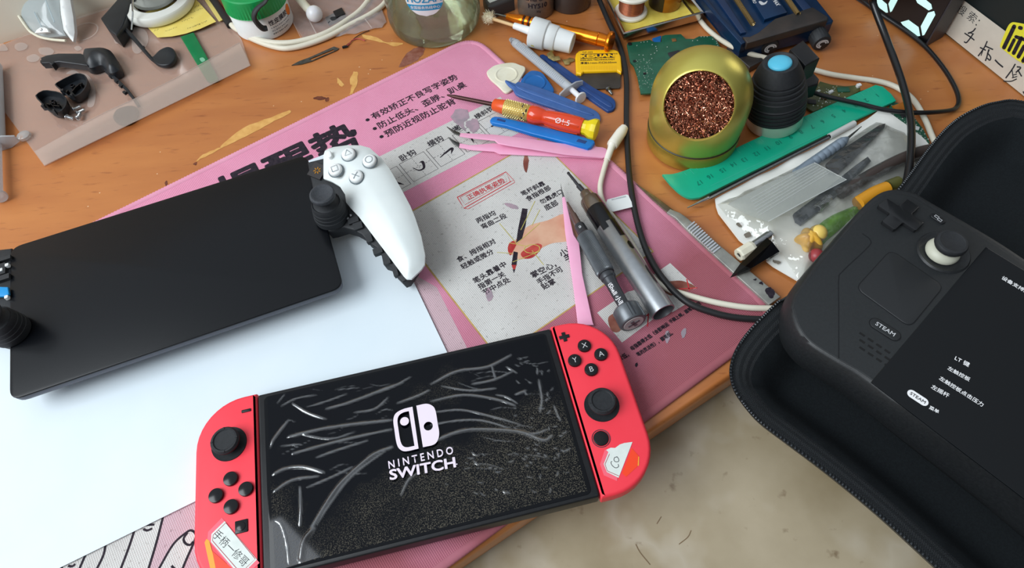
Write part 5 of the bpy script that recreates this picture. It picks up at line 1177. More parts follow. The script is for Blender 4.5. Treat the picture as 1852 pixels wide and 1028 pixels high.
mb = MB().lathe([(.020, .0045), (.030, .0045), (.0312, .006), (.0312, .0115), (.030, .013), (.022, .0135), (.020, .012), (.020, .0045)], at(c.x, c.y, 0), 48); part(rt_, 'flange', mb, [mat('reel_white', (226, 226, 218), r=.4)])
mb = MB().lathe([(0, .0136), (.0192, .0136), (.0196, .0145), (.0196, .058), (.0186, .058), (.0186, .016), (0, .016)], at(c.x, c.y, 0), 48); solo('steel_cup', 'shiny steel cup standing in the white reel', 'cup', mb, [mat('polished_steel', (176, 178, 176), r=.18, me=1, c2=(150, 152, 150), ns=30)])
mb = MB().tube([P(237.8, 54, .0105), P(240.2, 25, .018), P(239.5, 14, .022), P(241, -16, .034)], .0007, 8, 0, 3); solo('wire_pin', 'thin bent silver wire standing beside the white reel', 'wire', mb, [M_steel])
mb = MB(); pa(mb, [(326, 66), (350, 58), (372, 98), (394, 140), (392, 144), (380, 147.5), (374, 145), (350, 106)], .0034, .002, 0, .0006)
mb.polypx(smooth_px([(361, 106), (367, 104), (371, 109), (365, 112)]), .0036, 1)  # pale patch painted on the stick as a highlight
solo('green_stick', 'flat green plastic stick sliding under the sleeve flap', 'plastic stick', mb, [mat('green_plastic', (6, 122, 70), r=.35, c2=(4, 114, 64), ns=90), mat('painted_green_highlight', (120, 184, 150), r=.5)])
# black lead, red tip and white cable loops
solo('black_lead', 'black cable end beside the yellow paper strip at the back', 'cable', MB().tube([P(372, -20, .0035), P(392, 8, .0035), P(408, 32, .0035), P(417, 46, .0035)], .0034, 12, 0, 4), [mat('black_cable2', (28, 28, 31), r=.5)], 'black cables')
rt_ = thing('looped_cable', 'cream white looped cable with red end around the green capped jar', 'cable', P(412, 20, 0), 'cream white cables')
lp = [(412, 17), (419, 34.6), (440, 60.5), (469, 76), (503.7, 86.4), (529.6, 86.4), (564, 77.8), (598.7, 64), (633, 45), (669.6, 26), (693.7, 8), (706, -14), (704, -34), (686, -30), (668, -2), (652, 18), (633, 33), (598.7, 55), (564, 69), (521, 77.4), (477.8, 74.6), (445, 62), (424, 50), (416, 41)]
mb = MB().tube([P(x, y, .0026 + (.0012 if i > 16 else 0)) for i, (x, y) in enumerate(lp)], .0023, 12, 0, 6); part(rt_, 'cord', mb, [M_cream])
mb = MB().tube([P(409, -14, .008), P(411, 4, .0055), P(412.5, 19, .0035)], [.0046, .0046, .0026], 14, 0, 3); part(rt_, 'red_sleeve', mb, [mat('red_sleeve', (176, 32, 50), r=.45)])
# green-capped jar
c = P(480, 43, 0); JM = at(c.x, c.y, 0); fa = facing(JM, CAM)
rt_ = thing('jar', 'white plastic jar with ribbed green cap inside the cable loop', 'jar', c)
mb = MB().lathe([(0, 0), (.0238, 0), (.0250, .0014), (.0250, .0225), (.0235, .0245), (0, .0245)], JM, 56, 0)
cyltext(mb, '性皮膜胶', JM, .0252, fa + .5, .0155, .0052, 1, .015)
for k, n_ in enumerate((13, 11, 9)):
    for i in range(n_): cylpatch(mb, JM, .02515, fa + .12 + i * .075, fa + .12 + i * .075 + (.05 if (i * 5 + k) % 3 else .03), .0105 - k * .0028, .0112 - k * .0028, 2 if k < 2 else 1, 2)
cylpatch(mb, JM, .0252, fa + .92, fa + 1.22, .010, .0195, 3, 10, True)
part(rt_, 'body', mb, [M_white, M_ink, M_tick, mat('orange_dot', (238, 126, 42), r=.5)])
M_cap = mat('green_cap_plastic', (10, 156, 82), r=.38, c2=(6, 148, 76), ns=60)
n = 120; rows = []
for z, r, k in ((.0225, .0262, 0), (.0228, .0262, 1), (.0355, .0258, 1), (.0375, .0252, 0), (.0382, .0240, 0)):
    rows.append([JM @ V(((r - (.0005 if i % 2 and k else 0)) * math.cos(2 * PI * i / n), (r - (.0005 if i % 2 and k else 0)) * math.sin(2 * PI * i / n), z)) for i in range(n)])
mb = MB().rings(rows); part(rt_, 'cap', mb, [M_cap], ang=25)
fd = (V((CAM.x, CAM.y, 0)) - c).normalized(); pl = c + fd * .0315
mb = MB().tube([PP(x, y, pl, fd) for x, y in ((489, -14), (480, 3), (469, 12), (461, 22), (460, 33), (466, 43), (475, 51), (483, 51))], [.0018, .0020, .0024, .0032, .0036, .0036, .0036, .0030], 12, 0, 6, True, .6)
solo('black_hook', 'black curved plastic hook leaning on the green capped jar', 'hook', mb, [M_blackmat])
# clear packet with a black part, drumstick-like swab
rt_ = thing('clear_packet', 'clear crinkled packet holding a small black part behind the cable loop', 'plastic packet', P(600, 30, 0))
mb = MB().sheet(xy([(512, -14), (530, 40), (548, 70), (600, 64), (640, 58), (690, 46), (698, 36), (690, 14), (694, -14)], .003), lambda x, y, d: .0016 + .0022 * (1 - math.exp(-d / .006)) + .0008 * math.sin(x * 380 + y * 210) * math.sin(y * 460), .0028, 0)
mb.linepx([(548, 12), (560, 38), (574.5, 66)], .0052, .0009, 1); mb.linepx([(660, 34), (672, 50)], .0052, .0008, 1); mb.linepx([(530, 40), (545, 70)], .0052, .0005, 1)
part(rt_, 'film', mb, [clear('packet_film', (246, 244, 244), base=.06, milk=.3, milkc=(206, 200, 200), rough=.12, bump=.5, bs=160), M_puddle])
rt_ = thing('connector', 'small black connector inside the clear packet', 'electronic part', P(607, 28, 0))
mb = MB(); pa(mb, [(588, 31), (606, 22), (619.4, 15.5), (625, 27), (610, 33), (593.5, 41.5)], .0036, .003, 0, .0004); part(rt_, 'housing', mb, [M_blackmat])
mb = MB(); pa(mb, [(602, 20), (618, 13), (624, 24), (608, 31)], .0050, .0014, 0, .0004); part(rt_, 'latch', mb, [M_black])
c = P(568.5, 25, .010); rt_ = thing('dauber', 'white ball tipped stick lying over the clear packet', 'dauber', V((c.x, c.y, 0)))
mb = MB().lathe([(0, -.0068)] + [(.0069 * math.sin(PI * i / 14), -.0069 * math.cos(PI * i / 14)) for i in range(1, 14)] + [(0, .0068)], at(*c), 28); part(rt_, 'ball', mb, [M_trans])
mb = MB().tube([c, P(555, 14, .0125), P(530, -16, .0165)], .0036, 12, 0, 3); part(rt_, 'stick', mb, [M_ivory])
# scalpel blade and a snip of wire
sl_ = xy([(559, 107), (602, 89.5), (606, 91), (564, 109)], .0009)
mb = MB().sheet(xy([(527, 118), (541, 110.5), (559, 104), (604, 84), (613, 87.5), (609, 91), (563, 111), (545, 116)], .0009), .0009, .002, 0, holes=[ccw(sl_)], zb=.0003)
solo('scalpel_blade', 'loose slotted steel scalpel blade on the bare desk', 'blade', mb, [mat('blade_steel', (112, 112, 108), r=.4, me=.8, c2=(86, 86, 82), ns=200)])
rt_ = thing('wire_snip', 'thin dark and red wire snip with black knot near the blade', 'wire', P(623, 85, 0))
mb = MB().tube([P(x, y, .001) for x, y in ((624, 84), (634, 76), (644, 67), (656, 60), (668, 55))], .00035, 6, 0, 4); part(rt_, 'dark_strand', mb, [mat('dark_wire', (52, 30, 28), r=.5)])
mb = MB().tube([P(x, y, .001) for x, y in ((624, 85), (631, 80), (637, 73), (648, 70), (660, 73.5))], .00045, 6, 0, 4); part(rt_, 'red_strand', mb, [mat('red_wire', (176, 70, 66), r=.5)])
mb = MB().tube([P(x, y, .0012) for x, y in ((619, 86), (624, 84.5), (629, 84))], [.0009, .0012, .0007], 8, 0, 3); part(rt_, 'knot', mb, [M_black])
# glass bottle with a maker's label
c = P(788, 37, 0); JM = at(c.x, c.y, 0); fa = facing(JM, CAM)
rt_ = thing('glass_bottle', 'wide clear glass bottle with a blue and white round label', 'bottle', c)
M_bglass = clear('bottle_glass', (240, 246, 238), base=.06, milk=.03, milkc=(190, 200, 180), rough=.04, edge=.75)
mb = MB().lathe([(0, .002), (.030, .001), (.0355, 0), (.0378, .0022), (.0392, .008), (.0394, .014), (.0384, .017), (.0390, .022), (.0390, .075), (.034, .088), (.020, .096), (.018, .112)], JM, 64); part(rt_, 'glass_wall', mb, [M_bglass])
mb = MB().lathe([(0, .0066), (.030, .0058), (.0355, .008), (.0368, .014), (.0368, .030), (0, .030)], JM, 56); part(rt_, 'clear_liquid', mb, [clear('solvent', (238, 240, 226), base=.03, milk=.12, milkc=(206, 208, 180), rough=.05, edge=.5)])
mb = MB(); r_ = .0393
pl = c + fd * .039; fdb = (V((CAM.x, CAM.y, 0)) - c).normalized(); q = PP(766, -1, c + fdb * .039, fdb); la = math.atan2(q.y - c.y, q.x - c.x); lz_ = q.z
def ldisc(rr, y0, y1, m, dr):
    vs = []; fs = []; n = 26
    for i in range(n + 1):
        y = y0 + (y1 - y0) * i / n; w_ = math.sqrt(max(rr * rr - y * y, 0))
        for j in range(9): a = la + (w_ * (j / 8 * 2 - 1)) / r_; vs.append(JM @ V(((r_ + dr) * math.cos(a), (r_ + dr) * math.sin(a), lz_ + y)))
    for i in range(n):
        for j in range(8): fs.append((i * 9 + j, i * 9 + j + 1, i * 9 + j + 10, i * 9 + j + 9))
    mb.add(vs, fs, m)
ldisc(.0152, -.0152, .0152, 0, 0); ldisc(.0152, -.0100, -.0050, 1, .00012)
cyltext(mb, 'HOZAN', JM, r_ + .0003, la, -.0002 + lz_, .0078, 1, .02); cyltext(mb, '全国服务热线中心', JM, r_ + .0003, la, lz_ - .0074, .0030, 0, .015)
part(rt_, 'round_label', mb, [M_white, mat('label_blue', (24, 150, 196), r=.5)])
# dark box corner, silver can, grey jar
rt_ = thing('dark_box', 'corner of a dark grey box with white label behind the glass bottle', 'box', P(895, 0, 0))
mb = MB(); pa(mb, [(872, -12), (877, 2), (882, 11), (890, 11.5), (930, -4), (926, -14)], .012, .0118, 0, .002); part(rt_, 'body', mb, [mat('dark_grey_box', (66, 62, 62), r=.45)])
mb = MB(); pa(mb, [(878, -12), (882, 1), (886, 5), (916, -7), (914, -14)], .0124, .0004, 0, 0); part(rt_, 'label_card', mb, [M_white])
c = P(969, 17, 0); JM = at(c.x, c.y, 0); fa = facing(JM, CAM)
rt_ = thing('grease_can', 'small silver grey can printed with black lettering behind amber screwdriver', 'can', c)
mb = MB().lathe([(0, 0), (.0148, 0), (.0156, .001), (.0156, .040), (.0145, .042), (0, .042)], JM, 48, 0)
cyltext(mb, 'Thermal Grease', JM, .0158, fa + .05, .0205, .0042, 1, .012); cyltext(mb, 'HY510', JM, .0158, fa + .12, .0145, .0060, 1, .03); cyltext(mb, '30g', JM, .0158, fa + .15, .0092, .0028, 1)
part(rt_, 'can_body', mb, [mat('silver_grey_print', (158, 150, 142), r=.35, me=.5, c2=(142, 134, 126), ns=80), M_ink])
mb = MB().lathe([(.0146, .042), (.0152, .0425), (.0152, .050), (.014, .051), (0, .051)], JM, 40); part(rt_, 'lid', mb, [M_black])
c = P(1032, 4, 0); JM = at(c.x, c.y, 0)
rt_ = thing('glass_jar', 'small dark glass jar with grey contents right of the silver can', 'jar', c)
mb = MB().lathe([(0, 0), (.0168, 0), (.0178, .0015), (.0178, .030), (.017, .030), (.0165, .0045), (0, .0045)], JM, 40); part(rt_, 'glass_wall', mb, [mat('smoked_glass', (72, 66, 64), r=.12, c2=(60, 56, 54), ns=40)])
mb = MB().lathe([(0, .0285), (.0168, .0285), (.0172, .0310), (.0172, .0400), (.016, .041), (0, .041)], JM, 40); part(rt_, 'lid', mb, [mat('grey_lid', (138, 130, 124), r=.5)])
# ================================================================== right side
# ---- steel tray with spool and tape
trz = .013
tc = [P(1129, 59.5, trz), P(1271, 22, trz), P(1232, -26, trz), P(1088, -24, trz)]
rt_ = thing('steel_tray', 'shallow shiny steel tray lined with yellow paper at the back', 'tray', V((tc[0].x, tc[0].y, 0)))
q = ccw([(a.x, a.y) for a in tc]); qi = inset(q, .0012); qb = inset(q, .0008)
mb = MB().rings([[V((x, y, .0042)) for x, y in inset(q, .0015)], [V((x, y, .005)) for x, y in qb], [V((x, y, trz - .001)) for x, y in q], [V((x, y, trz)) for x, y in inset(q, -.0012)], [V((x, y, trz + .0006)) for x, y in inset(q, -.0003)], [V((x, y, trz)) for x, y in qi], [V((x, y, .0052)) for x, y in inset(q, .0022)]])
part(rt_, 'tray_body', mb, [mat('bright_tray_steel', (206, 202, 194), r=.2, me=1, c2=(180, 176, 168), ns=40)], ang=30)
for k in (0, 1):
    a = V(qb[k]).lerp(V((0, .4)), .0); c4 = V(inset(q, .008)[k]); mb = MB().lathe([(.003, .0005), (.0036, .001), (.0036, .0043), (0, .0043)], at(c4.x, c4.y, 0), 16); part(rt_, 'rubber_foot', mb, [M_black])
mb = MB().plate(inset(q, .0035), .0060, .0054, 0); solo('lining_paper', 'yellow paper lining the steel tray', 'paper', mb, [mat('yellow_lining', (226, 206, 92), r=.85, c2=(214, 190, 76), ns=120, bump=.5, bs=160)])
c = P(1141, 20, .008); SMx = at(c.x, c.y, 0)
rt_ = thing('wire_spool', 'white spool of copper wire standing in the steel tray', 'spool', V((c.x, c.y, .006)))
M_spool = mat('spool_white', (232, 228, 214), r=.4)
mb = MB().lathe([(0, .0062), (.0128, .0062), (.0136, .007), (.0136, .0084), (.0128, .0092), (0, .0092)], SMx, 40); part(rt_, 'lower_flange', mb, [M_spool])
mb = MB().lathe([(.0092, .0092), (.0102, .010)] + [(.0102 + (.00025 if i % 2 else 0), .0104 + i * .0005) for i in range(28)] + [(.0092, .0250)], SMx, 40); part(rt_, 'copper_winding', mb, [mat('copper_wire', (206, 130, 96), r=.3, me=.8, c2=(180, 104, 74), ns=300, stretch=(1, 1, 12))])
mb = MB().lathe([(0, .0248), (.0150, .0248), (.0158, .0256), (.0158, .0270), (.0150, .0278), (0, .0278)], SMx, 40)
mb.text('ф0.1', at(c.x + .002, c.y - .0075, .0280, .2), .0052, 1, .01); part(rt_, 'upper_flange', mb, [M_spool, M_ink])
c = P(1203, 2, .008); SMx = at(c.x, c.y, 0); fa = facing(SMx, CAM)
rt_ = thing('tape_roll', 'translucent amber tape roll with black label in the steel tray', 'tape roll', V((c.x, c.y, .006)))
M_kap = mat('amber_film', (186, 112, 22), r=.2, c2=(164, 92, 14), ns=60, tr=.2, coat=.4)
mb = MB().lathe([(.0075, .0062), (.0132, .0062), (.0135, .0066), (.0135, .0226), (.0132, .023), (.0075, .023), (.0075, .0062)], SMx, 40); cylpatch(mb, SMx, .0137, fa - 1.5, fa - .05, .0068, .0225, 1, 14); part(rt_, 'tape', mb, [M_kap, mat('dark_label', (44, 32, 24), r=.3)])
mb = MB().lathe([(.0066, .0064), (.0074, .0064), (.0074, .0234), (.0066, .0234), (.0066, .0064)], SMx, 32); part(rt_, 'core', mb, [mat('card_core', (158, 92, 46), r=.7)])
# ---- circuit boards
M_pcb = mat('green_circuit_board', (28, 92, 68), r=.38, c2=(22, 80, 58), ns=140, coat=.2)
M_pcbo = mat('olive_circuit_board', (92, 92, 44), r=.4, c2=(66, 78, 40), ns=160)
M_solder = mat('solder', (206, 214, 206), r=.3, me=.6)
M_chip = mat('black_chip', (40, 40, 44), r=.5)
def board(label, px, z, m, seed, dots, comps, group='loose circuit boards'):
    rt_ = thing('circuit_board', label, 'circuit board', V((*P(*px[0], z)[:2], 0)), group)
    mb = MB(); pa(mb, px, z, .0014, 0, .0002); R2 = random.Random(seed)
    for (x, y), r in dots:
        c = P(x, y, z); mb.lathe([(r, z - .0001), (r * .7, z + r * .5), (0, z + r * .7)], at(c.x, c.y, 0), 8, 1)
    part(rt_, 'board', mb, [m, M_solder])
    for (x, y), sx, sy, h, rz, mm, nm in comps:
        c = P(x, y, z); mb = MB().box(at(c.x, c.y, z + h / 2, rz), sx, sy, h, 0, min(sx, sy) * .12); part(rt_, nm, mb, [mm])
    return rt_
R2 = random.Random(11)
dots = [((x, y), .0005) for x, y in c74([(680, 610), (735, 568), (775, 562), (820, 558), (885, 597), (933, 622), (942, 650), (948, 680), (915, 712), (868, 730), (708, 735), (762, 738), (772, 790), (880, 782), (1085, 630), (1425, 545), (1490, 540), (1540, 492), (1580, 492), (1620, 490), (1695, 525), (1745, 552), (1750, 580), (1760, 610)], 1060)]
for _ in range(90): dots.append(((R2.uniform(1150, 1182), R2.uniform(108, 160)), R2.uniform(.00018, .0004)))
dots = [d for d in dots if inside([d[0]], [(1134, 81), (1136, 77), (1160, 74.4), (1175, 71.7), (1196, 76), (1197, 65), (1232, 61.5), (1240, 70), (1255, 70), (1264, 65.6), (1287, 65), (1300, 78), (1310, 110), (1230, 160), (1180, 167), (1159, 170), (1146.5, 119)])[0]]
board('green circuit board with silver solder dots behind the brass ball', [(1133.7, 81), (1135.7, 77), (1160, 74.4), (1175, 71.7), (1183, 76), (1196.6, 75.7), (1197, 65), (1203, 63), (1231.7, 61.5), (1240, 70), (1254.7, 70.3), (1264, 65.6), (1287, 65), (1298, 75.7), (1306, 92), (1300, 112), (1250, 140), (1200, 165), (1176, 168.5), (1159, 169.5), (1153, 139), (1146.5, 119), (1140, 112)], .0044, M_pcb, 1, dots,
      [((1222, 100), .0105, .0095, .0005, .2, M_chip, 'dark_opening'), ((1219, 73), .0035, .0035, .0006, 0, mat('copper_pad', (150, 104, 60), r=.4, me=.5), 'copper_pad'), ((1139, 80), .0028, .0028, .0008, 0, M_black, 'mounting_hole'), ((1147.5, 111), .0022, .0022, .0004, 0, M_black, 'mounting_hole'), ((1166, 133.5), .0022, .0022, .0004, 0, M_black, 'mounting_hole')])
mb = MB(); pa(mb, [(1180, 69), (1196, 64), (1195, 76), (1184, 77)], .0028, .002, 0, .0003); solo('blue_tab', 'small blue plastic tab between the steel tray and green board', 'plastic tab', mb, [M_blue])
dots = [((R2.uniform(1455, 1530), R2.uniform(155, 195)), R2.uniform(.0003, .0007)) for _ in range(60)]
pb2 = [(1449, 188), (1459.5, 168.6), (1475, 159), (1483, 147), (1504, 153), (1530, 156), (1555, 153), (1556, 164), (1533, 176), (1500, 190), (1471, 202)]
dots = [d for d in dots if inside([d[0]], pb2)[0]]
board('olive circuit board with tiny parts between the torch and green ruler', pb2, .0030, M_pcbo, 2, dots,
      [((1468, 185), .006, .0045, .001, -.3, M_chip, 'chip'), ((1502, 168), .0034, .0022, .0018, .4, M_white, 'white_connector'), ((1490, 178), .004, .003, .001, -.3, mat('brown_part', (96, 66, 44), r=.5), 'brown_part'), ((1525, 163), .009, .005, .0008, -.1, M_pcb, 'green_patch'), ((1552, 157), .0032, .0026, .0024, .2, M_white, 'white_connector'), ((1480, 166), .003, .002, .0012, .5, M_solder, 'metal_can')])
mb = MB(); pa(mb, [(1556, 152), (1566, 149), (1580, 154), (1574, 161), (1556, 164)], .0044, .0006, 0, 0); solo('amber_tape_piece', 'shiny amber tape scrap at the far end of the green ruler', 'tape scrap', mb, [M_kap], 'amber tape scraps')
pb3 = [(1611, 184), (1634.6, 188), (1648, 205), (1669.6, 233), (1682, 258), (1676, 262), (1655, 240), (1627, 216), (1607, 202)]
dots = [d for d in [((R2.uniform(1610, 1680), R2.uniform(186, 258)), R2.uniform(.0003, .0007)) for _ in range(110)] if inside([d[0]], pb3)[0]]
board('narrow green circuit board tucked beneath the white envelope', pb3, .0024, M_pcb, 3, dots, [((1622, 197), .004, .003, .001, .5, M_chip, 'chip'), ((1634, 210), .004, .003, .001, .2, M_chip, 'chip'), ((1656, 232), .0045, .003, .001, -.6, M_white, 'white_label')])
mb = MB(); pa(mb, [(1613, 192), (1634, 184), (1642, 196), (1632, 202), (1620, 199)], .0046, .0006, 0, 0); solo('amber_tape_piece', 'shiny amber tape scrap under the crossing black cables', 'tape scrap', mb, [M_kap], 'amber tape scraps')
# ---- blue clamp holder
hz = .022
rt_ = thing('board_clamp', 'dark blue and black screw clamp holder behind the torch', 'clamp', P(1380, 60, 0))
M_hblue = mat('anodised_blue', (16, 52, 88), r=.35, me=.35, c2=(12, 42, 74), ns=60)
M_hblack = mat('worn_black_coating', (38, 36, 36), r=.45, c2=(58, 50, 46), ns=60, bump=.1)
mb = MB(); pa(mb, [(1262, -18), (1302, 30), (1341, 82), (1352, 80), (1505, 41), (1508, 36), (1478, -2), (1466, -18)], hz - .004, .013, 0, .0015); part(rt_, 'body', mb, [M_hblue])
mb = MB(); pa(mb, [(1344, 66), (1356, 66), (1372, 58), (1402, 33), (1432, 24), (1470, 12), (1498, 30), (1497, 36), (1352, 78)], hz, .006, 0, .001); part(rt_, 'front_jaw', mb, [M_hblack])
mb = MB(); pa(mb, [(1258, -18), (1268, -18), (1302, 26), (1350, 76), (1341, 80), (1298, 32)], hz - .001, .008, 0, .001); part(rt_, 'side_rail', mb, [M_hblue])
mb = MB(); pa(mb, [(1284, -18), (1300, -18), (1336, 36), (1350, 58), (1340, 60)], hz - .002, .004, 0, .0006); part(rt_, 'slide_bar', mb, [mat('deep_blue', (14, 42, 78), r=.4)])
mb = MB(); pa(mb, [(1350, -18), (1383, 35), (1424, 22), (1396, -18)], hz - .001, .004, 0, .0006)
mb.textpx('MAX', (1400, -1), (1408, 10), hz - .0009, 1, .03, 1.2); mb.textpx('PRO', (1362, -2), (1366, 6), hz - .0009, 1, .02, 1.2)
for l in ([(1372, 3), (1377, 9), (1385, 7), (1388, 1), (1382, 5), (1376, 2)],): mb.polypx(smooth_px(l, 3), hz - .0009, 1)
part(rt_, 'centre_plate', mb, [M_hblue, M_lightprint])
mb = MB(); pa(mb, [(1424, -18), (1456, 22), (1470, 16), (1440, -18)], hz - .002, .004, 0, .0006); part(rt_, 'slide_bar', mb, [mat('deep_blue2', (14, 42, 78), r=.4)])
for a, b in (((1322, -16), (1362, 44)), ((1414, -16), (1444, 26.5))):
    p0, p1 = P(*a, hz), P(*b, hz); L_ = (p1 - p0).length; x_ = (p1 - p0).normalized(); FMx = frame(p0, p1)
    hp = [FMx @ V((.0018 * math.cos(t * .9), .0018 * math.sin(t * .9), t / 260 * L_)) for t in range(260)]
    mb = MB().tube(hp, .0004, 5, 0, 0); part(rt_, 'coil_spring', mb, [mat('brass_spring', (176, 150, 100), r=.35, me=.8)])
for px, d_ in (((1390, 80), 1), ((1484, 72), 1)):
    p0 = P(px[0] - 8, px[1] - 12, .010); p1 = P(px[0] + 3, px[1] + 7, .0095); FMx = frame(p0, p1); L_ = (p1 - p0).length
    n = 40; rows = [[FMx @ V(((r - (.0004 if i % 2 else 0)) * math.cos(2 * PI * i / n), (r - (.0004 if i % 2 else 0)) * math.sin(2 * PI * i / n), z)) for i in range(n)] for z, r in ((0, .0072), (L_ - .001, .0074), (L_, .0066))]
    mb = MB().rings(rows); mb.lathe([(.0055, L_ + .0001), (.0050, L_ + .0004), (0, L_ + .0004)], FMx, 28, 0)
    for k in range(3): cylpatch(mb, FMx @ Matrix.Translation((0, 0, L_ + .0005)), 0, 0, 1, 0, 0, 1, 1)
    for r_ in (.0044, .0028): mb.line([FMx @ V((r_ * math.cos(a), r_ * .8 * math.sin(a), L_ + .0005)) for a in [i * .33 for i in range(15)]], .0011, 1, 0, (p1 - p0).normalized())
    part(rt_, 'knob', mb, [M_blackmat, M_lightprint])
mb = MB(); pa(mb, [(1315, 85), (1356, 122), (1382, 108), (1360, 84)], .006, .0055, 0, .001); part(rt_, 'foot', mb, [M_hblack])
# ---- brass-wool holder
bc = P(1268, 176, .041); R_b = .0338
rt_ = thing('tip_cleaner', 'brass coloured ball holder filled with copper wool', 'tip cleaner', V((bc.x, bc.y, 0)))
M_brass = mat('yellow_brass', (214, 202, 104), r=.34, me=.75, c2=(200, 186, 84), ns=18, bump=.05, bs=500)
BMx = at(bc.x, bc.y, 0)
mb = MB().lathe([(0, .0006), (.0310, .0006), (.0320, .0016), (.0328, .0135), (.0322, .0145), (.0300, .0146), (.0290, .0140), (0, .0135)], BMx, 64); part(rt_, 'base_cup', mb, [mat('brass_base', (190, 168, 76), r=.36, me=.75, c2=(176, 152, 62), ns=40)], label='brass base cup')
hp = P(1262, 198, .05); d0 = (hp - CAM).normalized(); oc = CAM - bc; b_ = oc.dot(d0); tt_ = -b_ - math.sqrt(b_ * b_ - oc.dot(oc) + R_b ** 2); hit = CAM + d0 * tt_
hn = (hit - bc).normalized(); HM = frame(bc, bc + hn); rh = .0232; ah = math.asin(rh / R_b)
prof = [(R_b * math.sin(ah + (PI - ah) * i / 60), R_b * math.cos(ah + (PI - ah) * i / 60)) for i in range(61)]; prof[-1] = (0, -R_b)
inn = [(rh - .0006, R_b * math.cos(ah) + .0002), (rh - .0012, R_b * math.cos(ah) - .0006), (rh + .003, R_b * math.cos(ah) - .004), (R_b * .93, 0)]
mb = MB().lathe(inn[::-1] + prof, HM, 96)
zse = .0150                                       # dome above, straight wall down to the seam of the base cup
for q in mb.v:
    e = q - bc
    if e.z < 0 and e.length > R_b * .985:
        h_ = math.hypot(e.x, e.y); dz_ = max(e.z, zse - bc.z); k_ = (R_b - .0018 * (-dz_ / (bc.z - zse)) ** 2) / max(h_, 1e-6)
        if e.z < zse - bc.z: k_ = min(k_, 1.0 if h_ < R_b * .3 else k_)
        q.x = bc.x + e.x * k_; q.y = bc.y + e.y * k_; q.z = bc.z + dz_
part(rt_, 'ball_shell', mb, [M_brass], ang=60)
mb = MB().lathe([(.0324, .0142), (.0326, .0148), (.0320, .0154)], BMx, 64); part(rt_, 'seam_ring', mb, [mat('dark_seam', (40, 34, 14), r=.5)])
R2 = random.Random(21); mb = MB(); zc_ = R_b * math.cos(ah)
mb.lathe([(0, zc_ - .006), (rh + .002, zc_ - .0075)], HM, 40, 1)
for i in range(1500):
    r = (rh - .0006) * math.sqrt(R2.random()); a = R2.uniform(0, 2 * PI); dep = R2.uniform(.0004, .006) ; 
    bul = .003 * (1 - (r / rh) ** 2)
    o_ = V((r * math.cos(a), r * math.sin(a), zc_ - dep + bul - .0016))
    th = R2.uniform(0, 2 * PI); L_ = R2.uniform(.004, .0095); cu = R2.uniform(-620, 620); tl = R2.uniform(-.6, .6); w_ = R2.uniform(.00010, .00030); tw = R2.uniform(-2, 2)
    n = 9; vs = []
    for k in range(n + 1):
        s_ = (k / n - .5) * L_; aa = th + cu * s_ * .5
        q = o_ + V((math.cos(aa) * s_, math.sin(aa) * s_, tl * s_ + .0006 * math.sin(k * 1.3)))
        rr = math.hypot(q.x, q.y)
        if rr > rh - .0004: q.x *= (rh - .0005) / rr; q.y *= (rh - .0005) / rr
        sdv = V((-math.sin(aa), math.cos(aa), tw * (k / n - .5))).normalized() * w_
        vs += [HM @ (q - sdv), HM @ (q + sdv)]
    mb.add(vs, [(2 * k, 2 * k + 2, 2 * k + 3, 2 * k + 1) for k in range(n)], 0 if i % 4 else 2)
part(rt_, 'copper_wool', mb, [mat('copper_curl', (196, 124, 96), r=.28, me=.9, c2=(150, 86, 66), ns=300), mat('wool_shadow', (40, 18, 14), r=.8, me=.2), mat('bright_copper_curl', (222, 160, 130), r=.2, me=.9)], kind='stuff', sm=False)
# ---- torch
A = P(1399, 226, .0); Tt = P(1411, 113, .0545); FM = frame(A, Tt); L_ = (Tt - A).length; s_ = L_ / .058
rt_ = thing('torch', 'stubby black ridged torch with pale blue button beside the brass ball', 'torch', A)
fl0 = .004
mb = MB().lathe([(0, .0032), (.0165, .0032), (.0188, .004), (.0196, .0055), (.0196, .0138), (.0188, .0142)], FM, 56); part(rt_, 'silver_head', mb, [mat('satin_silver', (226, 220, 208), r=.3, me=.6)])
pr = [(.0188, .0140), (.0204, .0145)]
for k in range(4): pr += [(.0205, .0150 + k * .0034), (.0205, .0170 + k * .0034), (.0192, .0174 + k * .0034), (.0192, .0180 + k * .0034)]
pr += [(.0204, .0288), (.0198, .0296), (.0196, .0350), (.0190, .0356)]
for k in range(3): r0_ = .0194 - k * .0011; pr += [(r0_, .0362 + k * .0036), (r0_ - .0003, .0382 + k * .0036), (r0_ - .0016, .0386 + k * .0036), (r0_ - .0017, .0394 + k * .0036)]
pr += [(.0162, .0470), (.0152, .0500), (.0124, .0560), (.0114, .0580), (.0104, .0583), (.0092, .0574), (.0086, .0570), (0, .0570)]
mb = MB().lathe([(r, z * s_ if z > .015 else z) for r, z in pr], FM, 56); part(rt_, 'ridged_body', mb, [M_blackmat], ang=30)
mb = MB().lathe([(.0078, .0568 * s_), (.0078, .0578 * s_), (.0070, .0588 * s_), (.0040, .0596 * s_), (0, .0598 * s_)], FM, 36); part(rt_, 'button', mb, [mat('pale_blue_rubber', (92, 196, 226), r=.5, c2=(84, 188, 220), ns=60)])
mb = MB(); pa(mb, [(1429, 88), (1453, 71.5), (1483, 104), (1457, 119)], .050, .016, 0, .0012); pa(mb, [(1440, 112), (1462, 104), (1468, 122), (1456, 130)], .038, .016, 0, .0006); pa(mb, [(1442, 128), (1464, 122), (1482, 142), (1480, 152), (1458, 158), (1446, 148)], .024, .012, 0, .0012); part(rt_, 'mount_clip', mb, [M_black])
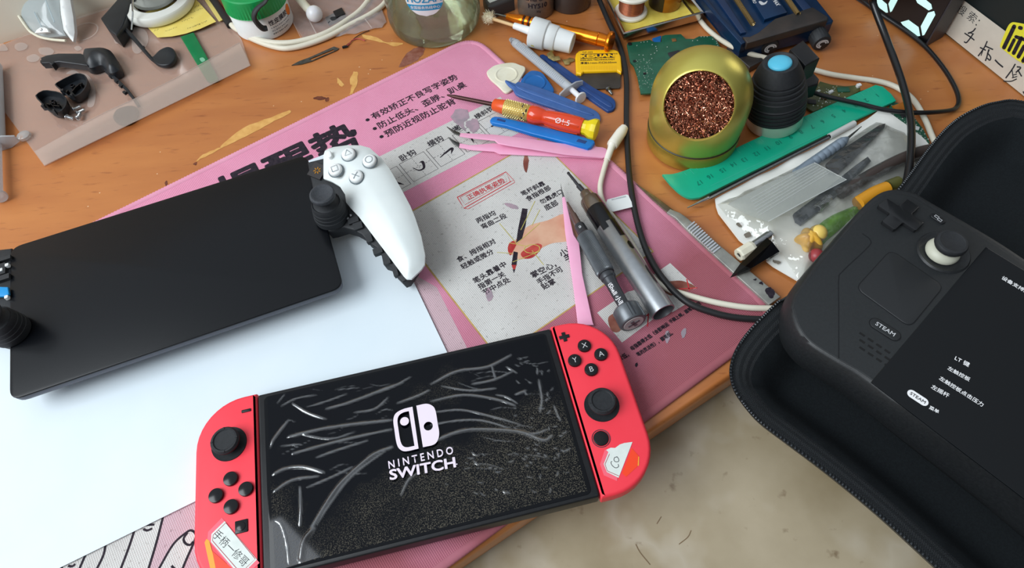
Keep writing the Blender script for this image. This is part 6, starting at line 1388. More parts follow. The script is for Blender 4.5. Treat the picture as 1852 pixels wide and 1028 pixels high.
# ---- green ruler
gz = .0052
M_ruler = mat('teal_green_plastic', (16, 176, 140), r=.3, c2=(10, 168, 132), ns=50, spec=.5, sss=.1)
M_rulerd = mat('embossed_teal', (4, 120, 98), r=.4)
rt_ = thing('ruler', 'bent teal green plastic ruler with raised numbers in front of the torch', 'ruler', P(1400, 260, 0))
up_ = cr([(x, y, 0) for x, y in ((1198, 315), (1226, 312), (1282, 290.5), (1340, 263), (1420, 226), (1500, 190), (1584, 153))], 4)
rt2 = [(1584, 153), (1597, 156), (1612, 169), (1621, 181.3)]
lo_ = cr([(x, y, 0) for x, y in ((1621, 181.3), (1584, 199), (1480, 250), (1380, 300), (1280, 350), (1262, 357), (1246, 357), (1229, 348), (1212, 332))], 4)
opx = [(q.x, q.y) for q in up_] + rt2[1:-1] + [(q.x, q.y) for q in lo_]
ro_ = xy(opx, gz)
ra, rb = P(1584, 153, gz), P(1282, 290.5, gz); rdir = (rb - ra).normalized(); rnor = V((rdir.y, -rdir.x, 0)); 
if rnor.dot(P(1440, 300, gz) - ra) < 0: rnor = -rnor
def rz_(x, y, d):
    s_ = (V((x, y, 0)) - V((ra.x, ra.y, 0))).dot(rdir); t_ = (V((x, y, 0)) - V((ra.x, ra.y, 0))).dot(rnor)
    return gz - .0004 + .0004 * (1 - math.exp(-d / .0012))
mb = MB().sheet(ro_, rz_, .003, 0, zb=gz - .0022)
part(rt_, 'blade', mb, [M_ruler])
nums = [(17, 1264.6, 331), (16, 1284, 320), (15, 1306.7, 308.5), (14, 1326, 298), (13, 1346, 289.5), (12, 1368, 278.8), (11, 1388, 268.5), (10, 1408, 258.5), (9, 1429.7, 248), (8, 1449, 239), (7, 1469, 229.7), (6, 1488, 220.2), (5, 1507.5, 210), (4, 1527, 200.5), (3, 1547, 191), (2, 1567, 181.5), (1, 1587, 172.5)]
mb = MB()
for n_, x, y in nums:
    c = P(x, y, gz + .00012); mb.text(str(n_), Matrix.Translation(c) @ Matrix(((rdir.x, -rnor.x * -1, 0, 0), (rdir.y, -rnor.y * -1, 0, 0), (0, 0, 1, 0), (0, 0, 0, 1))) @ Matrix.Rotation(0, 4, 'Z'), .0050, 0, .015)
for n_, x, y in nums:
    e = V((*P(x, y, gz)[:2], 0)); s_ = (e - V((ra.x, ra.y, 0))).dot(rdir)
    for k in range(2):
        b0 = ra + rdir * (s_ - .0015 + k * .005); ln = .0052 if k == 0 else .0036
        mb.line([V((b0.x, b0.y, gz + .00012)) + rnor * .0006, V((b0.x, b0.y, gz + .00012)) + rnor * ln], .0004, 1)
mb.line([V((*q[:2], gz + .0001)) for q in [ra + rdir * .004 + rnor * .0195, ra + rdir * .165 + rnor * .0195]], .0003, 1)
part(rt_, 'raised_scale', mb, [M_rulerd, mat('ruler_line', (60, 186, 160), r=.4)], label='darker raised numbers and ticks', sm=False)
# ---- thin black and silver rod beside the ruler
rt_ = thing('soldering_pick', 'thin black rod with steel tip lying along the green ruler', 'pick tool', P(1400, 300, 0))
q = [P(1243, 376, .0046), P(1283, 357, .0058), P(1395, 300, .0062), P(1500, 247, .0064), P(1545, 223, .0064)]
mb = MB().tube(q[:2], [.0004, .0013], 10, 0, 0); part(rt_, 'tip', mb, [M_steel])
mb = MB().tube(q[1:4], .0016, 12, 0, 3); part(rt_, 'shaft', mb, [M_glossblack]); mb = MB().tube([q[1] + V((-.001, -.0012, .0008)), q[2] + V((-.001, -.0012, .0008)), q[3] + V((-.001, -.0012, .0008))], .0008, 8, 0, 3); part(rt_, 'highlight_strip', mb, [M_steel])  # silver highlight along the black shaft, built as a steel strip
mb = MB().tube(q[3:5], .0022, 12, 0, 0); part(rt_, 'pale_sleeve', mb, [mat('pale_grey_sleeve', (206, 206, 202), r=.4)])
# ---- white envelope
mb = MB().sheet(xy([(1294, 358), (1400, 303), (1500, 252), (1545, 230), (1588, 200), (1606, 203), (1640, 222), (1690, 270), (1690, 300), (1640, 345), (1560, 420), (1443, 506), (1400, 481), (1386, 470), (1338, 433), (1300, 384), (1296, 372)], .004), lambda x, y, d: .0034 + .0010 * math.sin(x * 160 + y * 70) * math.sin(y * 190 - x * 50), .0035, 0, zb=.0020)
for l in ([(1332, 405), (1340, 402), (1344, 408), (1336, 411)], [(1346, 424), (1356, 420), (1358, 427), (1350, 430)], [(1398, 470), (1412, 474), (1408, 478), (1400, 475)]): blot(mb, l, .0048, 1, .8)
solo('white_envelope', 'crumpled white paper envelope under the clear zip bag', 'envelope', mb, [mat('crumpled_white', (240, 240, 234), r=.7, c2=(230, 230, 222), ns=40, bump=.4, bs=60), mat('dirt_speck', (120, 112, 100), r=.8)])
# ---- contents of the bag
rt_ = thing('grey_pen_tool', 'grey blue ribbed pen tool with needle tip inside the clear bag', 'pen tool', P(1500, 275, 0))
A, B = P(1462, 299, .0088), P(1526, 255, .0088); FM = frame(A, B); L_ = (B - A).length
mb = MB().lathe([(0, -.012), (.0034, -.012), (.0036, 0)] + sum([[(.0036, z), (.0036, z + .0032), (.0031, z + .0036), (.0031, z + .0044)] for z in [i * .0050 for i in range(int(L_ / .005))]], []) + [(.0034, L_ - .001), (.0022, L_ + .002), (.0014, L_ + .004), (0, L_ + .004)], FM, 24); part(rt_, 'handle', mb, [mat('grey_blue_metal', (142, 156, 170), r=.35, me=.4)])
mb = MB().tube([B + (B - A).normalized() * .004, P(1558, 229, .0082)], [.0010, .0003], 8, 0, 0); part(rt_, 'needle', mb, [M_steeld])
mb = MB(); pa(mb, [(1494, 296), (1520, 272), (1590, 226), (1602, 222.5), (1600, 230), (1540, 292), (1516, 314), (1500, 312)], .0072, .002, 0, .0006); solo('black_spatula', 'long pointed black spatula'+' shape inside the clear bag', 'spatula', mb, [M_trim])
mb = MB(); pa(mb, [(1436, 385), (1480, 352), (1545, 300), (1570, 282), (1576, 290), (1540, 326), (1490, 376), (1450, 404), (1440, 398)], .0070, .003, 0, .001); solo('dark_tool', 'dark bar shaped tool across the middle of the clear bag', 'tool', mb, [mat('dark_blue_grey', (52, 58, 66), r=.4, c2=(74, 80, 88), ns=90)])
mb = MB().tube([P(1520, 350, .009), P(1590, 308, .009), P(1650, 280, .009), P(1698, 268, .009)], .0042, 12, 0, 4); solo('brown_rod', 'dark brown rod along the near side of the clear bag', 'rod', mb, [mat('brown_rubber', (66, 56, 52), r=.4)])
A, B = P(1478, 378, .0085), P(1500, 358, .0085); FM = frame(A, B)
mb = MB().tube([FM @ V((.0026 * math.cos(t * .8), .0026 * math.sin(t * .8), t / 90 * (B - A).length)) for t in range(90)], .0005, 5, 0, 0); solo('coil_spring', 'small steel coil spring inside the clear bag', 'spring', mb, [M_steel])
rt_ = thing('flower_charm', 'glossy yellow flower shaped rubber charm inside the clear bag', 'charm', P(1466, 432, 0))
M_charm = mat('yellow_rubber', (236, 178, 62), r=.3, c2=(240, 196, 96), ns=60, sss=.25)
def blob(c, r, h, m_sq=1.): return [(0, 0)] + [(r * math.sin(PI * i / 12), h * .5 * (1 - math.cos(PI * i / 12))) for i in range(1, 12)] + [(0, h)]
mb = MB(); c = P(1464, 435, .006); n = 60; rows = []
for i in range(9):
    ph = PI * (i + .5) / 18 if i < 8 else PI / 2
rows = []
for i in range(8):
    f = math.cos(i / 7.5 * PI / 2); z = .005 + .008 * math.sin(i / 7.5 * PI / 2)
    rows.append([V((c.x + f * (.0080 + .0014 * math.cos(5 * t)) * math.cos(t + .4), c.y + f * (.0080 + .0014 * math.cos(5 * t)) * math.sin(t + .4), z)) for t in [2 * PI * k / n for k in range(n)]])
mb.rings(rows); part(rt_, 'petals', mb, [M_charm], ang=80)
c = P(1479, 423, .008); mb = MB().lathe(blob(c, .0058, .011), at(c.x, c.y, .003), 24); part(rt_, 'side_lobe', mb, [mat('pale_yellow_rubber', (240, 206, 110), r=.3, sss=.25)])
mb = MB().sheet(xy([(1476, 414), (1482, 402), (1494, 392), (1512, 381), (1548, 366), (1572, 352), (1562, 372), (1530, 402), (1500, 428), (1484, 446), (1478, 432)], .008), lambda x, y, d: .004 + .007 * (1 - math.exp(-d / .004)), .002, 0, zb=.0035)
solo('leaf_charm', 'bright green leaf shaped rubber charm inside the clear bag', 'charm', mb, [mat('leaf_green_rubber', (128, 192, 40), r=.35, c2=(98, 164, 26), ns=60, sss=.2)])
c = P(1477, 462, .008); mb = MB().lathe(blob(c, .0048, .009), at(c.x, c.y, .003), 20); solo('berry_charm', 'dull red round bead in the clear bag against the console', 'charm', mb, [mat('dull_red_rubber', (158, 56, 60), r=.4)])
mb = MB().tube([P(1552, 368, .010), P(1580, 351, .010), P(1604, 341, .010)], .0048, 14, 0, 3); solo('orange_stub', 'orange round stub at the far end of the green leaf charm', 'charm', mb, [mat('orange_rubber', (218, 150, 36), r=.4)])
mb = MB().tube([P(1606, 338, .008), P(1626, 330, .008)], .0044, 12, 0, 0); solo('olive_stub', 'dull olive stub beside the orange one near the zip', 'charm', mb, [mat('olive_rubber', (88, 88, 44), r=.45)])
# ---- clear zip bag
R2 = random.Random(9); rid = []
for a, b, w_, h in (((1390, 403), (1450, 500), .0016, .004), ((1400, 396), (1530, 326), .0012, .002), ((1440, 400), (1560, 330), .0012, .0025), ((1480, 392), (1640, 300), .001, .003), ((1530, 345), (1640, 290), .001, .0022), ((1360, 380), (1470, 300), .001, .0016), ((1500, 300), (1600, 240), .001, .002), ((1540, 320), (1590, 270), .001, .002), ((1410, 420), (1490, 470), .001, .002), ((1560, 260), (1640, 250), .001, .002), ((1420, 430), (1460, 500), .0008, .002)): rid.append((P(*a, .012), P(*b, .012), w_, h))
def bagz(x, y, d):
    z = .0035 + .0105 * (1 - math.exp(-d / .010)) + .0006 * math.sin(x * 300 + y * 160) * math.sin(y * 340 - x * 120)
    for a, b, w_, h in rid:
        ab = (b - a).xy; ap = V((x - a.x, y - a.y)); t = max(0, min(1, ap.dot(ab) / ab.dot(ab))); dd_ = (ap - ab * t).length
        z += h * .5 * math.exp(-(dd_ / w_) ** 2)
    return z
rt_ = thing('zip_bag', 'crinkled clear zip bag of tools and rubber charms by the console case', 'plastic bag', P(1500, 340, 0))
M_bag = clear('crinkled_bag_film', (248, 248, 246), base=.06, milk=.05, milkc=(210, 214, 210), rough=.08, edge=.75, bump=.8, bs=130)
mb = MB().sheet(xy([(1300, 362), (1420, 306), (1520, 256), (1590, 212), (1640, 232), (1680, 272), (1650, 320), (1610, 356), (1560, 410), (1500, 462), (1449, 502), (1420, 460), (1395, 436), (1350, 412), (1316, 384)], .008), bagz, .0020, 0); part(rt_, 'film', mb, [M_bag], ang=180)
f0_, f1_, f2_ = P(1390, 400, .016), P(1530, 325, .017), P(1473, 294, .0165)
mb = MB(); pt(mb, [(1316, 369), (1400, 326), (1473, 294), (1531, 325), (1460, 362), (1389, 401), (1350, 388)], f0_, f1_, f2_, .0003, 0, 0)
n_ = (f1_ - f0_).cross(f2_ - f0_).normalized(); n_ = n_ if n_.z > 0 else -n_
for k in range(7): 
    a, b = (1362 - k * 2.5 + 10, 386 - k * 5 + 4), (1500 - k * 5, 312 - k * 2.6); mb.linepx([a, b], 0, .00035, 1, 0, f0_ + n_ * .0002, n_)
mb.linepx([(1389, 401), (1460, 362), (1531, 325), (1473, 294)], 0, .0006, 1, 0, f0_ + n_ * .0002, n_)
part(rt_, 'zip_flap', mb, [clear('zip_flap_film', (246, 246, 242), base=.06, milk=.22, milkc=(214, 220, 216), rough=.08, edge=.5), clear('zip_ridge', (250, 250, 250), base=.2, milk=.35, milkc=(236, 240, 238), rough=.1)], label='flat ribbed zip strip', sm=False)
# ---- black plastic nib and white capped tube
rt_ = thing('plastic_stylus', 'black wedge pointed plastic nib poking out of the clear bag', 'stylus', P(1360, 475, 0))
tip = P(1320, 503, .0062); tA, tB, tC = P(1387, 430, .0135), P(1397, 438, .0165), P(1410, 455, .0125); tD, tE = P(1397, 444, .0062), P(1392, 440, .0062)
mA, mB_, mC = P(1338, 478, .0105), P(1348, 482, .0130), P(1358, 486, .0095)
dn_ = V((0, 0, -.003))
rg = [[mA, mB_, mC, mC + dn_, mA + dn_], [tA, tB, tC, tC + dn_, tA + dn_]]
mb = MB().rings([[q.copy() for q in r] for r in rg][::-1]); bidx = len(mb.v); mb.v.append(tip.copy()); 
for i in range(5): mb.f.append([5 + (i + 1) % 5, 5 + i, bidx][::-1]); mb.m.append(0)
part(rt_, 'nib', mb, [M_glossblack], ang=10)
A, B = P(1336, 462, .0052), P(1362, 446, .0056); FM = frame(A, B); L_ = (B - A).length
rt_ = thing('capped_tube', 'steel tube with a white holed cap beside the black nib', 'tube', V((A.x, A.y, 0)))
mb = MB().lathe([(.0018, .003), (.0018, 0), (.0040, -.0002), (.0046, .0010), (.0046, L_ - .002), (.0038, L_), (0, L_)], FM, 8); part(rt_, 'white_cap', mb, [M_ivory], ang=20)
mb = MB().lathe([(0, .0006), (.0024, .0006)], FM, 20); part(rt_, 'dark_hole', mb, [M_gund])
mb = MB().tube([B, P(1394, 424, .0062)], .0032, 16, 0, 0); part(rt_, 'steel_tube', mb, [M_steel])
# ---- cables on the right
pth = [(1262, 30), (1268, 39), (1280, 53), (1300, 69.5), (1325.6, 84.7), (1356, 96.8), (1383, 104.3), (1420, 114), (1450, 121), (1471, 126), (1504, 134.6), (1549, 141.4), (1588, 147), (1615, 155), (1638.5, 168.6), (1656, 186), (1673.5, 217), (1685, 244.5), (1697, 272), (1704, 292)]
zz = [.003, .003, .003, .004, .008, .0075, .005, .0022, .0022, .0025] + [.0028] * 10
solo('white_lead', 'cream white cable curving from the steel tray behind the torch', 'cable', MB().tube([P(x, y, z) for (x, y), z in zip(pth, zz)], .0020, 12, 0, 6), [M_cream], 'cream white cables')
M_cable = mat('glossy_black_cable', (22, 22, 24), r=.28)
pth = [(1546, -14), (1575, 13), (1633.5, 52.5), (1674, 85), (1706, 122.6), (1727, 157.6), (1734, 181), (1729, 195), (1715, 200.5), (1673.5, 204), (1634.6, 203), (1595.7, 198), (1557, 188.5), (1518, 180), (1482, 171), (1462, 162), (1452, 150)]
zz = [.003, .003, .003, .003, .003, .003, .003, .003, .0045, .0088, .0090, .0088, .0088, .0088, .009, .012, .016]
solo('thin_black_cable', 'thin glossy black cable looping from the torch clip across the desk', 'cable', MB().tube([P(x, y, z) for (x, y), z in zip(pth, zz)], .0017, 12, 0, 6), [M_cable], 'black cables')
pth = [(1500, -300), (1548, -130), (1574, -24), (1579, 6), (1604, 73), (1630.5, 146), (1645, 204), (1648.5, 250), (1645, 300), (1637, 340), (1630, 360)]
zz = [.071, .068, .046, .034, .021, .016, .0138, .016, .018, .018, .016]
solo('thick_black_cable', 'thick glossy black cable crossing over the thin loop down to the console', 'cable', MB().tube([P(x, y, z) for (x, y), z in zip(pth, zz)], .0026, 14, 0, 8), [M_cable], 'black cables')
# ---- digital clock
q0, q1, q2 = P(1540, -4), P(1674, 85), P(1706, 62)
cxv = (q1 - q0).normalized(); cn = V((cxv.y, -cxv.x, 0)); 
if cn.dot(V((0, 0, 0)) - q1) < 0: cn = -cn
dep = (q2 - q1).length * .82; Lc = .15; hc = .062
rt_ = thing('digital_clock', 'black digital clock with large white glowing digits', 'clock', V((q1.x, q1.y, 0)))
bk = -cn; o_ = [q1, q1 - cxv * Lc, q1 - cxv * Lc + bk * dep, q1 + bk * dep]
mb = MB().plate([(a.x, a.y) for a in o_], hc, .0006, 0, bev=.001); part(rt_, 'case', mb, [mat('dark_clock_case', (52, 48, 52), r=.45)])
fz0 = q1 + cn * .0006
mb = MB().add([fz0 - cxv * Lc + V((0, 0, .002)), fz0 - cxv * .0012 + V((0, 0, .002)), fz0 - cxv * .0012 + V((0, 0, hc - .002)), fz0 - cxv * Lc + V((0, 0, hc - .002))], [(0, 1, 2, 3)]); mb.f[0] = [0, 1, 2, 3]; part(rt_, 'face', mb, [mat('black_clock_face', (12, 10, 12), r=.3)])
c66 = lambda l: [(1480 + x / 6.614, y / 6.614) for x, y in l]
M_led = mat('white_led', (198, 240, 236), r=.5, em=.5)
for l in ([(1225, 315), (1312, 152), (1385, 132), (1400, 178), (1268, 418), (1245, 426)], [(985, 265), (1080, 238), (1200, 325), (1218, 430), (1190, 434), (1010, 300)], [(1150, -40), (1280, -8), (1350, 50), (1362, 105), (1320, 125), (1185, 35)],
          [(700, -10), (750, -10), (820, 50), (833, 150), (810, 152), (735, 98), (705, 60)], [(838, 45), (872, -20), (965, -30), (880, 135), (860, 146)]):
    mb = MB(); p_ = [PP(x, y, fz0 + cn * .0003, cn) for x, y in c66(l)]; mb.poly(p_); part(rt_, 'digit_segment', mb, [M_led])
# ---- dark box front with paper strip and sticker
s0_, s1_ = P(1707, 61), P(1853, 176); sxv = (s1_ - s0_).normalized(); snn = V((sxv.y, -sxv.x, 0))
if snn.dot(V((0, 0, 0)) - s0_) < 0: snn = -snn
rt_ = thing('dark_cabinet_box', 'dark box standing at right behind the zip case', 'box', V((s0_.x, s0_.y, 0)))
o_ = [s0_ - sxv * .004 - snn * .001, s1_ + sxv * .03 - snn * .001, s1_ + sxv * .03 - snn * .08, s0_ - sxv * .004 - snn * .08]
mb = MB().plate([(a.x, a.y) for a in o_], .40, .0, 0, bev=.002); part(rt_, 'body', mb, [mat('very_dark_teal', (26, 34, 34), r=.5)])  # upper part, out of view, made tall to block sky light from back right
pc_ = s0_
def sp_(px, off): return [PP(x, y, pc_ + snn * off, snn) for x, y in px]
M_strip = mat('strip_paper', (212, 204, 190), r=.75, c2=(204, 196, 182), ns=60)
mb = MB().poly(sp_([(1708, 58), (1852, 174), (1930, 240), (1980, 200), (1852, 80), (1819, 57), (1742.5, 0), (1735, 4)], .0004), 0)
c57 = lambda l: [(1690 + x / 5.71, y / 5.71) for x, y in l]
pl_ = pc_ + snn * .0006
mb.textpx('搜', *[c57([q])[0] for q in ((248, 80), (318, 130))], 0, 1, -.005, 1.1, pl_, snn); mb.textpx('索：', *[c57([q])[0] for q in ((355, 150), (455, 235))], 0, 1, -.005, 1.0, pl_, snn)
def hand(l, w_=.0010): mb.linepx(c57(l), 0, w_, 1, 4, pl_, snn)
hand([(425, 290), (395, 325), (345, 345)]); hand([(310, 342), (360, 375), (412, 415)]); hand([(398, 350), (372, 390), (330, 440), (305, 430)]); hand([(352, 335), (408, 352)], .0007)
hand([(545, 425), (510, 500), (450, 580)]); hand([(470, 490), (530, 520)]); hand([(500, 520), (480, 575)], .0007); hand([(530, 478), (605, 512)]); hand([(560, 510), (540, 590), (525, 630)]); hand([(545, 545), (580, 590), (570, 622), (545, 600)]); hand([(568, 510), (548, 560)], .0007)
hand([(625, 618), (660, 655), (708, 695)], .0012)
hand([(835, 660), (800, 720), (735, 808)]); hand([(800, 715), (812, 800)], .0007); hand([(850, 690), (890, 700), (840, 750)]); hand([(860, 720), (900, 790)]); hand([(850, 765), (815, 775)], .0007); hand([(855, 790), (800, 805)], .0007); hand([(850, 815), (790, 840), (710, 838)], .0008); hand([(915, 945), (945, 1000)])
part(rt_, 'paper_strip', mb, [M_strip, M_pen], label='cream paper strip with handwriting', sm=False)
st = smooth_px(c57([(690, 430), (735, 320), (765, 262), (790, 238), (830, 230), (980, 262), (1100, 330), (1000, 600), (920, 660), (700, 505), (680, 470)]), 3)
mb = MB().poly(sp_(st, .0010), 0)
def cap_(a, b, w_): 
    p_ = [PP(*c57([a])[0], pc_ + snn * .0013, snn), PP(*c57([b])[0], pc_ + snn * .0013, snn)]; mb.line([p_[0], p_[1]], w_, 1, 0, snn)
    for c in p_: mb.poly([c + (sxv * math.cos(t) + V((0, 0, 1)) * math.sin(t)) * w_ / 2 for t in [i * PI / 8 for i in range(16)]], 1)
for a, b, w_ in (((822, 275), (718, 490), .0030), ((880, 286), (894, 290), .0026), ((842, 380), (960, 420), .0024), ((822, 412), (768, 520), .0024), ((895, 395), (818, 548), .0028), ((925, 480), (866, 585), .0028), ((960, 560), (915, 630), .0028)): cap_(a, b, w_)
part(rt_, 'yellow_sticker', mb, [mat('lemon_sticker', (236, 228, 60), r=.5), M_ink], label='yellow sticker with bold black strokes', sm=False)
# ---- open zip case
M_case = mat('black_case_shell', (24, 25, 26), r=.55, c2=(30, 31, 32), ns=200, bump=.3, bs=900)
M_lining = mat('black_velvet_lining', (18, 22, 25), r=.9, c2=(23, 28, 31), ns=900, bump=.3, bs=2200, spec=.25)
M_teeth = mat('zip_teeth', (50, 54, 58), r=.28, me=.2)
cz = .030
cpx = [(1852, 183), (1800, 184), (1760, 197), (1720, 222), (1680, 265), (1620, 345), (1560, 400), (1480, 474), (1408, 542), (1360, 590), (1333, 626), (1320, 660), (1321, 690), (1335, 720), (1370, 762), (1430, 808), (1500, 861), (1590, 935), (1690, 1026)]
cp = [P(x, y, cz) for x, y in cpx]
e0 = (cp[0] - cp[1]).normalized(); e1 = (cp[-1] - cp[-2]).normalized(); ddk = (P(1707, 518, .05) - P(1611, 452, .05)).normalized()
far0 = [cp[0] + ddk * .03 + e0 * .02, cp[0] + ddk * .13 + e0 * .03]; far1 = [cp[-1] + e1 * .04, cp[-1] + e1 * .12]
path = far0[::-1] + cp + far1
sp_path = cr(path, 5); loop = [tuple(q[:2]) for q in sp_path]
lo_ccw = ccw(loop); lo_ccw = [tuple(q) for q in dens2([V(q) for q in lo_ccw], .006)]
rt_ = thing('carry_case', 'open black zip carry case lined in black under the handheld console', 'case', V((P(1560, 600, 0).x, P(1560, 600, 0).y, 0)))
hingeA, hingeB = P(1590, 372, cz), P(1425, 525, cz); hm = (hingeA + hingeB) / 2; hax = (hingeA - hingeB).normalized(); hper = ddk
def rimz(x, y):
    d_ = V((x, y, 0)) - V((hm.x, hm.y, 0)); s_ = d_.dot(hax); e = d_.dot(V((-hax.y, hax.x, 0)))
    dip = max(0, 1 - abs(s_ / .055) ** 4); near = max(0, 1 - abs(e) / .05)
    return cz - .016 * dip * near
rg = []
for ins, f in ((.030, .0), (.024, .04), (.012, .30), (.004, .68), (.0006, .93), (0, 1.0)):
    rg.append([V((x, y, .0004 + (rimz(a[0], a[1]) - .0004) * f)) for (x, y), a in zip(inset(lo_ccw, ins) if ins else lo_ccw, lo_ccw)])
rg.append([V((x, y, rimz(*a) - .0006)) for (x, y), a in zip(inset(lo_ccw, .0016), lo_ccw)])
mb = MB().rings(rg, 0, True, False); part(rt_, 'shell', mb, [M_case], ang=60)
# zip tape (herringbone) and lining
tape_o = inset(lo_ccw, .0015); tape_i = inset(lo_ccw, .0125)
mb = MB(); n = len(lo_ccw); vs = []; uvs = []; acc = 0
for i in range(n + 1):
    k = i % n
    if i: acc += (V(lo_ccw[k]) - V(lo_ccw[i - 1])).length
    for j, f in enumerate((0, .3, .7, 1)):
        q = V(tape_o[k]).lerp(V(tape_i[k]), f); z = rimz(*lo_ccw[k]) - .0008 - .0034 * f * f; vs.append(V((q.x, q.y, z))); uvs.append((acc, f * .011))
fs = [(i * 4 + j, (i + 1) * 4 + j, (i + 1) * 4 + j + 1, i * 4 + j + 1) for i in range(n) for j in range(3)]
mb.add(vs, fs, 0, uvs)
def herring():
    m = mat('herringbone_zip_tape', (28, 31, 33), r=.75, spec=.35); t = m.node_tree; N = t.nodes; L = t.links; b = N['Principled BSDF']
    uv = N.new('ShaderNodeUVMap'); uv.uv_map = 'UVMap'; sx = N.new('ShaderNodeSeparateXYZ'); L.new(uv.outputs[0], sx.inputs[0])
    # zig-zag: u + |mod(v)| 
    pp = N.new('ShaderNodeMath'); pp.operation = 'PINGPONG'; pp.inputs[1].default_value = .0019; L.new(sx.outputs[1], pp.inputs[0])
    ad = N.new('ShaderNodeMath'); ad.operation = 'ADD'; L.new(sx.outputs[0], ad.inputs[0]); L.new(pp.outputs[0], ad.inputs[1])
    mu = N.new('ShaderNodeMath'); mu.operation = 'MULTIPLY'; mu.inputs[1].default_value = 2 * PI / .00105; L.new(ad.outputs[0], mu.inputs[0])
    si = N.new('ShaderNodeMath'); si.operation = 'SINE'; L.new(mu.outputs[0], si.inputs[0])
    bp = N.new('ShaderNodeBump'); bp.inputs['Strength'].default_value = .9; bp.inputs['Distance'].default_value = .0003; L.new(si.outputs[0], bp.inputs['Height']); L.new(bp.outputs[0], b.inputs['Normal'])
    mr = N.new('ShaderNodeMapRange'); mr.inputs['From Min'].default_value = -1; L.new(si.outputs[0], mr.inputs[0])
    mx = N.new('ShaderNodeMix'); mx.data_type = 'RGBA'; L.new(mr.outputs[0], mx.inputs[0]); mx.inputs[6].default_value = lin((20, 22, 24)); mx.inputs[7].default_value = lin((52, 56, 60)); L.new(mx.outputs[2], b.inputs['Base Color'])
    return m
part(rt_, 'zip_tape', mb, [herring()], ang=60)
fo_ = ccw(tape_i)
def linz(x, y, d):
    r_ = min(rimz(x, y), cz); t_ = min(1, d / .022); s_ = t_ * t_ * (3 - 2 * t_)
    top = r_ - .0042
    return max(.0068, top + (.0070 - top) * s_)
mb = MB().sheet(fo_, linz, .005, 0); part(rt_, 'lining', mb, [M_lining], ang=80)
mb = MB(); acc = 0; ring = dens2([V(q) for q in lo_ccw], .0019)
for i in range(len(ring)):
    a, b = ring[i], ring[(i + 1) % len(ring)]; 
    if (a - V((hm.x, hm.y))).length > .34: continue
    t_ = (b - a).normalized(); z = rimz(a.x, a.y) + .0002
    M = Matrix(((t_.x, -t_.y, 0, a.x - t_.y * .0008), (t_.y, t_.x, 0, a.y + t_.x * .0008), (0, 0, 1, z), (0, 0, 0, 1)))
    mb.plate([(-.0005, -.0006), (.0005, -.0006), (.0005, .0006), (-.0005, .0006)], .0006, -.0006, 0, bev=.0003, M=M, k=1)
part(rt_, 'zip_teeth', mb, [M_teeth], kind='stuff')
# ---- handheld console lying in the case
fpx = [(1433.6, 550.6), (1444.8, 523.8), (1489.5, 465.6), (1547.7, 398.5), (1592.4, 360.4), (1619, 350), (1650.6, 356), (1677.5, 371.6), (1784.9, 434.3), (1852, 479), 'a', 'b', (1852, 905.9), (1782.8, 849.7), (1687, 781), (1574.8, 689.5), (1516.4, 653.5), (1467, 622.2), (1444.8, 595.4), (1433.6, 564)]
opx = [(1415.7, 550.6), (1430, 525), (1466, 480), (1534, 403), (1579, 358), (1612, 344), (1652, 349), (1681, 366), (1789, 429), (1856, 472), 'a', 'b', (1852, 937), (1758, 866), (1666, 800), (1540, 708), (1489.5, 676), (1444.8, 644.6), (1418, 608.8), (1411, 573)]
DZ = .050
oz = [.037, .038, .042, .047, .048, .048, .048, .048, .048, .048, 0, 0, .037, .037, .037, .037, .037, .037, .037, .037]
F_ = []; O_ = []
for a, b, z in zip(fpx, opx, oz):
    if a == 'a': F_.append(P(1852, 479, DZ) + ddk * .145); O_.append(P(1856, 472, .048) + ddk * .147)
    elif a == 'b': F_.append(P(1852, 905.9, DZ) + ddk * .145); O_.append(P(1852, 937, .037) + ddk * .147)
    else: F_.append(P(*a, DZ)); O_.append(P(*b, z))
def smc(p):      # smooth all but the far corners
    k = 12; q = p[k:] + p[:10]; s_ = cr(q, 5); return s_ + [p[10], p[11]]
Fs, Os = smc(F_), smc(O_)
cen = sum(Os, V((0, 0, 0))) / len(Os)
def toward(p, d_, z): 
    v = V((cen.x - p.x, cen.y - p.y, 0)); return V((p.x, p.y, z)) + v.normalized() * d_
mid = [a.lerp(b, .62) + V((0, 0, .0038 * (1 if (a.z - b.z) > .006 else .3))) for a, b in zip(Fs, Os)]
mid2 = [a.lerp(b, .25) + V((0, 0, .0016 * (1 if (a.z - b.z) > .006 else .2))) for a, b in zip(Fs, Os)]
rg = [[toward(q, .016, .0165) for q in Os], [toward(q, .008, .0185) for q in Os], [toward(q, .002, .0265) for q in Os], Os, mid, mid2, Fs]
if area([(q.x, q.y) for q in Os]) < 0: rg = [r[::-1] for r in rg]
rt_ = thing('handheld_console', 'large black handheld console with touchpad and lit menu lying in the zip case', 'game console', V((cen.x, cen.y, .0165)))
M_deck = mat('charcoal_plastic', (29, 31, 33), r=.46, c2=(35, 37, 39), ns=700, bump=.12, bs=2800)
M_deckf = mat('dark_charcoal_face', (27, 30, 32), r=.58, c2=(31, 34, 36), ns=700, bump=.12, bs=3000)
mb = MB().rings(rg); part(rt_, 'body', mb, [M_deck], ang=70)
fo2 = ccw([(q.x, q.y) for q in Fs])
mb = MB().plate(inset(fo2, .0008), DZ + .0005, DZ - .0006, 0, bev=.0004); 
gp = [(1560, 423), (1573, 433), (1571, 446), (1525, 490), (1517, 505), (1517, 560), (1517, 649)]
mb.linepx(gp, DZ + .00054, .0006, 1, 6)
fpl = part(rt_, 'faceplate', mb, [M_deckf, M_black])
dz2 = DZ + .0005
DM = lambda px, z: (lambda c: flat(c, c + ddk))(P(*px, z))
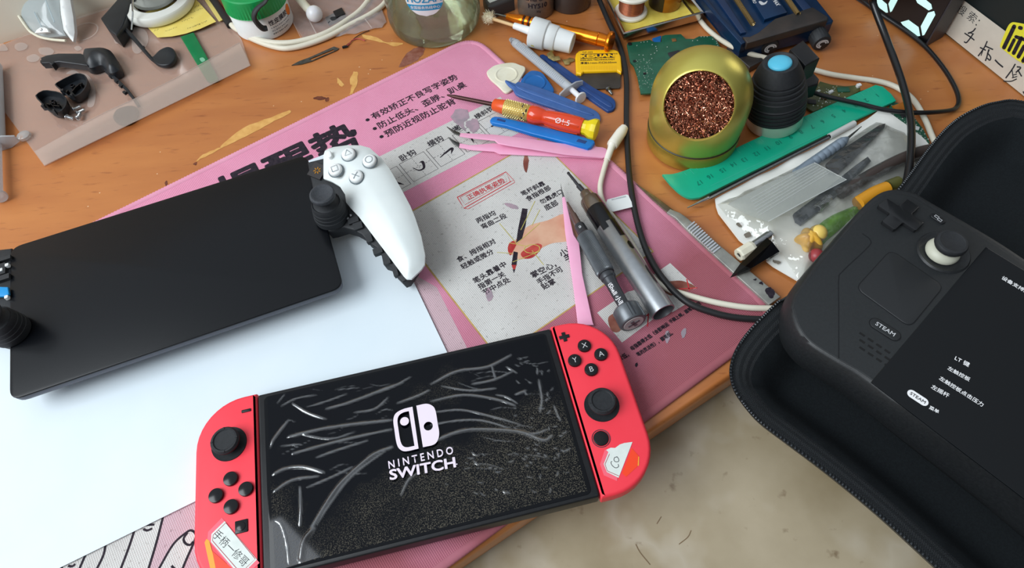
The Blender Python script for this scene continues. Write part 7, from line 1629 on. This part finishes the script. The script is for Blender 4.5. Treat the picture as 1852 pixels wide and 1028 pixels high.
# touchpad
pad = [(1611.3, 452.5), (1707, 518.3), (1646.1, 592.9), (1547.9, 521.9)]
po2 = rounded([P(x, y, dz2) for x, y in pad], .0048)
mb = MB().plate([(q.x, q.y) for q in po2], dz2 + .0004, dz2 - .0004, 0, bev=.0004); o = part(rt_, 'touchpad', mb, [mat('touchpad_plastic', (31, 33, 35), r=.5)])
pr_ = rounded([P(x, y, dz2 + .00003) for x, y in pad], .0048); pr_ = inset(ccw([(q.x, q.y) for q in pr_]), -.0004); mb = MB().plate(pr_, dz2 + .00006, dz2 - .0002, 0); part(rt_, 'touchpad_groove', mb, [M_black])
# direction pad
M_dp = mat('glossy_black_pad', (26, 27, 29), r=.22)
c = DM((1626, 392), dz2); a_, b_ = .0122, .0042
cross = [(b_, -a_), (b_, -b_), (a_, -b_), (a_, b_), (b_, b_), (b_, a_), (-b_, a_), (-b_, b_), (-a_, b_), (-a_, -b_), (-b_, -b_), (-b_, -a_)]
cross = [tuple(q) for p_, q_, r_ in zip(cross[-1:] + cross[:-1], cross, cross[1:] + cross[:1]) for q in [V(q_) + (V(p_) - V(q_)).normalized() * .0007, V(q_) + (V(r_) - V(q_)).normalized() * .0007]]
mb = MB().plate(cross, .0026, -.0004, 0, bev=.0005, M=c, k=2); part(rt_, 'direction_pad', mb, [M_dp], ang=25)
# view button
c = DM((1695.5, 396.5), dz2); mb = MB().plate(rrect(.0088, .0036, .0017), .0008, -.0003, 0, bev=.0004, M=c)
for x, y in ((-.0011, .0004), (.0012, -.0004)):
    mb.line([c @ V((x + u_ * .0011, y + v_ * .0007, .00086)) for u_, v_ in ((-1, -1), (1, -1), (1, 1), (-1, 1), (-1, -1))], .0004, 1)
part(rt_, 'view_button', mb, [M_black, M_lightprint])
# thumbstick
c = P(1706, 457, dz2)
mb = MB().lathe([(.0140, -.0001), (.0132, .0009), (.0118, .0004), (.0108, -.0002), (0, -.0003)], at(c.x, c.y, dz2 + .0003), 48); part(rt_, 'stick_well', mb, [M_deck])
mb = MB().lathe([(0, .0002), (.0088, .0004), (.0090, .0014), (.0084, .0030), (.0070, .0046), (.0050, .0056), (0, .0056)], at(c.x - .0008, c.y + .0002, dz2), 40); ts = part(rt_, 'thumbstick', mb, [mat('cream_stick_base', (196, 196, 178), r=.45)], label='cream stick base')
mb = MB().lathe([(.0046, .0050), (.0076, .0066), (.0084, .0080), (.0084, .0096), (.0078, .0106), (.0066, .0109), (.0060, .0106), (0, .0104)], at(c.x, c.y, dz2), 40); part(ts, 'stick_cap', mb, [M_blackmat], label='black stick cap')
# steam button and grille
B_ = DM((1600.5, 596.5), dz2); u1, u2 = P(1574.5, 579.7, dz2), P(1627, 613.3, dz2); B_ = flat((u1 + u2) / 2, u2)
mb = MB().plate(rrect((u2 - u1).length, .0062, .0030), .0005, -.0003, 0, bev=.0003, M=B_); mb.line([B_ @ V((x, y, .00012)) for x, y in rrect((u2 - u1).length + .0006, .0068, .0034) + [rrect((u2 - u1).length + .0006, .0068, .0034)[0]]], .0004, 1); mb.text('STEAM', B_ @ Matrix.Translation((0, 0, .0006)), .0034, 2, .015, .5, 1.05); part(rt_, 'menu_button', mb, [M_deckf, M_black, M_lightprint])
mb = MB(); cG = lambda l: [(1400 + x / 2.2345, 300 + y / 2.2345) for x, y in l]
for r0 in ((345, 675), (345, 703), (345, 733)):
    for k in range(4):
        if r0[1] == 733 and k == 0: pass
        x, y = r0[0] + k * 34, r0[1] + k * 23
        a, b = P(*cG([(x, y)])[0], dz2), P(*cG([(x + 21, y + 14)])[0], dz2)
        mb.box(flat((a + b) / 2, b), (b - a).length, .0011, .0003, 0)
part(rt_, 'speaker_slots', mb, [mat('slot_black', (8, 8, 9), r=.8)])
# screen with menu
s_tl, s_bl, s_br, s_tr = P(1782.6, 447.7, dz2), P(1574.8, 692.0, dz2), P(1850, 902, dz2), P(1850, 489, dz2)
far_t = s_tr + ddk * .11; far_b = s_br + ddk * .11
mb = MB().plate([(q.x, q.y) for q in (s_tl, s_bl, s_br, far_b, far_t, s_tr)], dz2 + .0004, dz2 - .0002, 0, bev=.0002)
M_dscr = mat('dark_lit_screen', (10, 13, 16), r=.07, spec=.4)
M_ui = mat('ui_white', (214, 216, 218), r=.6, em=.35)
M_uip = mat('ui_panel', (24, 26, 30), r=.12)
zu_ = dz2 + .00046
for s, a, b in (('设备支持服务', (1812.5, 502), (1872, 537)), ('LT 键', (1727.5, 647.5), (1753, 661)), ('左触控板', (1714.5, 665.5), (1754, 687.5)), ('左触控板点击压力', (1699.5, 683.5), (1778, 733.5)), ('左摇杆', (1685, 699), (1716, 717)), ('菜单', (1681, 737), (1698, 746))):
    mb.textpx(s, a, b, zu_, 1, .012)
u1, u2 = P(1641.7, 708, zu_), P(1678.4, 732, zu_); B_ = flat((u1 + u2) / 2, u2)
mb.poly([B_ @ V((x, y, 0)) for x, y in rrect((u2 - u1).length, .0044, .0022)], 1); mb.text('STEAM', B_ @ Matrix.Translation((0, 0, .0001)), .0024, 2, .015, .5, 1.1)
part(rt_, 'screen', mb, [M_dscr, M_ui, M_uip], sm=False)
# ================================================================== light
sc = bpy.context.scene
w = bpy.data.worlds.new('world'); sc.world = w; w.use_nodes = True
t = w.node_tree; N = t.nodes; L = t.links; bg = N['Background']
tc = N.new('ShaderNodeTexCoord'); vm = N.new('ShaderNodeVectorMath'); vm.operation = 'DOT_PRODUCT'; L.new(tc.outputs['Generated'], vm.inputs[0]); vm.inputs[1].default_value = (-.45, .25, .86)
mr = N.new('ShaderNodeMapRange'); mr.inputs['From Min'].default_value = -.7; mr.inputs['From Max'].default_value = 1; L.new(vm.outputs['Value'], mr.inputs[0])
rp = N.new('ShaderNodeValToRGB'); rp.color_ramp.elements[0].color = (.05, .05, .05, 1); rp.color_ramp.elements[1].color = (.84, .92, 1.0, 1); rp.color_ramp.elements[1].position = .95
e = rp.color_ramp.elements.new(.5); e.color = (.20, .21, .23, 1); L.new(mr.outputs[0], rp.inputs[0])
L.new(rp.outputs[0], bg.inputs[0]); bg.inputs[1].default_value = .72
def window(name, loc, look, w_, h_, power, col=(.90, .96, 1)):
    l = bpy.data.lights.new(name, 'AREA'); l.shape = 'RECTANGLE'; l.size = w_; l.size_y = h_; l.energy = power; l.color = col
    o = bpy.data.objects.new(name, l); C.objects.link(o); o.location = loc
    o.rotation_euler = (V(look) - V(loc)).to_track_quat('-Z', 'Y').to_euler()
window('window_daylight', (-1.15, -.2, 1.15), (-.05, .3, 0), 1.2, 1.1, 31)
window('side_window_daylight', (1.6, 1.2, .62), (.1, .25, 0), .8, .7, 4, (1, .97, .9))
sc.view_settings.view_transform = 'Standard'; sc.view_settings.look = 'None'; sc.view_settings.gamma = 1; sc.view_settings.exposure = -0.03
sc.view_settings.use_curve_mapping = False
